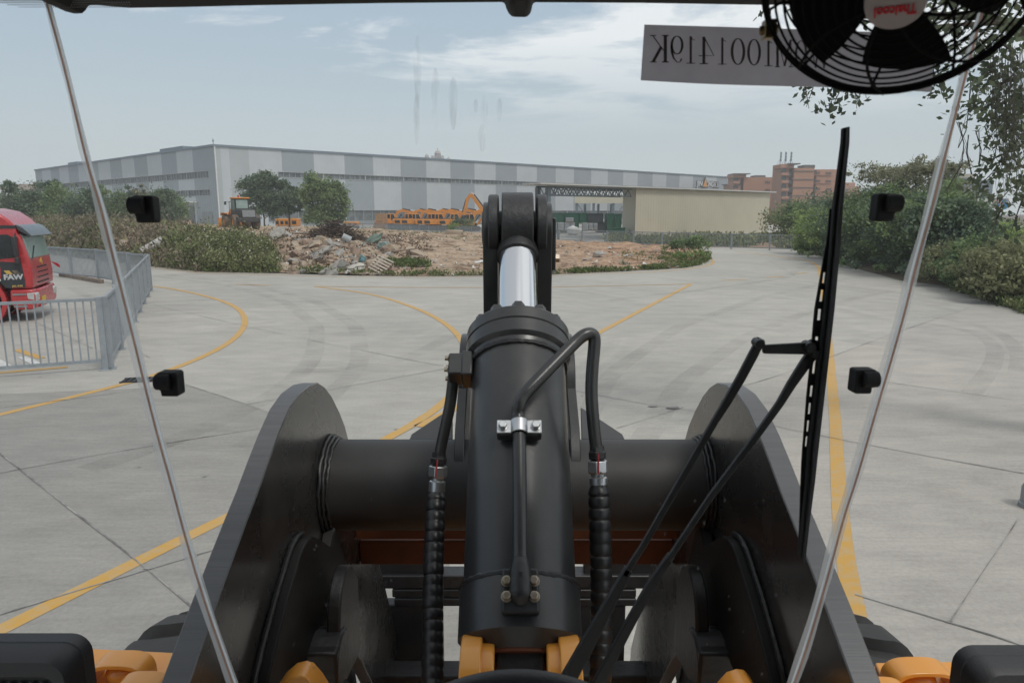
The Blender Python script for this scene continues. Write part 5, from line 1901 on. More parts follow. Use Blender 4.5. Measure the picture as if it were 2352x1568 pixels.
f0 = gd(243, 849)
fence('steel_fence', [f0, gd(0, 868) + (gd(0, 868) - f0) * 1.3], 1.46, 'grey railing panel nearest the viewer in front of the red truck', 3.2, 0.135, 'grey railings of the truck enclosure', gap=0.2)
fence('steel_fence', [f0 + Vector((0.05, 0.12, 0)), gd(348, 668)], 1.46, 'grey railing running away beside the curved yellow line', 2.45, 0.12, 'grey railings of the truck enclosure', gap=0.2)
fence('steel_fence', [gd(348, 668) + Vector((-0.15, 0.05, 0)), gd(227, 646), gd(60, 627), gd(-250, 600)], 1.46, 'grey railing behind the red truck along the road', 2.3, 0.12, 'grey railings of the truck enclosure', gap=0.2)
a, b, c, d = gd(700, 527.5), gd(885, 533), gd(1281, 556), gd(1520, 566)
fence('steel_fence', [a, b, c], 1.3, 'long grey railing between the rubble plot and the excavators', 3.1, 0.13)
fence('steel_fence', [c + Vector((0.12, -0.04, 0)), d, gd(1862, 578)], 1.3, 'grey railing along the bend in front of the beige shed', 3.1, 0.13)
# timber beam lying by the fence
a, b = gd(140, 634), gd(234, 651)
mb = MB(); mb.bar((a.x, a.y, 0.09), (b.x, b.y, 0.09), 0.2, 0.18)
tag(mb.build('timber_beam', M_timber, smooth=False, bevel=0.02), 'long weathered timber beam lying at the foot of the railing', 'timber')
# grey bollard cut by the right edge
a = gd(2372, 1165)
t = thing('bollard', (a.x, a.y, 0), 'rounded grey bollard cut by the right edge of the picture', 'bollard')
mb = MB(); mb.lathe([(0.14, 0), (0.14, 0.05), (0.125, 0.06), (0.125, 0.22), (0.11, 0.26), (0.06, 0.29), (0.01, 0.3)], (0, 0, 0), (0, 0, 1), 24); mb.build('body', M_steel_grey, t)

# ------------------------------------------------------------------ vehicles
M_darkpanel = mat('dark grey panel', (0.028, 0.03, 0.032), 0.4, var=0.1, scale=3)
M_black_far = mat('dark machine steel', (0.035, 0.034, 0.033), 0.6, var=0.3, scale=2)
M_lamp = mat('headlamp lens', (0.5, 0.5, 0.48), 0.15, 0.3, var=0.1, scale=12)
M_screen_reflect = mat('green glass with painted reflection', (0.16, 0.245, 0.22), 0.12, var=0.2, scale=0.8, col2=(0.34, 0.42, 0.39), spec=0.8)  # pale tones paint a bright reflection into the green glass
M_goldtxt = mat('gold decal', (0.55, 0.36, 0.09), 0.5, var=0.05)


def wheel(parent, x, y, r, w_, side=-1, hub=M_steel_grey, name='wheel'):
    mb = MB()
    p = [(r * 0.6, -w_ / 2), (r * 0.9, -w_ / 2), (r * 0.98, -w_ * 0.38), (r, -w_ * 0.2), (r, w_ * 0.2), (r * 0.98, w_ * 0.38), (r * 0.9, w_ / 2), (r * 0.6, w_ / 2)]
    mb.lathe(p, (x, y, r), (0, 1, 0), 28, closed=True)
    o = mb.build(name, M_rubber, parent)
    mb = MB()
    mb.lathe([(0.02, -w_ * 0.3), (r * 0.25, -w_ * 0.34), (r * 0.3, -w_ * 0.15), (r * 0.55, -w_ * 0.1), (r * 0.6, -w_ * 0.42), (r * 0.63, -w_ * 0.42), (r * 0.62, w_ * 0.42), (0.02, w_ * 0.42)], (x, y, r), (0, side * -1, 0), 24)
    mb.build('rim', hub, o)
    return o


# --- red lorry
Cc = at(81, 709, 21.0)
yaw = R(20)
off = Vector((math.cos(yaw) * 0.15 - math.sin(yaw) * -1.22, math.sin(yaw) * 0.15 + math.cos(yaw) * -1.22, 0))
t = thing('truck', (Cc.x - off.x, Cc.y - off.y, 0), 'red heavy truck with a high roof nosing into the picture at the left', 'truck', rz=yaw)
prof = [(-2.3, 1.0), (-2.3, 3.02), (-2.15, 3.24), (-1.5, 3.32), (-0.95, 3.31), (-0.55, 3.22), (-0.25, 2.98), (-0.10, 2.78), (-0.10, 2.60), (0.0, 2.5), (0.13, 1.86), (0.17, 1.4), (0.15, 0.98),
        (-0.40, 0.98), (-0.52, 1.18), (-0.75, 1.36), (-1.1, 1.45), (-1.6, 1.42), (-1.95, 1.2), (-2.05, 1.0)]
mb = MB(); mb.prism(prof, 'y', -1.22, 1.22)
mb.build('cab', M_red, t, bevel=0.07, seg=3)
mb = MB(); mb.prism([(-0.06, 2.58), (0.03, 2.52), (0.15, 1.86), (0.06, 1.86)], 'y', -1.1, 1.1); mb.build('windshield', M_screen_reflect, t, bevel=0.01)
mb = MB(); mb.prism([(-2.0, 2.73), (-0.12, 2.73), (-0.1, 2.82), (-2.0, 2.84)], 'y', -1.235, 1.235); mb.build('roof_band', M_darkpanel, t)
mb = MB(); mb.prism([(-0.12, 2.84), (0.02, 2.80), (0.24, 2.55), (0.26, 2.50), (0.20, 2.50), (-0.06, 2.68)], 'y', -1.2, 1.2); mb.build('sun_visor', mat('smoked visor', (0.05, 0.055, 0.06), 0.15, var=0.1), t, bevel=0.015)
for y in (-0.95, 0.95, -0.3, 0.3):
    mb = MB(); mb.box((-0.11, y, 2.79), (0.1, 0.24, 0.06)); mb.build('marker_lamp', M_lamp, t, bevel=0.01)
for s in (-1, 1):
    y = 1.225 * s
    mb = MB(); mb.prism([(-1.55, 1.95), (-1.5, 2.5), (-1.42, 2.56), (-0.32, 2.56), (-0.24, 2.5), (-0.13, 2.0), (-0.2, 1.9), (-0.75, 1.84), (-0.95, 1.93)], 'y', y, y + 0.012 * s); w1 = mb.build('side_window', M_glass_dark, t)
    mb = MB(); mb.prism([(-0.66, 1.80), (-0.06, 1.74), (-0.02, 1.2), (-0.03, 1.02), (-0.52, 1.02), (-0.62, 1.2), (-0.58, 1.6)], 'y', y, y + 0.014 * s); dp = mb.build('door_panel', M_darkpanel, t)
    yo = y + 0.018 * s
    M = frame_M((-0.30, yo, 1.33), (1 if s < 0 else -1, 0, 0), (0, 0, 1))
    text_on('lettering', 'FAW', M, mat('silver decal', (0.5, 0.5, 0.5), 0.4, var=0.05), dp, 0.22, 0.20, 0.05, 0.002)
    M = frame_M((-0.22, yo, 1.07), (1 if s < 0 else -1, 0, 0), (0, 0, 1))
    text_on('lettering', 'J6L-240', M, M_goldtxt, dp, 0.085, 0.07, 0.03, 0.002)
    for q in range(2):
        mb = MB(); x0 = -0.52 + q * 0.2
        mb.prism([(x0, 1.53), (x0 + 0.14, 1.53), (x0 + 0.22, 1.42), (x0 + 0.08, 1.42)], 'y', yo, yo + 0.003 * s); mb.build('decal', M_goldtxt if q == 0 else M_timber, dp, smooth=False)
    mb = MB(); mb.prism([(-1.05, 1.92), (-1.06, 1.2), (-1.02, 1.2), (-1.0, 1.92)], 'y', y + 0.003 * s, y + 0.006 * s); mb.build('door_gap', M_interior, t, smooth=False)
    mb = MB(); mb.box((-0.12, 1.38 * s, 2.22), (0.1, 0.24, 0.56)); mb.box((-0.10, 1.38 * s, 1.82), (0.1, 0.24, 0.2)); mb.bar((-0.12, 1.2 * s, 2.6), (-0.12, 1.4 * s, 2.45), 0.04, 0.04); mb.bar((-0.12, 1.2 * s, 1.75), (-0.12, 1.4 * s, 1.82), 0.04, 0.04)
    mb.build('mirror', M_plastic, t, bevel=0.03)
    mb = MB(); mb.box((-0.9, 1.3 * s, 2.62), (0.35, 0.1, 0.06)); mb.build('window_visor', M_darkpanel, t, bevel=0.02)
    mb = MB(); mb.prism([(-0.43, 0.96), (0.14, 0.96), (0.20, 0.75), (0.19, 0.45), (0.1, 0.36), (-0.36, 0.36), (-0.45, 0.6)], 'y', 0.75 * s, 1.23 * s); mb.build('corner_bumper', M_red, t, bevel=0.05)
    for zz in (0.82, 0.47):
        mb = MB(); mb.box((-0.2, 1.225 * s, zz), (0.34, 0.05, 0.05)); mb.build('step', M_steel_grey, t)
    mb = MB(); mb.prism([(0.165, 0.86), (0.215, 0.80), (0.21, 0.62), (0.16, 0.62)], 'y', 0.82 * s, 1.2 * s)
    mb.prism([(-0.02, 0.85), (0.165, 0.86), (0.16, 0.64), (0.0, 0.68)], 'y', 1.2 * s, 1.24 * s)
    mb.build('headlight', M_lamp, t, bevel=0.01)
    mb = MB(); mb.lathe([(0.62, -0.2), (0.74, -0.2), (0.74, 0.2), (0.62, 0.2)], (-1.28, 1.02 * s, 0.62), (0, 1, 0), 32, closed=True)
    wa = mb.build('wheel_arch', M_red, t)
    for q in (-1.28, -4.4, -5.7):
        wheel(t, q, 1.0 * s, 0.52, 0.32, side=s)
mb = MB(); mb.box((0.14, 0, 0.66), (0.14, 1.6, 0.56)); mb.build('bumper', M_red, t, bevel=0.04)
for k in range(4):
    mb = MB(); mb.box((0.158, 0, 1.12 + k * 0.15), (0.03, 1.25 - 0.08 * k, 0.034)); mb.build('grille_slot', M_interior, t)
mb = MB(); mb.cyl((0.15, 0, 1.70), (1, 0, 0), 0.075, -0.01, 0.02, 20); mb.box((0.155, 0, 1.72), (0.03, 0.05, 0.22)); mb.build('badge', M_goldtxt, t)
mb = MB(); mb.box((0.22, -0.45, 0.62), (0.012, 0.44, 0.14)); mb.build('number_plate', mat('yellow plate', (0.6, 0.4, 0.05), 0.5, var=0.05), t)
mb = MB(); mb.box((0.03, -0.5, 2.0), (0.03, 0.9, 0.03)); mb.bar((0.17, -0.95, 1.84), (0.10, -0.35, 2.2), 0.02, 0.02); mb.build('windscreen_wiper', M_plastic, t)
mb = MB()
for s in (-1, 1):
    mb.box((-3.6, 0.42 * s, 0.85), (6.2, 0.09, 0.28))
for x in (-1.3, -3.2, -5.0, -6.6):
    mb.box((x, 0, 0.85), (0.15, 0.85, 0.2))
mb.build('chassis', M_black_far, t)
mb = MB(); mb.box((-3.0, -0.9, 0.75), (1.1, 0.55, 0.55)); mb.build('fuel_tank', M_steel_grey, t, bevel=0.08)
mb = MB(); mb.box((-1.1, 0, 0.72), (2.1, 1.5, 0.6)); mb.build('engine', M_black_far, t)
for q in (-0.38, -0.1, 0.2):
    pass
# red ribbon by the railing corner
a = at(127, 607, 22.3)
mb = MB(); mb.add([(a.x - 0.14, a.y, a.z + 0.1), (a.x + 0.05, a.y + .02, a.z + 0.04), (a.x + 0.14, a.y, a.z - 0.02), (a.x + 0.13, a.y, a.z - 0.1), (a.x + 0.02, a.y + .02, a.z - 0.05)], [(0, 1, 2, 3, 4)])
for v in range(len(mb.v)):
    mb.v[v] = tuple(Vector(mb.v[v]) - Vector((0, 0, 0)))
rb = mb.build('ribbon', mat('red ribbon', (0.5, 0.02, 0.05), 0.6, var=0.1), None)
ti = t.matrix_basis.inverted()
for v in rb.data.vertices:
    v.co = ti @ v.co
rb.parent = t


# --- excavators
def excavator(loc, rz, label, raised=False, mirror=False, group='orange excavators parked in a row'):
    t = thing('excavator', loc, label, 'excavator', group, rz)
    s = -1
    for q in (-1, 1):
        mb = MB(); mb.prism([(-2.1, 0.42), (-1.8, 0.05), (1.8, 0.05), (2.1, 0.42), (1.8, 0.88), (-1.8, 0.88)], 'y', 1.15 * q - 0.3, 1.15 * q + 0.3); mb.build('track', M_black_far, t, bevel=0.08)
    mb = MB(); mb.box((0, 0, 0.75), (1.4, 1.6, 0.5)); mb.build('undercarriage', M_black_far, t)
    mb = MB(); mb.prism([(-2.7, 1.05), (1.0, 1.0), (1.05, 1.55), (-0.2, 1.62), (-0.4, 2.0), (-2.45, 2.0), (-2.75, 1.75)], 'y', -1.35, 1.35); mb.build('body', M_orange_far, t, bevel=0.06)
    mb = MB(); mb.prism([(-2.35, 1.2), (-1.35, 1.2), (-1.45, 1.72), (-2.4, 1.72)], 'y', 1.36 * s, 1.37 * s); mb.build('louvre', M_darkpanel, t, bevel=0.005)
    mb = MB(); mb.box((-1.4, -0.4, 2.06), (1.9, 1.5, 0.13)); mb.build('engine_hood', M_darkpanel, t, bevel=0.04)
    mb = MB(); mb.prism([(-0.55, 1.6), (-0.5, 2.85), (-0.42, 2.92), (0.75, 2.92), (0.85, 2.8), (1.1, 1.95), (1.05, 1.5), (-0.5, 1.5)], 'y', -1.32, -0.35); c = mb.build('cab', M_orange_far, t, bevel=0.05)
    mb = MB(); mb.prism([(-0.42, 2.0), (-0.40, 2.78), (0.05, 2.78), (0.05, 2.0)], 'y', -1.335, -1.325); mb.build('window', M_glass_dark, c)
    mb = MB(); mb.prism([(0.2, 1.75), (0.2, 2.8), (0.72, 2.8), (0.98, 2.0), (0.95, 1.75)], 'y', -1.335, -1.325); mb.build('window', M_glass_dark, c)
    mb = MB(); mb.prism([(0.86, 2.75), (0.88, 2.77), (1.13, 1.98), (1.11, 1.96)], 'y', -1.25, -0.45); mb.build('window', M_screen_reflect, c)
    if raised:
        bp = [(0.7, 1.7), (1.6, 2.9), (3.9, 6.0)]
        sp = [(3.9, 6.0), (4.5, 5.3), (5.1, 2.7)]
    else:
        bp = [(0.6, 1.6), (1.5, 3.2), (2.3, 3.5), (5.2, 2.8)]
        sp = [(5.2, 2.8), (5.0, 2.2), (4.0, 1.0)]
    def arm(pts, w0, w1, th, name):
        mb = MB()
        up, lo = [], []
        for i, p in enumerate(pts):
            f = i / (len(pts) - 1)
            ww = (w0 + (w1 - w0) * f) * (1.15 if 0 < i < len(pts) - 1 else 1)
            a = Vector(pts[max(0, i - 1)]); b = Vector(pts[min(len(pts) - 1, i + 1)])
            d = (b - a).normalized()
            n = Vector((-d.y, d.x))
            up.append(Vector(p) + n * ww / 2); lo.append(Vector(p) - n * ww / 2)
        mb.prism([tuple(v) for v in up + lo[::-1]], 'y', 0.25 - th / 2, 0.25 + th / 2)
        return mb.build(name, M_orange_far, t, bevel=0.02)
    arm(bp, 0.65 if raised else 0.46, 0.45, 0.42, 'boom')
    arm(sp, 0.55, 0.3, 0.34, 'stick')
    for pq, rq in (([(1.9, 0.25, 4.0), (3.4, 0.25, 6.0)], 0.11), ([(1.2, 0.25, 1.6), (2.4, 0.25, 3.7)], 0.12), ([(4.75, 0.25, 5.2), (5.4, 0.25, 3.2)], 0.09)) if raised else (([(2.4, 0.25, 3.8), (3.9, 0.25, 3.55)], 0.11), ([(1.2, 0.55, 1.4), (2.2, 0.55, 2.8)], 0.1)):
        mb = MB(); mb.tube(pq, rq, 8); mb.build('boom_cylinder', M_black_far, t)
    mb = MB()
    if raised:
        mb.tube([(3.1, 0.25, 5.75), (3.9, 0.25, 6.35)], 0.07, 8)
    else:
        mb.tube([(3.2, 0.25, 3.68), (4.9, 0.25, 3.35)], 0.09, 8)
    mb.build('cylinder_rod', M_white, t)
    mb = MB()
    bx, bz = (5.1, 2.0) if raised else (3.6, 0.7)
    mb.prism([(bx - 0.5, bz + 0.7), (bx + 0.3, bz + 0.6), (bx + 0.5, bz), (bx + 0.1, bz - 0.5), (bx - 0.5, bz - 0.6), (bx - 0.25, bz)], 'y', -0.35, 0.85)
    mb.build('bucket', M_black_far, t, bevel=0.02)
    return t


ex = [(886, 138, 'orange excavator at the far left end of the parked row'), (921, 135.5, 'second orange excavator from the left end of the parked row'), (946, 133, 'third orange excavator from the left end of the parked row'),
      (972, 130.5, 'orange excavator in the middle of the parked row'), (997, 128, 'third orange excavator counted from the round shrub'), (1027, 125.5, 'orange excavator next but one to the round dark shrub'), (1066, 123, 'orange excavator mostly hidden by the round dark shrub')]
proto = None
for k, (x, D, lb) in enumerate(ex):
    p = at(x, 500, D)
    if proto is None:
        proto = excavator((p.x + 0.8, D, 0), R(8), lb)
    else:
        dup(proto, (p.x + 0.8 + (0.35 if k % 2 else -0.2), D, 0), R((3, 12, 6, 15, 9, 2, 11)[k]), lb)
p = at(1137, 500, 117)
e = excavator((p.x, 117, 0), PI - R(6), 'largest orange excavator with its boom raised, beside the black rocker', raised=True)
e.scale = (1, -1, 1)

# --- far wheel loader on the bank
p = at(553, 505, 78)
hp = hill_at(552, 524)
t = thing('parked_loader', (p.x, 78, max(0.9, hp.z - 0.1)), 'muddy orange wheel loader with a red beacon parked on the bank before the trees', 'wheel loader', rz=PI - R(52))
M_mud = mat('muddy tyre', (0.13, 0.10, 0.075), 0.95, var=0.3, scale=3)
for x in (1.5, -1.5):
    for s in (-1, 1):
        mb = MB(); r_, w_ = 0.78, 0.6
        mb.lathe([(r_ * 0.5, -w_ / 2), (r_ * 0.9, -w_ / 2), (r_, -w_ * 0.3), (r_, w_ * 0.3), (r_ * 0.9, w_ / 2), (r_ * 0.5, w_ / 2)], (x, 1.08 * s, r_), (0, 1, 0), 24, closed=True)
        o = mb.build('wheel', M_mud, t)
        mb = MB(); mb.cyl((x, 1.08 * s, r_), (0, 1, 0), r_ * 0.52, -w_ * 0.36, w_ * 0.36, 16); mb.build('rim', M_orange_far, o)
mb = MB(); mb.prism([(-2.9, 0.75), (-2.9, 1.15), (-2.6, 1.3), (-0.6, 1.3), (-0.6, 0.8)], 'y', -1.15, 1.15); mb.build('counterweight', M_black_far, t, bevel=0.05)
mb = MB(); mb.prism([(-2.75, 1.25), (-2.7, 2.0), (-2.4, 2.1), (-0.7, 2.15), (-0.7, 1.25)], 'y', -0.75, 0.75); mb.build('engine_hood', M_black_far, t, bevel=0.06)
mb = MB(); mb.prism([(-2.785, 1.3), (-2.74, 2.0), (-2.72, 2.0), (-2.765, 1.3)], 'y', -0.66, 0.66); mb.build('radiator_grille', M_steel_grey, t)
mb = MB(); mb.prism([(-0.75, 1.3), (-0.7, 3.2), (0.55, 3.2), (0.8, 2.3), (0.7, 1.3)], 'y', -0.75, 0.75); c = mb.build('cab', M_darkpanel, t, bevel=0.04)
for s in (-1, 1):
    mb = MB(); mb.prism([(-0.6, 2.05), (-0.58, 3.1), (0.48, 3.1), (0.68, 2.3), (0.6, 2.05)], 'y', 0.755 * s, 0.765 * s); mb.build('window', M_screen_reflect, c)
mb = MB(); mb.quad((-0.745, -0.6, 2.2), (-0.745, 0.6, 2.2), (-0.722, 0.6, 3.1), (-0.722, -0.6, 3.1)); mb.build('window', M_screen_reflect, c)
mb = MB(); mb.box((-0.05, 0, 3.28), (1.6, 1.65, 0.16)); mb.build('cab_roof', M_orange_far, t, bevel=0.05)
mb = MB(); mb.cyl((-0.3, 0.2, 3.36), (0, 0, 1), 0.09, 0, 0.22, 10); mb.build('beacon', M_red, t)
mb = MB(); mb.prism([(0.7, 0.9), (0.7, 1.9), (1.0, 2.0), (1.9, 1.5), (2.1, 0.9)], 'y', -0.6, 0.6); mb.build('front_frame', M_orange_far, t, bevel=0.05)
for s in (-1, 1):
    mb = MB(); mb.prism([(0.9, 1.9), (1.5, 2.2), (2.4, 1.7), (3.2, 0.6), (3.0, 0.45), (2.2, 1.3), (1.4, 1.7)], 'y', 0.5 * s - 0.06, 0.5 * s + 0.06); mb.build('lift_arm', M_orange_far, t)
    mb = MB(); mb.prism([(0.8, 1.65), (0.9, 1.75), (2.3, 1.75), (2.4, 1.45), (2.32, 1.45), (2.25, 1.65)], 'y', 1.05 * s - 0.35, 1.05 * s + 0.35); mb.build('fender', M_orange_far, t)
    mb = MB(); mb.bar((0.6, 0.8 * s, 2.9), (0.7, 1.2 * s, 2.85), 0.04, 0.04); mb.box((0.7, 1.3 * s, 2.75), (0.08, 0.2, 0.35)); mb.build('mirror', M_plastic, t)
    mb = MB(); mb.tube([(0.5, 0.95 * s, 1.4), (0.5, 0.95 * s, 2.8), (0.1, 0.85 * s, 3.0)], 0.03, 6); mb.build('handrail', M_plastic, t)
mb = MB(); mb.prism([(3.0, 0.3), (3.2, 1.2), (3.4, 1.2), (3.3, 0.6), (4.1, 0.3), (4.0, 0.2)], 'y', -1.4, 1.4); mb.build('bucket', M_orange_far, t)

# --- yellow machine bodies behind the trees
for (x0, x1, yt, yb, D, lb) in ((632, 663, 503.5, 521, 126, 'yellow boxy cab body parked left of the small tree trunk'), (668, 683, 503, 521, 124, 'yellow boxy cab body parked right of the small tree trunk'), (784, 822, 511, 519, 128, 'low yellow machine body beside the bushy tree'), (143, 160, 499, 506, 110, 'low yellow machine body glimpsed below the tree row above the truck')):
    a, b = at(x0, yb, D), at(x1, yt, D)
    z0 = max(0.1, a.z)
    t = thing('yellow_machine', (a.x, D, 0), lb, 'machine', 'yellow machine bodies parked behind the rubble')
    W_ = b.x - a.x
    mb = MB(); mb.box((W_ / 2, 1, (z0 + b.z) / 2 + 0.1), (W_, 2, b.z - z0)); mb.build('body', M_orange_far, t, bevel=0.12)
    mb = MB()
    n = max(1, int(W_ / 0.8))
    for k in range(n):
        mb.box((W_ * (k + 0.5) / n, -0.01, z0 + (b.z - z0) * 0.55), (W_ / n * 0.62, 0.04, (b.z - z0) * 0.45))
    mb.build('window', M_glass_dark, t, bevel=0.02)
    mb = MB(); mb.box((W_ / 2, 1, z0 / 2), (W_ * 0.9, 1.6, max(0.1, z0))); mb.build('undercarriage', M_black_far, t)
# stacked orange-brown crates left of the excavators
a = at(861, 508, 132)
for k, (dx_, z_, w_, lb) in enumerate(((0, 0, 2.2, 'brown crate at the bottom left of the excavator row'), (0.3, 1.5, 1.9, 'brown crate stacked on another left of the excavator row'))):
    t = thing('crate', (a.x + dx_, 132, z_), lb, 'crate')
    mb = MB()
    for q in range(5):
        mb.box((w_ / 2, 0, 0.15 + q * 0.29), (w_, 1.5, 0.27))
    mb.build('body', mat('brown crate board', (0.30, 0.17, 0.09), 0.9, var=0.2, scale=2), t)

# ------------------------------------------------------------------ banyan on the right
t = thing('banyan_tree', (8.1, 9.4, 0), 'big fig tree overhanging the right edge with dangling leafy twigs and aerial roots', 'tree')
rg = np.random.default_rng(404)
mb = MB()
tl = Vector(t.location)
def B3(x, y, D):
    return at(x, y, D) - tl
mb.tube([(0.6, 0, -0.1), (0.5, 0, 1.5), (0.25, 0, 3.2), (0.0, 0, 5.0), (-0.2, 0.2, 7.0)], [0.42, 0.34, 0.28, 0.22, 0.12], 12)
for (x, y, D) in ((2000, -60, 9.0), (1850, 40, 9.6), (2150, 60, 8.8), (2280, 200, 8.6), (2200, -200, 8.4), (2420, -100, 9.2), (2000, -200, 9.8)):
    e_ = B3(x, y, D)
    mb.tube([(0.05, 0, 4.6), Vector((0.05, 0, 4.6)).lerp(e_, 0.5) + Vector((0, 0, 0.5)), e_], [0.11, 0.06, 0.012], 7)
mb.build('trunk', M_bark, t)
# hanging aerial roots
mb = MB()
for k in range(120):
    x = rg.normal() * 24 + 2320
    y0 = rg.uniform(90, 260)
    L = rg.uniform(80, 230)
    D = rg.uniform(8.0, 9.4)
    pts = [B3(x + rg.normal() * 3 * q, y0 + L * q / 4, D) for q in range(5)]
    mb.tube(pts, 0.0016 + 0.0018 * rg.random(), 4, caps=False)
for (pl) in ([(2200, 280), (2215, 330), (2206, 380), (2190, 410), (2178, 440)], [(2232, 180), (2226, 250), (2214, 300), (2200, 340)], [(2290, 250), (2265, 290), (2275, 320), (2262, 345)], [(2245, 300), (2252, 345), (2250, 380)],
             [(2225, 310), (2222, 350), (2232, 400)]):
    for rr in range(3):
        mb.tube([B3(a + rg.normal() * 2.5, b, 8.7) for (a, b) in pl], 0.006 if rr == 0 else 0.0025, 5, caps=False)
mb.build('aerial_root', mat('grey root', (0.075, 0.065, 0.055), 0.9, var=0.2, scale=9), t)
mb = MB()
twigs = []
def twig(p0, p1, D0, D1, n):
    A_, B_ = B3(*p0, D0), B3(*p1, D1)
    mid = A_.lerp(B_, 0.5) + Vector((rg.normal() * 0.05, 0, 0.06))
    mb.tube([A_, mid, B_], [0.012, 0.007, 0.003], 5, caps=False)
    for k in range(n):
        f = rg.random() ** 0.8
        q = A_.lerp(mid, f * 2) if f < 0.5 else mid.lerp(B_, f * 2 - 1)
        twigs.append(q + Vector(rg.normal(size=3) * 0.06 * (0.6 + f)))
for a in [((1905, 150), (1930, 248), 9.0, 9.0, 42), ((1915, 170), (1852, 246), 9, 8.9, 10), ((1850, 195), (1858, 250), 9, 9, 16), ((1850, 200), (1846, 232), 9, 9, 10), ((1990, 150), (1905, 262), 9, 8.9, 56), ((1970, 180), (1968, 250), 9, 9, 30), ((2000, 170), (1990, 226), 9, 9, 14),
          ((2150, 150), (2130, 228), 8.8, 8.8, 26), ((2160, 170), (2168, 228), 8.8, 8.8, 22), ((2140, 120), (2145, 200), 8.8, 8.8, 30), ((2330, 170), (2215, 285), 8.6, 8.7, 60), ((2300, 230), (2200, 262), 8.6, 8.8, 34), ((2290, 140), (2240, 210), 8.5, 8.6, 56), ((2352, 240), (2262, 330), 8.4, 8.6, 50),
          ((2352, 330), (2225, 420), 8.4, 8.6, 70), ((2352, 380), (2235, 440), 8.4, 8.5, 50), ((2360, 300), (2290, 400), 8.3, 8.4, 70), ((2352, 420), (2290, 470), 8.3, 8.4, 50), ((2345, 200), (2320, 300), 8.3, 8.4, 70), ((2250, 90), (2290, 190), 8.6, 8.6, 70), ((2352, 450), (2320, 540), 8.3, 8.4, 40),
          ((2180, 60), (2230, 170), 8.6, 8.6, 50), ((2300, 100), (2352, 180), 8.5, 8.5, 60), ((2260, 430), (2240, 470), 8.4, 8.4, 20), ((1770, 30), (1766, 70), 9.2, 9.2, 12), ((2300, 480), (2270, 560), 8.4, 8.4, 30)]:
    twig(*a)
mb.build('twig', M_bark, t)
dense = []
for k in range(150):          # the dense leaf mass high up
    x, y = rg.uniform(1790, 2440), rg.uniform(-520, 90)
    if y > 120 - abs(x - 2300) * 0.25:
        continue
    c = np.array(B3(x, y, rg.uniform(8.2, 10.0)))
    dense.append(c + rg.normal(size=(36, 3)) * 0.16)
for k in range(34):
    x, y = rg.normal() * 40 + 2310, rg.uniform(20, 400)
    c = np.array(B3(x, y, rg.uniform(8.2, 9.2)))
    dense.append(c + rg.normal(size=(22, 3)) * np.array([0.1, 0.12, 0.16]))
P = np.vstack([np.array([tuple(v) for v in twigs])] + dense)
V, F = leaf_quads(P, 0.085, rg, up=0.2, aspect=0.62, jitter=0.35)
rawmesh('crown', V, F, L_ficus, parent=t)

# ------------------------------------------------------------------ our own wheel loader, seen from its cab
XC = 0.016
loader = thing('wheel_loader', (XC, 1.6, 0), 'black and orange wheel loader filling the foreground, its cab windscreen, wiper and lift arms nearest', 'wheel loader')


def proj(P):
    d = Vector(P) - Vector((0, 0, H))
    zc = d.y * CP - d.z * SP
    return CX + FPX * d.x / zc, CY - FPX * (d.z * CP + d.y * SP) / zc


def LB(mb, name, m, parent=None, **kw):
    return mb.build(name, m, parent or loader, world=True, **kw)


GAP, TH = 0.58, 0.05
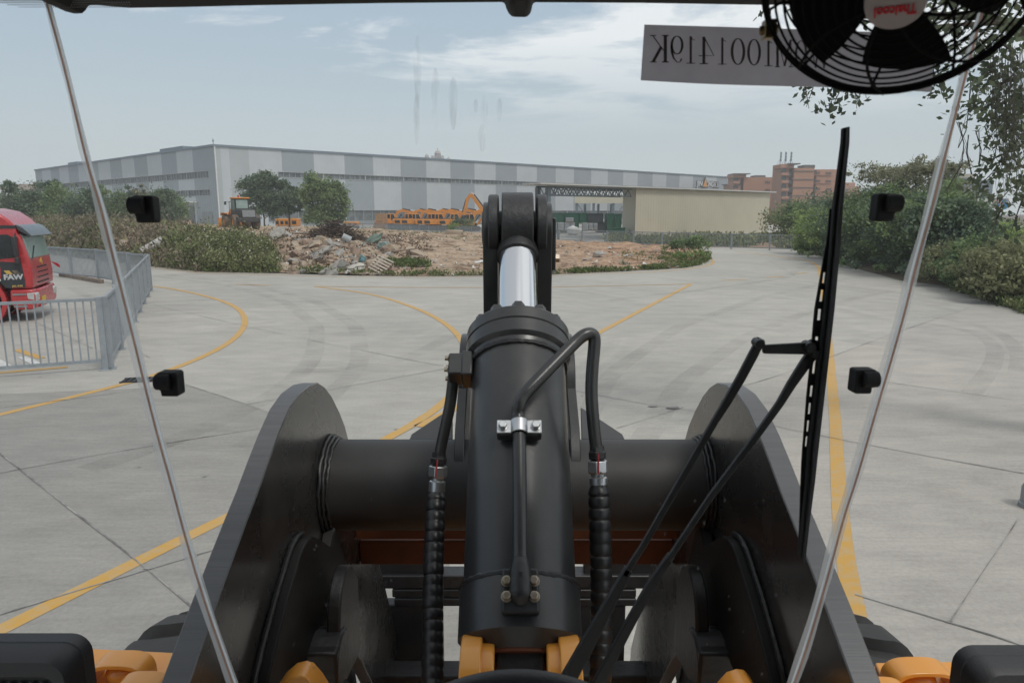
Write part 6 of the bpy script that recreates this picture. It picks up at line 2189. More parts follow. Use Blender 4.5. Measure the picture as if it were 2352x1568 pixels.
# profile of the lift arm from the photograph's silhouette (depth, height)
top_px = [(435, 1568), (494, 1396), (534, 1286), (567, 1196), (592, 1131), (617, 1059), (639, 999), (664, 939), (686.8, 904), (711.8, 884), (731.8, 879), (746.8, 889), (761.8, 909), (779, 944), (791.8, 976), (801.8, 1013.9)]
prof = []
for (x, y) in top_px:
    p = atx(x, y, XC - GAP)
    prof.append((p.y, p.z))
d0, h0 = prof[0]
prof = [(d0 - 0.09, h0 - 0.07)] + prof
fd_, fh_ = prof[-1]
prof += [(fd_ + 0.13, fh_ - 0.20), (2.75, 1.85), (3.25, 1.05), (3.28, 0.82), (3.08, 0.72), (2.85, 1.0), (2.42, 1.55), (2.06, 1.90), (1.76, 2.08), (1.45, 2.02), (d0 - 0.09, 1.98)]
arms = []
for s in (-1, 1):
    mb = MB()
    x0, x1 = XC + s * GAP, XC + s * (GAP + TH)
    n = len(prof)
    vs = [(x0, *p) for p in prof] + [(x1, *p) for p in prof]
    mb.mi = 0
    mb.add(vs, [tuple(range(n)), tuple(range(n, 2 * n))[::-1]])
    mb.mi = 1
    mb.add(vs, [(i, (i + 1) % n, n + (i + 1) % n, n + i) for i in range(n)])
    # weld coincident copies
    o = LB(mb, 'lift_arm', [M_arm, M_edge], smooth=True, ang=28)
    bm = bmesh.new(); bm.from_mesh(o.data); bmesh.ops.remove_doubles(bm, verts=bm.verts, dist=1e-5); bmesh.ops.recalc_face_normals(bm, faces=bm.faces); bm.to_mesh(o.data); bm.free()
    o.data.set_sharp_from_angle(angle=R(28))
    bv = o.modifiers.new('bevel', 'BEVEL'); bv.width = 0.0025; bv.segments = 1; bv.limit_method = 'ANGLE'; bv.angle_limit = R(50)
    arms.append(o)
    # doubler plate round the lift cylinder pin, with its weld bead
    dpx = [(765, 1262), (742, 1236), (728, 1230), (717, 1239), (709, 1253), (703, 1267), (698, 1283), (693, 1300), (688, 1318), (683, 1336), (677, 1356), (671, 1378), (665, 1402), (658, 1430), (650, 1462), (641, 1500), (630, 1550), (622, 1600)]
    dd = [(atx(x, y, XC - 0.535).y, atx(x, y, XC - 0.535).z) for (x, y) in dpx]
    dd = [(dd[0][0] + 0.02, dd[0][1])] + dd[1:] + [(1.5, 2.022), (1.76, 2.083), (2.055, 1.908), (2.12, 2.1), (2.02, 2.3)]
    mb = MB(); mb.prism(dd, 'x', XC + s * 0.545, XC + s * (GAP + 0.001) - s * 0.003)
    LB(mb, 'doubler_plate', mat('black doubler paint', (0.014, 0.0135, 0.013), 0.5, var=0.3, scale=6, bump=0.05, bscale=50, spec=0.3), o, bevel=0.004)
    mb = MB()
    pts = []
    for i, p in enumerate(dd[2:19]):
        a = Vector((XC + s * 0.572, p[0] - 0.006, p[1] + 0.010))
        pts.append(a)
    fine = []
    rgw = random.Random(3)
    for a, b in zip(pts[:-1], pts[1:]):
        for k in range(6):
            fine.append(a.lerp(b, k / 6.0))
    mb.tube(fine, [0.007 + rgw.uniform(-0.0009, 0.0009) for _ in fine], 7)
    LB(mb, 'weld_bead', M_cast, o)
    # inner lug and pin boss for the lift cylinder
    mb = MB()
    pc = Vector((0, 1.86, 2.115))
    lug = [(pc.y + 0.10 * math.cos(a), pc.z + 0.10 * math.sin(a)) for a in np.linspace(0.5, PI - 0.3, 10)] + [(1.745, 2.08), (1.74, 1.92), (1.98, 1.88), (1.985, 2.12)]
    mb.prism(lug, 'x', XC + s * 0.478, XC + s * 0.515)
    LB(mb, 'pin_lug', M_cast, o, bevel=0.006)
    # lift cylinder
    ct = Vector((XC + s * 0.515, 1.74, 2.02)); cb = Vector((XC + s * 0.505, 1.46, 1.15))
    ax = (cb - ct).normalized()
    mb = MB(); mb.box(ct + Vector((s * 0.004, -0.005, -0.005)), (0.10, 0.13, 0.13)); mb.cyl(ct, (1, 0, 0), 0.072, -0.047, 0.047, 20)
    cyl = LB(mb, 'lift_cylinder', M_cast, bevel=0.008)
    mb = MB(); mb.lathe([(0.062, 0.07), (0.068, 0.08), (0.068, 0.15), (0.058, 0.155), (0.058, 0.21), (0.063, 0.215), (0.063, 0.245), (0.045, 0.25)], ct, ax, 24); LB(mb, 'rod_end', M_cast, cyl)
    mb = MB(); mb.cyl(ct, ax, 0.052, 0.24, 0.62, 24); LB(mb, 'rod', M_chrome, cyl)
    mb = MB(); mb.cyl(ct, ax, 0.078, 0.60, 1.2, 24); LB(mb, 'barrel', M_black, cyl)

# cross tube and beams between the arms
TC, TR = Vector((XC, 2.095, 2.372)), 0.138
mb = MB(); mb.cyl(TC, (1, 0, 0), TR, -GAP + 0.002, GAP - 0.002, 56)
tube_o = LB(mb, 'cross_tube', mat('black tube paint', (0.038, 0.037, 0.037), 0.52, var=0.2, scale=4, bump=0.02, bscale=60, spec=0.4), ang=30)
for s in (-1, 1):
    for q in range(3):
        mb = MB()
        rgw = random.Random(q + 10 * s)
        n = 70
        pts = [TC + Vector((s * (GAP - 0.006 - q * 0.0105), 0, 0)) + Vector((0, math.cos(a), math.sin(a))) * (TR + 0.012 - q * 0.005) for a in np.linspace(0.2, 2 * PI + 0.2, n)]
        pts = [p + Vector((s * rgw.uniform(-1, 1) * 0.002, 0, 0)) for p in pts]
        mb.tube(pts, [0.0052 + rgw.uniform(-0.0009, 0.0009) for _ in pts], 7, caps=False)
        LB(mb, 'weld_bead', M_cast, tube_o)
mb = MB()
a, b = at(1190, 1196, 2.42), at(1190, 1240, 2.40)
mb.box((XC, 2.44, (at(1190, 1190, 2.4).z + at(1190, 1238, 2.4).z) / 2), (2 * GAP - 0.004, 0.08, at(1190, 1190, 2.4).z - at(1190, 1238, 2.4).z))
mb.box((XC, 2.50, (at(1190, 1241, 2.46).z + at(1190, 1296, 2.46).z) / 2), (2 * GAP - 0.004, 0.08, at(1190, 1241, 2.46).z - at(1190, 1296, 2.46).z))
LB(mb, 'lower_beam', M_rust_reflect, smooth=False, bevel=0.004)  # brown base colour imitates orange reflected on the beam
mb = MB()
D = 3.15
for (y0, y1, xa, xb, th) in ((1322, 1352, 790, 1500, 0.10), (1354, 1372, 900, 1462, 0.05), (1375, 1392, 905, 1462, 0.06)):
    za, zb = at(1190, y0, D).z, at(1190, y1, D).z
    xl, xr = at(xa, y0, D).x, at(xb, y0, D).x
    mb.box(((xl + xr) / 2, D + th / 2, (za + zb) / 2), (xr - xl, th, za - zb))
for (xa, xb) in ((868, 1016), (1328, 1436)):
    za, zb = at(1190, 1390, D).z, at(1190, 1640, D).z
    xl, xr = at(xa, 1450, D).x, at(xb, 1450, D).x
    mb.box(((xl + xr) / 2, D + 0.04, (za + zb) / 2), (xr - xl, 0.07, za - zb))
for (xa, xb) in ((1452, 1500), (792, 1016), (1342, 1448)):
    za, zb = at(1190, 1295, D).z, at(1190, 1324, D).z
    xl, xr = at(xa, 1310, D).x, at(xb, 1310, D).x
    mb.box(((xl + xr) / 2, D + 0.05, (za + zb) / 2), (xr - xl, 0.05, za - zb))
LB(mb, 'attachment_frame', M_cast, bevel=0.006)
mb = MB()
za, zb = at(1190, 1533, 2.9).z, at(1190, 1600, 2.9).z
mb.box((XC, 2.9, (za + zb) / 2), (at(1530, 1540, 2.9).x - at(835, 1540, 2.9).x, 0.12, za - zb))
LB(mb, 'front_crossmember', M_cast, bevel=0.01)

# tilt cylinder
E = Vector((XC, 2.146, 3.153)); Bs = Vector((XC, 1.357, 2.385))
A_ = (Bs - E).normalized()              # from the rocker down to the cab
NX = Vector((1, 0, 0))
NN = NX.cross(A_).normalized()          # outward, towards the driver
if NN.z < 0:
    NN = -NN
RB = 0.119


def cs(s, n=0.0, x=0.0):
    return E + A_ * s + NN * n + NX * x


def s_for(y, n):
    lo, hi_ = -0.2, 1.6
    for _ in range(40):
        m_ = (lo + hi_) / 2
        if proj(cs(m_, n))[1] < y:
            lo = m_
        else:
            hi_ = m_
    return (lo + hi_) / 2


sF0 = s_for(700, 0.134)
sF1 = sF0 + 0.085
sB = s_for(1318, RB)
sBe = sB + 0.13
mb = MB()
mb.lathe([(RB * 0.98, sF1 - 0.01), (RB, sF1 + 0.02), (RB, sB - 0.012), (RB + 0.004, sB - 0.006), (RB + 0.007, sB), (RB + 0.007, sBe - 0.03), (RB - 0.02, sBe), (0.02, sBe)], E, A_, 72)
barrel = LB(mb, 'tilt_cylinder', M_black, ang=30)
mb = MB(); mb.lathe([(RB - 0.022, sBe - 0.002), (RB - 0.024, sBe + 0.006), (0.05, sBe + 0.008)], E, A_, 48); LB(mb, 'end_cap', M_rust_reflect, barrel)
mb = MB()
RF = 0.135
mb.lathe([(0.06, sF0), (RF - 0.003, sF0), (RF, sF0 + 0.004), (RF, sF0 + 0.034), (RF - 0.003, sF0 + 0.037), (RF - 0.003, sF0 + 0.039), (RF, sF0 + 0.042), (RF, sF0 + 0.075), (RF - 0.004, sF0 + 0.08), (RB + 0.006, sF0 + 0.085), (RB + 0.004, sF0 + 0.098), (RB - 0.004, sF0 + 0.104)], E, A_, 72)
fl = LB(mb, 'gland_flange', M_black, barrel, ang=30)
for k in range(12):
    a = 2 * PI * (k + 0.0) / 12
    mb = MB(); mb.hexbolt(cs(sF0 - 0.002, math.cos(a) * 0.108, math.sin(a) * 0.108), -A_, 0.017, 0.022)
    LB(mb, 'bolt', M_black, fl, bevel=0.001)
for (s_, rr) in ((sF0 + 0.101, RB + 0.002), (sB - 0.004, RB + 0.004)):
    mb = MB()
    rgw = random.Random(8)
    pts = [cs(s_ + rgw.uniform(-1, 1) * 0.0012, math.cos(a) * rr, math.sin(a) * rr) for a in np.linspace(0, 2 * PI, 90)]
    mb.tube(pts, [0.006 + rgw.uniform(-0.001, 0.001) for _ in pts], 7, caps=False)
    LB(mb, 'weld_bead', M_cast, barrel)
mb = MB(); mb.cyl(E, A_, 0.0535, 0.09, sF0 + 0.03, 64); LB(mb, 'rod', M_chrome, barrel, ang=40)
mb = MB(); mb.lathe([(0.045, 0.05), (0.058, 0.085), (0.060, 0.10), (0.060, 0.118), (0.0545, 0.122)], E, A_, 48); LB(mb, 'rod_shoulder', M_cast, barrel)
mb = MB(); mb.cyl(E, (1, 0, 0), 0.104, -0.046, 0.046, 48); LB(mb, 'rod_eye', M_cast, barrel, bevel=0.004)
# base eye between the orange brackets
mb = MB()
pb = cs(sBe + 0.11)
poly = []
for k in range(13):
    a = -PI / 2 + PI * k / 12
    v = A_ * (math.cos(a) * 0.085) + NN * (math.sin(a) * 0.085)
    poly.append((pb.y + v.y, pb.z + v.z))
q1, q2 = cs(sBe - 0.02, 0.075), cs(sBe - 0.02, -0.075)
mb.prism([(q2.y, q2.z)] + poly + [(q1.y, q1.z)], 'x', XC - 0.045, XC + 0.045)
LB(mb, 'base_eye', M_cast, barrel, bevel=0.004)
frame_ = MB()
frame_.prism([(0.98, 1.2), (1.55, 1.2), (1.62, 1.65), (1.2, 1.75), (0.98, 1.72)], 'x', XC - 0.30, XC + 0.30)
fr = LB(frame_, 'front_frame', M_orange, bevel=0.01)
zt_ = at(1100, 1443, pb.y + 0.05).z
for s in (-1, 1):
    for (xa, xb, rr, up) in ((0.072, 0.112, 0.105, 0.0), (0.049, 0.075, 0.08, -0.01)):
        mb = MB()
        cy, cz = pb.y + 0.0, zt_ - rr + up
        poly = [(cy + rr * math.cos(a), cz + rr * math.sin(a)) for a in np.linspace(-0.25, PI + 0.25, 15)] + [(1.05, 1.7), (1.52, 1.62)]
        mb.prism(poly, 'x', XC + s * xa, XC + s * xb)
        LB(mb, 'pin_bracket', M_orange, fr, bevel=0.003)
    mb = MB(); mb.cyl((XC + s * 0.112, pb.y, pb.z - 0.04), (s, 0, 0), 0.045, 0, 0.02, 20); LB(mb, 'pin_cap', M_orange, fr, bevel=0.003)

# rocker: two plates round the rod eye
PV = Vector((XC, 2.44, 2.60))
for s in (-1, 1):
    poly = [(E.y + 0.086 * math.cos(a), E.z + 0.086 * math.sin(a) - 0.01) for a in np.linspace(0.0, PI + 0.35, 16)]
    poly += [(2.10, 2.75), (2.2, 2.45), (2.45, 2.0), (2.62, 2.0), (2.66, 2.4), (2.6, 2.75), (2.36, 3.0)]
    mb = MB(); mb.prism(poly, 'x', XC + s * 0.0575, XC + s * 0.10)
    rk = LB(mb, 'rocker_arm', M_black, bevel=0.003)
    mb = MB(); mb.lathe([(0.03, 0), (0.094, 0), (0.098, 0.004), (0.098, 0.026), (0.094, 0.030), (0.03, 0.030)], E + NX * s * 0.055, (s, 0, 0), 40); LB(mb, 'hub', M_cast, rk)
    if s > 0:
        mb = MB(); mb.prism([(E.y - 0.055, E.z + 0.03), (E.y + 0.05, E.z + 0.03), (E.y + 0.06, E.z - 0.12), (E.y + 0.02, E.z - 0.14), (E.y - 0.05, E.z - 0.12)], 'x', XC + 0.1005, XC + 0.112); LB(mb, 'pin_retainer', M_black, rk, bevel=0.003)
        mb = MB(); q = at(1272, 593, E.y); mb.hexbolt((XC + 0.112, q.y, q.z), (1, 0, 0), 0.0135, 0.015); LB(mb, 'bolt', M_gold, rk)
mb = MB(); mb.cyl(E, (1, 0, 0), 0.05, -0.104, 0.104, 24); LB(mb, 'rocker_pin', M_cast, bevel=0.003)
# brackets that carry the rocker on the cross tube
for s in (-1, 1):
    cc = Vector((0, 2.40, 2.60))
    poly = [(cc.y + 0.19 * math.cos(a), cc.z + 0.19 * math.sin(a)) for a in np.linspace(-0.4, PI - 0.25, 16)] + [(2.07, 2.56), (1.985, 2.45), (1.96, 2.34), (2.02, 2.28), (2.5, 2.24)]
    mb = MB(); mb.prism(poly, 'x', XC + s * 0.158, XC + s * 0.188)
    br = LB(mb, 'rocker_bracket', M_black, tube_o, bevel=0.003)
    mb = MB()
    pxs = [(1040, 1008), (940, 1008), (945, 996), (1005, 956), (1040, 934)]
    pl = []
    for (x, y), D in zip(pxs, (2.17, 2.17, 2.20, 2.31, 2.37)):
        q = at(x, y, D)
        pl.append(Vector((XC + s * abs(q.x - XC), q.y, q.z)))
    lo_ = [p - Vector((0, 0.012, 0.022)) for p in pl]
    mb.add(pl + lo_, [(0, 1, 2, 3, 4), (9, 8, 7, 6, 5)] + [(i, (i + 1) % 5, 5 + (i + 1) % 5, 5 + i) for i in range(5)])
    LB(mb, 'gusset', M_black, tube_o, bevel=0.003)

# pipes on the cylinder
PR = 0.0148
nP = RB + 0.026
sC = s_for(982, nP)
pp = [cs(s_for(1322, nP) + 0.01, nP), cs(s_for(1180, nP), nP), cs(sC, nP)]
bend = [(1189, 950, None), (1192, 930, 0), (1200, 912, 0.01), (1216, 893, 0.02), (1262, 846, 0.055), (1316, 791, 0.10), (1334, 774, 0.11), (1346, 767, 0.115), (1356, 765, 0.12), (1363, 769, 0.12), (1366, 779, 0.12), (1365, 800, 0.115), (1360, 850, 0.10), (1358, 900, 0.085), (1361, 950, 0.07), (1366, 1000, 0.06), (1371, 1036, 0.055)]
d_ref = cs(s_for(950, nP), nP).y
for (x, y, dd_) in bend:
    pp.append(at(x, y, d_ref + (dd_ or 0.0)))
mb = MB()
def smooth_path(P, it=2):
    for _ in range(it):
        Q = [P[0]]
        for a, b in zip(P[:-1], P[1:]):
            Q += [a.lerp(b, 0.25), a.lerp(b, 0.75)]
        P = Q + [P[-1]]
    return P
mb.tube(smooth_path(pp, 2), PR, 18)
pipe1 = LB(mb, 'hydraulic_pipe', M_black)
# port block on the left of the barrel, with its short pipe
dL = cs(s_for(850, 0), 0).y - 0.02
pa, pb2 = at(1028, 822, dL), at(1066, 880, dL)
Mx = Matrix((NX, A_, NN)).transposed()
pcen = at(1047, 848, dL)
mb = MB(); mb.box(pcen + NX * 0.002, (0.038, 0.062, 0.06), Mx); mb.box(pcen + NX * 0.03, (0.028, 0.072, 0.068), Mx)
blk = LB(mb, 'port_block', M_black, bevel=0.004)
for (a, b) in ((-0.02, 0.022), (0.014, 0.022), (-0.02, -0.02), (0.014, -0.02)):
    mb = MB(); mb.hexbolt(pcen + NX * -0.018 + A_ * a + NN * b, (-1, 0, 0), 0.0068, 0.009); LB(mb, 'bolt', M_gold, blk)
p2 = [at(1042, 858, dL), at(1040, 880, dL), at(1035, 925, dL - 0.005), at(1024, 975, dL - 0.01), at(1014, 1020, dL - 0.015), at(1009, 1048, dL - 0.02)]
mb = MB(); mb.tube(smooth_path(p2, 2), PR, 18); LB(mb, 'hydraulic_pipe', M_black)

M_redmark = mat('red paint mark', (0.35, 0.03, 0.04), 0.6, var=0.05)
M_ink = mat('black stamp ink', (0.02, 0.02, 0.02), 0.7, var=0.05)


def hose_set(px_top, D, px_hose, Dend, yoff, s, code):
    """Nuts, crimped ferrule and spiral sleeved hose below a pipe end."""
    x, y = px_top
    a = at(x, y, D)
    b = at(px_hose[0][0], px_hose[0][1], D - 0.02)
    ax = (b - a).normalized()
    L = (b - a).length
    mb = MB(); mb.lathe([(PR + 0.002, -0.014), (PR + 0.004, 0.0), (0.021, 0.002), (0.021, 0.017), (PR, 0.02)], a, ax, 6, phase=0.3)
    h = LB(mb, 'hose_fitting', M_cast, ang=30)
    mb = MB(); mb.lathe([(0.018, 0.020), (0.0245, 0.023), (0.0245, 0.047), (0.021, 0.052), (0.017, 0.053)], a, ax, 6, phase=0.25); nut = LB(mb, 'union_nut', M_zinc, h, ang=30, bevel=0.001)
    mb = MB(); mb.lathe([(0.0165, 0.05), (0.0165, 0.058), (0.0205, 0.061), (0.0212, 0.067), (0.0212, L - 0.002), (0.019, L)], a, ax, 32); fer = LB(mb, 'ferrule', M_zinc, h)
    # torque mark down the nut flat and stamped code on the ferrule
    u = (Vector((0, 0, H)) - a); u = (u - ax * u.dot(ax)).normalized(); v = ax.cross(u)
    mb = MB(); q = a + u * 0.0245 + v * -0.003 * s; mb.bar(q + ax * 0.003, q + ax * 0.05 + v * 0.002, 0.0035, 0.0016, up=u); LB(mb, 'torque_mark', M_redmark, h)
    if code:
        off = sum((Vector(o_.location) for o_ in (loader,)), Vector((0, 0, 0)))
        M = frame_M(a + ax * (L * 0.62) + u * 0.0213 + v * 0.002 - off, -ax, v if v.x > 0 else -v)
        M = frame_M(a + ax * ((0.061 + L) / 2) + (u * 0.94 + (v if v.x > 0 else -v) * 0.342) * 0.0214 - off, -ax, -(v if v.x > 0 else -v) * 0.94 + u * 0.342)
        text_on('lettering', code, M, M_ink, fer, 0.0085, 0.0085, 0.01, 0.0002)
    # hose
    P = [b] + [at(px, py, D - 0.02 + (Dend - D) * ((py - px_hose[0][1]) / (1568 - px_hose[0][1]))) for (px, py) in px_hose[1:]]
    P = smooth_path(P, 3)
    Q = [P[0]]
    step = 0.003
    acc = 0
    for a_, b_ in zip(P[:-1], P[1:]):
        n = max(1, int((b_ - a_).length / step))
        for k in range(1, n + 1):
            Q.append(a_.lerp(b_, k / n))
    rs = []
    s_acc = 0
    for i, q in enumerate(Q):
        if i:
            s_acc += (q - Q[i - 1]).length
        ph = (s_acc / 0.0262) % 1.0
        r_ = 0.0232 + 0.0022 * (math.sin(PI * min(1, ph * 1.06)) ** 0.6 if ph < 0.94 else 0.0) - (0.0014 if ph > 0.94 else 0)
        rs.append(min(r_, 0.019 + s_acc * 0.35))
    mb = MB(); mb.tube(Q, rs, 26); LB(mb, 'hydraulic_hose', M_hose, ang=60)


hose_set((1371.5, 1036), d_ref + 0.055, [(1375, 1114), (1377, 1180), (1380, 1280), (1382, 1400), (1380, 1500), (1378, 1640), (1376, 1760)], 1.43, 0, 1, '10680 5G0639')
hose_set((1008, 1050), dL - 0.02, [(1003, 1130), (1000, 1180), (996, 1280), (994, 1400), (993, 1500), (995, 1640), (997, 1760)], 1.43, 0, -1, None)

# saddle clamp on the central pipe
mb = MB()
cl = cs(sC, RB)
for s in (-1, 1):
    mb.box(cl + NX * s * 0.033 + NN * 0.030, (0.032, 0.032, 0.006), Mx)
arc_o, arc_i = [], []
for a in np.linspace(0, PI, 14):
    arc_o.append((math.cos(a) * 0.0195, math.sin(a) * 0.0195)); arc_i.append((math.cos(a) * 0.0152, math.sin(a) * 0.0152))
ringp = arc_o + arc_i[::-1]
n = len(ringp)
base = cs(sC, nP + 0.002)
vs = [base + NX * p[0] + NN * p[1] + A_ * q for q in (-0.016, 0.016) for p in ringp]
mb.add(vs, [tuple(range(n)), tuple(range(n, 2 * n))[::-1]] + [(i, (i + 1) % n, n + (i + 1) % n, n + i) for i in range(n)])
clamp = LB(mb, 'pipe_clamp', M_zinc, barrel, bevel=0.0015)
mb = MB(); mb.box(cl + NN * 0.013, (0.098, 0.036, 0.028), Mx); LB(mb, 'weld_pad', M_cast, barrel, bevel=0.004)
for s in (-1, 1):
    mb = MB(); mb.hexbolt(cl + NX * s * 0.036 + NN * 0.033, NN, 0.0098, 0.012); LB(mb, 'bolt', M_zinc, clamp, bevel=0.0008)
# port block at the foot of the cylinder with four bolts
sP = s_for(1345, RB + 0.03)
mb = MB(); mb.box(cs(sP + 0.006, RB + 0.008), (0.072, 0.085, 0.036), Mx)
mb.tube([cs(sP - 0.055, nP), cs(sP - 0.03, nP + 0.003), cs(sP + 0.012, nP + 0.002), cs(sP + 0.028, nP - 0.012)], [0.0155, 0.021, 0.022, 0.015], 18)
blk = LB(mb, 'port_block', M_cast, bevel=0.005)
for sx_ in (-1, 1):
    for sy_ in (-1, 1):
        mb = MB(); mb.hexbolt(cs(sP + 0.004 + sy_ * 0.0145, RB + 0.026, sx_ * 0.0262), NN, 0.0088, 0.012)
        LB(mb, 'bolt', M_gold, blk, bevel=0.0007)
off = Vector(loader.location)
M = frame_M(cs(sP - 0.016, nP + 0.0245) - off, NX, -A_)
text_on('lettering', 'T', M, M_interior, blk, 0.011, 0.011, 0.02, 0.0004)

# front tyres
TRY, TRR = 2.20, 0.875
for s in (-1, 1):
    mb = MB()
    cx_ = XC + s * 1.065
    w2 = 0.335
    mb.lathe([(0.42, -w2 * 0.8), (0.62, -w2 * 0.98), (0.74, -w2), (0.80, -w2 * 0.93), (0.825, -w2 * 0.7), (0.835, 0), (0.825, w2 * 0.7), (0.80, w2 * 0.93), (0.74, w2), (0.62, w2 * 0.98), (0.42, w2 * 0.8)], (cx_, TRY, TRR), (1, 0, 0), 96, closed=True)
    # deep curved lugs
    nl = 22
    for k in range(nl):
        for sd in (-1, 1):
            a0 = 2 * PI * (k + (0.5 if sd > 0 else 0.0)) / nl + 0.06
            ring = []
            m_ = 14
            for j in range(m_ + 1):
                f = j / m_
                xw = sd * w2 * (0.02 + 0.99 * f)
                rr = TRR - 0.004 - 0.012 * f ** 2 - 0.09 * (max(0, f - 0.72) / 0.28) ** 2
                aa = a0 + 0.13 * math.sin(f * 1.9) - 0.05 * f
                hw = 0.062 + 0.02 * f
                for (da, dr) in ((-hw * 1.12, -0.055), (-hw, 0.0), (hw, 0.0), (hw * 1.12, -0.055)):
                    ang = aa + da
                    ring.append((cx_ + xw, TRY + math.cos(ang) * (rr + dr), TRR + math.sin(ang) * (rr + dr)))
            fs = [(0, 1, 2, 3), tuple(4 * m_ + q for q in (3, 2, 1, 0))]
            for j in range(m_):
                for q in range(4):
                    fs.append((4 * j + q, 4 * j + (q + 1) % 4, 4 * (j + 1) + (q + 1) % 4, 4 * (j + 1) + q))
            mb.add(ring, fs)
    ty = LB(mb, 'tyre', M_rubber, ang=30)
    mb = MB(); mb.lathe([(0.05, 0.0), (0.3, 0.0), (0.34, 0.1), (0.43, 0.14), (0.44, 0.26), (0.40, 0.26), (0.40, -0.26), (0.05, -0.26)], (cx_, TRY, TRR), (s, 0, 0), 40); LB(mb, 'rim', M_orange, ty)
mb = MB(); mb.cyl((XC, TRY, TRR), (1, 0, 0), 0.17, -0.8, 0.8, 24); mb.box((XC, TRY, TRR), (0.6, 0.5, 0.5)); LB(mb, 'axle', M_orange, bevel=0.02)
mb = MB(); mb.prism([(1.2, 1.2), (2.5, 1.2), (2.55, 0.7), (1.2, 0.7)], 'x', XC - 0.36, XC + 0.36); LB(mb, 'chassis', M_orange, fr, bevel=0.02)

# fenders and the arched brackets on them
hF = 2.0
for s in (-1, 1):
    pts = [(205, 1487.5), (400, 1497), (372, 1568), (300, 1760), (40, 1760), (150, 1568)] if s < 0 else [(2192, 1517.5), (2010, 1520), (2030, 1568), (2090, 1760), (2320, 1760), (2205, 1568)]
    P2 = [gd(x, y, hF) for (x, y) in pts]
    mb = MB(); mb.prism([(p.x, p.y) for p in P2], 'z', hF - 0.03, hF)
    fn = LB(mb, 'fender', M_orange, bevel=0.004)
    fr_edge = P2[0].lerp(P2[1], 0.5)
    mb = MB(); mb.box((fr_edge.x, fr_edge.y + 0.012, hF - 0.16), (abs(P2[1].x - P2[0].x), 0.02, 0.26)); LB(mb, 'front_lip', M_orange, fn)
    for (x, y, w_, hgt, dep) in (((268, 1575, 0.15, 0.062, 0.07), (315, 1640, 0.14, 0.075, 0.07)) if s < 0 else ((2125, 1592, 0.17, 0.062, 0.07), (2040, 1650, 0.14, 0.07, 0.07))):
        q = gd(x, y, hF)
        o_, i_ = [], []
        for a in np.linspace(0, PI, 16):
            e = 0.65
            cx1, sz1 = math.copysign(abs(math.cos(a)) ** e, math.cos(a)), math.sin(a) ** e
            o_.append((q.x + cx1 * w_ / 2, hF + sz1 * hgt)); i_.append((q.x + cx1 * (w_ / 2 - 0.011), hF + sz1 * (hgt - 0.011)))
        mb = MB(); mb.prism(o_ + i_[::-1], 'y', q.y - dep * 0.1, q.y + dep * 0.9); LB(mb, 'arched_bracket', M_orange, fn, bevel=0.002)
        mb = MB(); mb.sphere((q.x, q.y + dep * 0.55, hF + 0.012), 0.034, 14, 8, (1.4, 1, 0.9)); LB(mb, 'cable_boot', M_orange, fn)
# orange pivot lugs at the bottom edge
for (px_, D) in (([(600, 1660), (625, 1585), (640, 1568), (660, 1540), (684, 1519), (706, 1514), (722, 1519), (742, 1542), (766, 1580), (800, 1660)], 1.33), ([(1605, 1660), (1632, 1585), (1648, 1562), (1668, 1540), (1690, 1533), (1708, 1535), (1722, 1551), (1732, 1572), (1745, 1600), (1770, 1660)], 1.33)):
    mb = MB()
    pl = [(at(x, y, D + 0.055).x, at(x, y, D + 0.055).z) for (x, y) in px_]
    mb.prism(pl, 'y', D, D + 0.055)
    LB(mb, 'pivot_lug', M_orange, fr, bevel=0.004)
q0, q1 = at(600, 1660, 1.33), at(1770, 1660, 1.33)
mb = MB(); mb.box(((q0.x + q1.x) / 2, 1.40, (q0.z + 1.7) / 2), (q1.x - q0.x, 0.12, q0.z - 1.7)); LB(mb, 'front_bulkhead', M_orange, fr, bevel=0.01)

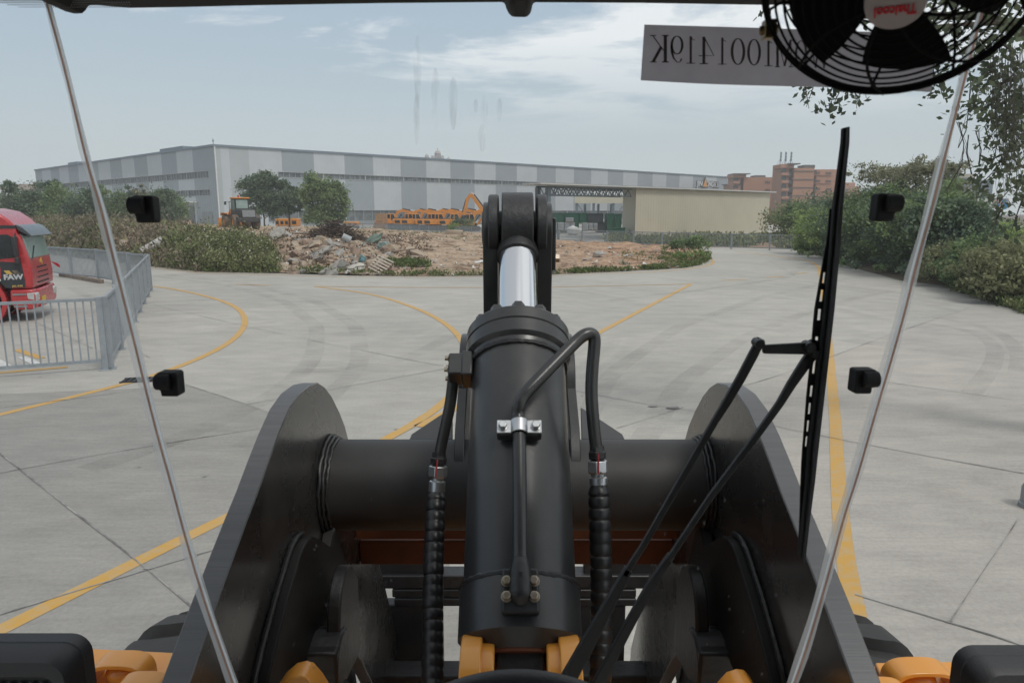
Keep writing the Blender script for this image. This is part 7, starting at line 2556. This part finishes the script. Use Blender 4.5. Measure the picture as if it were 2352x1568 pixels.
# headlamp housings, seen from behind
for s in (-1, 1):
    D = 1.30
    if s < 0:
        c = at(216, 1510, D + 0.08)
        xe, zt = c.x, at(100, 1453, D + 0.08).z
    else:
        c = at(2187, 1510, D + 0.08)
        xe, zt = c.x, at(2300, 1480, D + 0.08).z
    W_, Hh, dp = 0.40, 0.24, 0.08
    xm = xe + s * W_ / 2
    mb = MB()
    # rounded box lofted from rectangles that shrink towards the back
    def rrect(w_, h_, r_, y, dz=0.0, n=6):
        out_ = []
        for (sx_, sz_, a0) in ((1, 1, 0), (-1, 1, PI / 2), (-1, -1, PI), (1, -1, 1.5 * PI)):
            for k in range(n + 1):
                a = a0 + PI / 2 * k / n
                out_.append((xm + sx_ * (w_ / 2 - r_) + r_ * math.cos(a), y, zt - Hh / 2 + dz + sz_ * (h_ / 2 - r_) + r_ * math.sin(a)))
        return out_
    rings = [rrect(W_ - 0.05, Hh - 0.05, 0.02, D + dp + 0.02), rrect(W_, Hh, 0.04, D + dp), rrect(W_, Hh, 0.04, D + dp * 0.62), rrect(W_ - 0.004, Hh - 0.004, 0.04, D + dp * 0.60), rrect(W_ - 0.01, Hh - 0.01, 0.04, D + 0.015), rrect(W_ - 0.03, Hh - 0.03, 0.04, D), rrect(W_ - 0.06, Hh - 0.07, 0.03, D - 0.002, -0.01), rrect(W_ - 0.09, Hh - 0.11, 0.03, D + 0.03, -0.02)]
    n = len(rings[0])
    vs = [v for r_ in rings for v in r_]
    fs = [tuple(range(n))[::-1], tuple(range((len(rings) - 1) * n, len(rings) * n))]
    for i in range(len(rings) - 1):
        for k in range(n):
            fs.append((i * n + k, i * n + (k + 1) % n, (i + 1) * n + (k + 1) % n, (i + 1) * n + k))
    mb.add(vs, fs)
    hl = LB(mb, 'headlight_housing', M_plastic, ang=40)
    for k in range(8):
        mb = MB(); xx = xe + s * (0.06 + k * 0.022)
        mb.bar((xx, D + 0.026, zt - 0.10), (xx + 0.010, D + 0.022, zt - 0.075), 0.003, 0.012); LB(mb, 'cooling_rib', M_plastic, hl)
    mb = MB(); mb.prism([(D + dp + 0.025, zt - 0.03), (D + dp + 0.035, zt - 0.04), (D + dp + 0.035, zt - 0.2), (D + dp + 0.025, zt - 0.21)], 'x', xm - 0.15, xm + 0.15); LB(mb, 'lens', M_lamp, hl)
    mb = MB(); mb.tube([(xm, D + 0.04, zt - Hh + 0.02), (xm - s * 0.02, D + 0.06, 2.1), (xm - s * 0.02, D + 0.08, hF - 0.1)], 0.03, 12); LB(mb, 'lamp_post', M_orange, hl)

# cab: header, panes, seams, clips
DG = 0.92
hp_ = [(-700, 60), (-500, 10), (-200, -30), (55, -2), (100, 3), (132, 3), (140, 15), (155, 29), (175, 34), (192, 33.5), (201, 25), (205, 15), (225, 14.5), (300, 21), (425, 19), (588, 15), (880, 10), (1160, 7.5), (1162, 20), (1167, 31), (1175, 41.5), (1212, 42), (1219, 31), (1222, 20), (1223, 8), (1471, 9.5), (1746, 14), (2000, 12), (2180, 2), (2260, -15), (2600, -30), (2900, 10), (3050, 60)]
pl = [(at(x, y, DG + 0.03).x, at(x, y, DG + 0.03).z) for (x, y) in hp_]
topz = max(p[1] for p in pl) + 0.12
mb = MB(); mb.prism(pl + [(pl[-1][0], topz), (pl[0][0], topz)], 'y', DG - 0.05, DG + 0.03)
LB(mb, 'cab_header', M_interior, bevel=0.004)
mb = MB(); mb.prism([(-1.2, topz - 0.03), (0.55, topz + 0.06), (DG + 0.1, topz + 0.04), (DG + 0.14, topz - 0.05), (DG - 0.04, topz - 0.08), (0.5, topz - 0.03), (-1.2, topz - 0.1)], 'x', -0.75, 0.78)
LB(mb, 'cab_roof', M_interior, bevel=0.02)

mb = MB(); mb.box((0.015, -0.85, 2.75), (1.5, 0.06, 1.95)); LB(mb, 'rear_wall', M_interior, bevel=0.02)
for s in (-1, 1):
    mb = MB(); mb.box((0.015 + s * 0.76, -0.45, 2.7), (0.06, 0.72, 1.95)); LB(mb, 'side_panel', M_interior, bevel=0.02)
    mb = MB(); mb.box((0.015 + s * 0.76, 0.25, 2.2), (0.06, 0.62, 0.8)); LB(mb, 'door_panel', M_interior, bevel=0.02)
seamL = [(84, -120), (111, 0), (150, 140), (180, 265), (210, 391), (235, 468), (265, 591), (295, 708), (360, 976), (400, 1116), (425, 1213), (470, 1368), (540, 1568), (620, 1800)]
seamR = [(2300, -120), (2257, 0), (2209, 180), (2174, 318), (2131, 491), (2096, 616), (2074.5, 708), (2039, 833), (2009, 933), (1961.5, 1100), (1935, 1176), (1899, 1313), (1851.5, 1476), (1819, 1568), (1740, 1800)]
M_pane1 = clear_mat('windscreen glass', (0.965, 0.975, 0.97))
M_pane2 = clear_mat('side glass', (0.94, 0.955, 0.96))
SL = [at(x, y, DG) for (x, y) in seamL]
SR = [at(x, y, DG) for (x, y) in seamR]
mb = MB()
mb.add([tuple(p) for p in SL] + [tuple(p) for p in SR[::-1]], [tuple(range(len(SL) + len(SR)))])
ws = LB(mb, 'windscreen', M_pane1, smooth=False)
for (sm_, dxx) in ((SL, -0.55), (SR, 0.55)):
    mb = MB()
    vs = []
    for p in sm_:
        vs += [tuple(p), (p.x + dxx * 0.45, p.y - 0.05, p.z), (p.x + dxx * 0.8, p.y - 0.28, p.z)]
    n = len(sm_)
    mb.add(vs, [(3 * i + j, 3 * i + j + 1, 3 * i + 3 + j + 1, 3 * i + 3 + j) for i in range(n - 1) for j in range(2)])
    LB(mb, 'quarter_glass', M_pane2, ws)
M_seal = film_mat('clear sealant', (0.78, 0.79, 0.78), 0.62, 6, -0.3, 0.6, (1, 1, 0.2), 0.9)
M_sealcore = mat('brownish bond line', (0.42, 0.27, 0.215), 0.5, var=0.15, scale=10, trans=0.85)
M_seal_highlight = mat('painted seam highlight', (0.85, 0.9, 0.92), 0.4, var=0.05, scale=10, trans=0.9)  # whitish ribbon colour paints the highlight along the seam
for (sm_, s) in ((SL, -1), (SR, 1)):
    mb = MB()
    P = smooth_path(list(sm_), 2)
    vs = []
    for i, p in enumerate(P):
        hh_ = max(0.0, min(1.0, (H + 0.20 - p.z) / 0.35))
        ww = 0.0048 + 0.0052 * hh_ + 0.001 * math.sin(i * 0.9)
        vs += [(p.x - ww if s < 0 else p.x - ww * 1.05, p.y - 0.004, p.z), (p.x + ww * 0.7, p.y - 0.004, p.z)]
    mb.add(vs, [(2 * i, 2 * i + 1, 2 * i + 3, 2 * i + 2) for i in range(len(P) - 1)])
    sl_ = LB(mb, 'seal_strip', M_seal, ws, smooth=False)
    for (nm_, mm_, off_, hw_, yo_) in (('bond_line', M_sealcore, 0.0002, 0.0016, -0.006), ('seam_highlight', M_seal_highlight, 0.0036 if s < 0 else -0.0036, 0.0016, -0.0055)):
        mb = MB()
        vs = []
        for p in P:
            vs += [(p.x + off_ - hw_, p.y + yo_, p.z), (p.x + off_ + hw_, p.y + yo_, p.z)]
        mb.add(vs, [(2 * i, 2 * i + 1, 2 * i + 3, 2 * i + 2) for i in range(len(P) - 1)])
        LB(mb, nm_, mm_, sl_, smooth=False)
clips = [([(1240, 560), (1260, 535), (1430, 535), (1445, 560), (1465, 770), (1450, 783), (1300, 783), (1285, 700), (1265, 690), (1238, 660)], 0, 315.8),
         ([(1475, 890), (1490, 875), (1650, 876), (1668, 895), (1683, 1080), (1672, 1092), (1530, 1090), (1518, 1040), (1490, 1025), (1472, 990)], 0, 631.6),
         ([(985, 520), (1000, 515), (1160, 520), (1178, 550), (1172, 670), (1150, 685), (1118, 690), (1112, 760), (1095, 772), (955, 770), (942, 750), (965, 545)], 1764, 315.8),
         ([(775, 550), (800, 545), (945, 545), (965, 570), (965, 690), (945, 705), (910, 708), (905, 750), (890, 762), (760, 762), (747, 745), (768, 560)], 1764, 708)]
for (pl, ox, oy) in clips:
    P = [at(ox + a * 0.25, oy + b * 0.25, DG - 0.01) for (a, b) in pl]
    mb = MB(); mb.prism([(p.x, p.z) for p in P], 'y', DG - 0.024, DG - 0.003)
    cp = LB(mb, 'clip', M_interior, ws, bevel=0.003)
    xs_ = [p.x for p in P]; zs_ = [p.z for p in P]
    left = ox == 0
    mb = MB()
    xc_ = (min(xs_) * 0.62 + max(xs_) * 0.38) if left else (min(xs_) * 0.38 + max(xs_) * 0.62)
    mb.cyl((min(xs_) + 0.002 if left else max(xs_) - 0.002, DG - 0.024, max(zs_) - 0.012), (1 if left else -1, 0, 0), 0.0105, 0.0, (max(xs_) - min(xs_)) * 0.62, 20)
    LB(mb, 'clip_roll', M_interior, cp, bevel=0.001)
# printed dot band in the upper left corner of the glass
mb = MB()
for j in range(5):
    for k in range(60):
        x, y = -6 + k * 5.6 + (2.8 if j % 2 else 0), -4 + j * 5.2
        if y > 8 + x * 0.20 or (x > 225 and y > 26) or x > 300:
            continue
        r_ = 0.00125 - 0.00012 * j
        p = at(x, y, DG - 0.002)
        mb.quad(*[(p.x + r_ * math.cos(a), p.y, p.z + r_ * math.sin(a)) for a in np.linspace(0, 2 * PI, 9)[:-1]])
LB(mb, 'frit_dots', mat('grey frit dots', (0.30, 0.30, 0.31), 0.7, var=0.05), ws, smooth=False)
# dried drips of dirty water on the glass
M_smear = film_mat('dried dirt film', (0.30, 0.29, 0.27), 0.19, 120, 0.36, 0.74, (1, 1, 0.22))
def smear(poly_px):
    mb = MB()
    P = [at(x, y, DG - 0.001) for (x, y) in poly_px]
    mb.add([tuple(p) for p in P], [tuple(range(len(P)))])
    LB(mb, 'smear', M_smear, ws, smooth=False)
for (x, y0, y1, w_) in ((959, 82, 250, 10), (957, 215, 335, 8), (1000, 155, 300, 10), (1041, 176, 300, 11), (1113, 218, 300, 9), (1093, 228, 260, 6), (1147, 226, 280, 7), (1108, 285, 350, 10)):
    smear([(x + w_ * math.cos(a) * (1 if math.sin(a) > 0 else 0.8), y0 + (y1 - y0) * (0.5 - 0.5 * math.sin(a))) for a in np.linspace(0, 2 * PI, 20)[:-1]])
rgs = np.random.default_rng(9)
mb = MB()
for k in range(90):
    if k < 30:
        x, y = rgs.uniform(2060, 2200), rgs.uniform(480, 640)
    elif k < 65:
        x, y = rgs.uniform(560, 900), rgs.uniform(1080, 1560)
    else:
        x, y = rgs.uniform(1450, 1850), rgs.uniform(1040, 1560)
    r_ = rgs.uniform(1.5, 4.5)
    P = [at(x + r_ * math.cos(a) * rgs.uniform(0.7, 1.1), y + 1.3 * r_ * math.sin(a) * rgs.uniform(0.7, 1.1), DG - 0.0015) for a in np.linspace(0, 2 * PI, 9)[:-1]]
    mb.add([tuple(p) for p in P], [tuple(range(8))])
tag(LB(mb, 'water_spots', film_mat('dried water spots', (0.36, 0.37, 0.36), 0.22, 90, 0.3, 0.7), ws, smooth=False), kind='stuff')

# wiper
DW = 0.965
def pxpoly(pl, D, t0, mb):
    P = [at(x, y, D) for (x, y) in pl]
    mb.prism([(p.x, p.z) for p in P], 'y', D - t0, D)
def ribbon(mb, pl, ws_, D, t0):
    L_, R_ = [], []
    for i, p in enumerate(pl):
        a, b = Vector(pl[max(0, i - 1)]), Vector(pl[min(len(pl) - 1, i + 1)])
        d = (b - a).normalized()
        n = Vector((-d.y, d.x))
        w_ = ws_[i] if isinstance(ws_, (list, tuple)) else ws_
        L_.append(tuple(Vector(p) + n * w_ / 2)); R_.append(tuple(Vector(p) - n * w_ / 2))
    pxpoly(L_ + R_[::-1], D, t0, mb)
edge_r = [(1944, 295), (1944, 330), (1930, 478), (1924, 566), (1911, 708), (1899, 815), (1874, 1033), (1867, 1100), (1857, 1176), (1844, 1278)]
blade_w = [14, 16, 21, 22, 22, 22, 22, 20, 17, 12]
edge_l = [(x - w_, y) for (x, y), w_ in zip(edge_r, blade_w)]
mb = MB(); pxpoly(edge_r + edge_l[::-1], DW, 0.010, mb)
wip = LB(mb, 'wiper', M_interior, bevel=0.002)
mb = MB(); ribbon(mb, [((a[0] + b[0]) / 2 - 1, a[1]) for a, b in zip(edge_r, edge_l)], [4, 5, 6, 7, 7, 7, 7, 6, 5, 4], DW + 0.001, 0.017); LB(mb, 'blade_spine', M_plastic, wip)
# perforated carrier
def edx(y, E_):
    return float(np.interp(y, [p[1] for p in E_], [p[0] for p in E_]))
outer = [(1905, 470), (1899, 545), (1892, 580), (1882, 640), (1870, 708), (1865, 760), (1860, 830), (1852, 900), (1846, 980), (1841, 1040), (1838, 1100), (1836, 1176), (1832, 1270)]
slots = [(625, 650), (665, 692), (709, 735), (772, 790), (824, 857), (884, 910), (924, 950), (964, 990), (1000, 1024)]
mb = MB()
ys = sorted(set([480, 520, 560, 590] + [y for s_ in slots for y in s_] + [1060, 1120, 1180, 1240, 1272]))
for y0, y1 in zip(ys[:-1], ys[1:]):
    hole = any(abs(s_[0] - y0) < 1e-6 and abs(s_[1] - y1) < 1e-6 for s_ in slots)
    o0, o1 = edx(y0, outer), edx(y1, outer)
    b0, b1 = edx(y0, edge_l) + 2, edx(y1, edge_l) + 2
    if not hole:
        pxpoly([(o0, y0), (b0, y0), (b1, y1), (o1, y1)], DW + 0.004, 0.003, mb)
    else:
        f0, f1 = 0.36, 0.74
        pxpoly([(o0, y0), (o0 + (b0 - o0) * f0, y0), (o1 + (b1 - o1) * f0, y1), (o1, y1)], DW + 0.004, 0.003, mb)
        pxpoly([(o0 + (b0 - o0) * f1, y0), (b0, y0), (b1, y1), (o1 + (b1 - o1) * f1, y1)], DW + 0.004, 0.003, mb)
LB(mb, 'perforated_carrier', M_interior, wip, smooth=False)
M_wip = mat('wiper arm black', (0.016, 0.016, 0.017), 0.45, var=0.2, scale=9)
mb = MB(); ribbon(mb, [(1746, 776), (1740, 788), (1728, 812), (1700, 865), (1668, 920), (1640, 965), (1540, 1138), (1480, 1243), (1432, 1318)], [18, 20, 21, 20, 18, 15, 14, 13, 13], DW + 0.012, 0.008, ); LB(mb, 'wiper_arm', M_wip, wip, bevel=0.0015)
mb = MB(); ribbon(mb, [(1442, 1300), (1400, 1378), (1360, 1450), (1308, 1545), (1240, 1665)], [18, 24, 30, 34, 36], DW + 0.016, 0.012); LB(mb, 'wiper_arm', M_wip, wip, bevel=0.0015)
mb = MB(); ribbon(mb, [(1866, 806), (1846, 834), (1815, 880), (1788, 925), (1740, 992), (1630, 1138), (1590, 1197), (1533, 1283)], [26, 24, 20, 16, 14, 13, 12, 12], DW + 0.014, 0.008); LB(mb, 'wiper_arm', M_wip, wip, bevel=0.0015)
mb = MB(); ribbon(mb, [(1540, 1270), (1490, 1345), (1440, 1435), (1390, 1530), (1320, 1660)], [16, 20, 22, 24, 26], DW + 0.018, 0.010); LB(mb, 'wiper_arm', M_wip, wip, bevel=0.0015)
mb = MB(); pxpoly([(1748, 791), (1756, 790), (1848, 785), (1862, 777), (1880, 782), (1884, 800), (1886, 822), (1866, 822), (1856, 812), (1750, 810)], DW + 0.009, 0.008, mb); LB(mb, 'wiper_link', M_wip, wip, bevel=0.0015)
for (x, y, r_) in ((1744, 789, 0.0065), (1860, 797, 0.0075), (1873, 812, 0.006)):
    q = at(x, y, DW); mb = MB(); mb.cyl((q.x, DW + 0.012, q.z), (0, -1, 0), r_, -0.004, 0.018, 18); LB(mb, 'pivot', M_wip, wip, bevel=0.001)

# steering wheel rim
zc_ = 0.60
r_ = ray(1192, 2128) * zc_
sc_ = Vector((r_.x, r_.y, H + r_.z))
nz = -Vector(ray(1192, 2128)).normalized()
ux = Vector((1, 0, 0)); uy = nz.cross(ux)
mb = MB(); mb.tube([sc_ + ux * math.cos(a) * 0.188 + uy * math.sin(a) * 0.188 for a in np.linspace(0, 2 * PI, 97)], 0.0155, 20, caps=False)
sw = LB(mb, 'steering_wheel', M_plastic)
mb = MB(); mb.cyl(sc_, nz, 0.05, -0.03, 0.012, 28); LB(mb, 'hub', M_plastic, sw)
for a in (PI / 2 + 2.1, PI / 2 - 2.1, -PI / 2 + PI):
    pass
for a in (0.15, PI - 0.15, -PI / 2):
    mb = MB(); mb.bar(sc_ + (ux * math.cos(a) + uy * math.sin(a)) * 0.04, sc_ + (ux * math.cos(a) + uy * math.sin(a)) * 0.18, 0.03, 0.01, up=nz); LB(mb, 'spoke', M_plastic, sw)
mb = MB(); mb.cyl(sc_, -nz, 0.035, 0.02, 0.45, 18); LB(mb, 'column', M_plastic, sw)

# ------------------------------------------------------------------ paper sheet taped to the glass
DP = 0.938
t = thing('paper_sheet', tuple(at(1800, 130, DP)), 'grey paper strip with a serial number seen mirrored, stuck outside the windscreen', 'paper sheet')
def PP(u, v):
    """u 0..1 left to right, v 0..1 top to bottom, with a slight sag."""
    x = 1480 + (2148 - 1480) * u - 8.5 * v
    y0 = 57 + 23 * u - 1.5 * math.sin(u * PI)
    y1 = 185 + 27 * u + 2 * math.sin(u * PI * 2)
    return at(x, y0 + (y1 - y0) * v, DP + 0.0012 * math.sin(u * 9))
n, m_ = 40, 6
vs = [PP(i / n, j / m_) for i in range(n + 1) for j in range(m_ + 1)]
fs = [(i * (m_ + 1) + j, (i + 1) * (m_ + 1) + j, (i + 1) * (m_ + 1) + j + 1, i * (m_ + 1) + j + 1) for i in range(n) for j in range(m_)]
mb = MB(); mb.add(vs, fs)
M_paper = mat('backlit printing paper', (0.36, 0.335, 0.355), 0.8, var=0.07, scale=14, trans=0.75)
o = mb.build('sheet', M_paper, t, world=True)
GL = {}
def ell(cx_, cy_, rx, ry, a0=0, a1=2 * PI, n=22, wv=0.17, wh=0.055):
    out_ = []
    for k in range(n + 1):
        a = a0 + (a1 - a0) * k / n
        out_.append((cx_ + rx * math.cos(a), cy_ + ry * math.sin(a), wh + (wv - wh) * abs(math.cos(a)) ** 1.2))
    return out_
TK, TN = 0.17, 0.06
GL['0'] = [ell(0.5, 0.5, 0.36, 0.48)]
GL['1'] = [[(0.5, 0.0, TK), (0.5, 1.0, TK)], [(0.2, 0.86, TN), (0.36, 0.89, TN), (0.5, 0.97, TN)], [(0.18, 0.02, TN), (0.82, 0.02, TN)]]
GL['4'] = [[(0.66, 0.0, TK), (0.66, 1.0, TK)], [(0.64, 0.98, TN), (0.08, 0.31, TN), (0.95, 0.31, TN)], [(0.42, 0.02, TN), (0.9, 0.02, TN)]]
GL['9'] = [ell(0.47, 0.66, 0.36, 0.33), [(0.83, 0.66, TK), (0.82, 0.42, TK), (0.70, 0.18, 0.12), (0.48, 0.03, TN), (0.28, 0.03, TN), (0.18, 0.12, 0.10), (0.2, 0.16, 0.12)]]
GL['K'] = [[(0.2, 0.0, TK), (0.2, 1.0, TK)], [(0.86, 0.98, TN), (0.3, 0.44, TN)], [(0.42, 0.56, TK * 0.9), (0.84, 0.02, TK * 0.9)], [(0.02, 0.02, TN), (0.38, 0.02, TN)], [(0.02, 0.98, TN), (0.38, 0.98, TN)], [(0.66, 0.02, TN), (1.0, 0.02, TN)], [(0.68, 0.98, TN), (1.0, 0.98, TN)]]
GL['M'] = [[(0.12, 0.0, TN), (0.12, 1.0, TN)], [(0.14, 1.0, TK * 0.9), (0.48, 0.05, TK * 0.8)], [(0.48, 0.05, TN), (0.84, 1.0, TN)], [(0.86, 0.0, TK), (0.86, 1.0, TK)], [(0.0, 0.02, TN), (0.25, 0.02, TN)], [(0.72, 0.02, TN), (1.0, 0.02, TN)], [(0.0, 0.98, TN), (0.16, 0.98, TN)], [(0.84, 0.98, TN), (1.0, 0.98, TN)]]
GL['W'] = [[(0.06, 1.0, TK * 0.8), (0.28, 0.02, TK * 0.7)], [(0.28, 0.02, TN), (0.5, 0.95, TN)], [(0.5, 0.95, TK * 0.8), (0.72, 0.02, TK * 0.7)], [(0.72, 0.02, TN), (0.94, 1.0, TN)], [(-0.04, 0.98, TN), (0.18, 0.98, TN)], [(0.84, 0.98, TN), (1.04, 0.98, TN)]]
M_print = mat('brownish print', (0.075, 0.06, 0.058), 0.8, var=0.1, scale=9, trans=0.25)
def glyph(ch, x0, x1, y0, y1):
    """Mirrored as seen from behind: the glyph's right is the picture's left."""
    mb = MB()
    asp = (x1 - x0) / (y1 - y0)
    for st_ in GL[ch]:
        pts = []
        for (u, v, w_) in st_:
            pts.append((x1 - (x1 - x0) * u, y1 - (y1 - y0) * v, w_ * (x1 - x0) if ch not in 'MW' else w_ * (x1 - x0) * 0.8))
        L_, R_ = [], []
        for i, p in enumerate(pts):
            a, b = Vector(pts[max(0, i - 1)][:2]), Vector(pts[min(len(pts) - 1, i + 1)][:2])
            d = (b - a)
            d = d.normalized() if d.length else Vector((1, 0))
            nn_ = Vector((-d.y, d.x))
            q = Vector(p[:2])
            L_.append(q + nn_ * p[2] / 2); R_.append(q - nn_ * p[2] / 2)
        vs_ = [tuple(at(q.x, q.y, DP - 0.0018)) for q in L_] + [tuple(at(q.x, q.y, DP - 0.0018)) for q in R_]
        k = len(L_)
        mb.add(vs_, [(i, i + 1, k + i + 1, k + i) for i in range(k - 1)])
    o = mb.build('printed_character', M_print, t, smooth=False, world=True)
for (ch, x0, x1, y0, y1) in (('K', 1493, 1537, 81, 144), ('9', 1537, 1571, 83, 145), ('1', 1571, 1602, 84, 147), ('4', 1603, 1643, 85, 148), ('1', 1644, 1674, 87, 149), ('0', 1676, 1714, 88, 150), ('0', 1714, 1750, 90, 151), ('1', 1750, 1780, 91, 153), ('M', 1780, 1822, 92, 155), ('0', 1824, 1856, 93, 157), ('W', 1860, 1905, 94, 158)):
    glyph(ch, x0, x1, y0, y1)

# ------------------------------------------------------------------ cab fan
zf = 0.565
rc = ray(2062, -46) * zf
FC = Vector((rc.x, rc.y, H + rc.z))
view = Vector(ray(2062, -46)).normalized()
# front of the fan faces back and down to the driver
nf = (-view + Vector((0, 0, -1)) * 0.62).normalized()
fx = Vector((0, 0, 1)).cross(nf).normalized()
if fx.x < 0:
    fx = -fx
fy = nf.cross(fx)
if fy.z < 0:
    fy = -fy
fan = thing('cab_fan', tuple(FC), 'black cab fan with wire guard and round white badge hanging from the roof', 'fan')
M_fan = mat('black fan plastic', (0.005, 0.005, 0.0055), 0.8, var=0.15, scale=9, spec=0.15)
def FP(r_, a, z):
    return FC + fx * r_ * math.cos(a) + fy * r_ * math.sin(a) + nf * z
def FB(mb, name, m, parent=None, **kw):
    return mb.build(name, m, parent or fan, world=True, **kw)
RG = 0.1005
mb = MB()
def dome(r_):
    return 0.034 - 0.030 * (r_ / RG) ** 2.4
rings = [0.027, 0.035, 0.043, 0.051, 0.059, 0.067, 0.075, 0.083, 0.0905, 0.097]
for r_ in rings:
    mb.tube([FP(r_, a, dome(r_)) for a in np.linspace(0, 2 * PI, 73)], 0.00105, 6, caps=False)
for k in range(8):
    a0 = 2 * PI * k / 8 + 0.25
    mb.tube([FP(0.022 + (RG - 0.022) * f, a0 + 0.5 * f, dome(0.022 + (RG - 0.022) * f) + 0.0005) for f in np.linspace(0, 1, 12)], 0.0013, 6)
mb.tube([FP(RG, a, 0.002) for a in np.linspace(0, 2 * PI, 73)], 0.0021, 8, caps=False)
mb.tube([FP(RG + 0.002, a, -0.006) for a in np.linspace(0, 2 * PI, 73)], 0.0021, 8, caps=False)
FB(mb, 'front_guard', M_fan)
mb = MB()
for r_ in [0.045, 0.058, 0.070, 0.082, 0.093]:
    mb.tube([FP(r_, a, -0.03 - 0.012 * (1 - (r_ / RG) ** 2)) for a in np.linspace(0, 2 * PI, 73)], 0.001, 6, caps=False)
for k in range(10):
    a0 = 2 * PI * k / 10
    mb.tube([FP(0.03, a0, -0.042), FP(0.07, a0 - 0.25, -0.036), FP(0.095, a0 - 0.4, -0.026), FP(RG + 0.002, a0 - 0.45, -0.008)], 0.0013, 6)
FB(mb, 'rear_guard', M_fan)
mb = MB(); mb.lathe([(0.002, -0.085), (0.030, -0.083), (0.034, -0.078), (0.034, -0.03), (0.026, -0.026), (0.002, -0.026)], FC, nf, 32); FB(mb, 'motor', M_fan)
mb = MB(); mb.lathe([(0.002, -0.026), (0.024, -0.026), (0.025, 0.004), (0.02, 0.010), (0.002, 0.012)], FC, nf, 28); hub = FB(mb, 'blade_hub', M_fan)
for k, a0 in enumerate([-1.42 + 2 * PI / 5 * q for q in range(5)]):
    mb = MB()
    vs = []
    nr, na = 7, 7
    for i in range(nr + 1):
        r_ = 0.022 + 0.062 * i / nr
        half = 0.42 + 0.05 * math.sin(i / nr * PI)
        for j in range(na + 1):
            u = -1 + 2 * j / na
            vs.append(FP(r_, a0 + u * half, -0.006 + 0.010 * u * (0.6 + 0.4 * i / nr)))
    mb.add(vs, [(i * (na + 1) + j, (i + 1) * (na + 1) + j, (i + 1) * (na + 1) + j + 1, i * (na + 1) + j + 1) for i in range(nr) for j in range(na)])
    o = FB(mb, 'blade', M_fan)
    md = o.modifiers.new('solid', 'SOLIDIFY'); md.thickness = 0.0016
mb = MB(); mb.lathe([(0.001, 0.026), (0.0212, 0.026), (0.0222, 0.029), (0.0219, 0.034), (0.0203, 0.0365), (0.001, 0.0375)], FC, nf, 48); bd = FB(mb, 'badge', mat('off white badge', (0.42, 0.37, 0.365), 0.5, var=0.04))
M = frame_M(FC + nf * 0.0378 + fy * 0.004 - Vector(fan.location), -fx, -fy)
M2 = frame_M(FC + nf * 0.0379 - fy * 0.0042 - Vector(fan.location), fx * -1, fy * -1)
text_on('lettering', 'Thaicool', M2, mat('red badge lettering', (0.55, 0.01, 0.02), 0.5, var=0.05), bd, 0.0084, 0.011, 0.03, 0.0003)
mb = MB()
a_ = FP(0.104, PI - 0.35, -0.01)
mb.tube([FP(0.03, PI / 2, -0.07), FP(0.06, PI / 2, -0.085), FC + Vector((0, 0.1, 0.13))], 0.009, 10); FB(mb, 'mount', M_fan)
mb = MB(); q = FP(0.104, PI + 0.32, -0.004); mb.box(q, (0.010, 0.012, 0.016)); mb.cyl(q, fx, 0.004, -0.008, 0.008, 12); FB(mb, 'guard_latch', mat('brass latch', (0.18, 0.13, 0.06), 0.35, 0.7, var=0.2, scale=30), bevel=0.001)
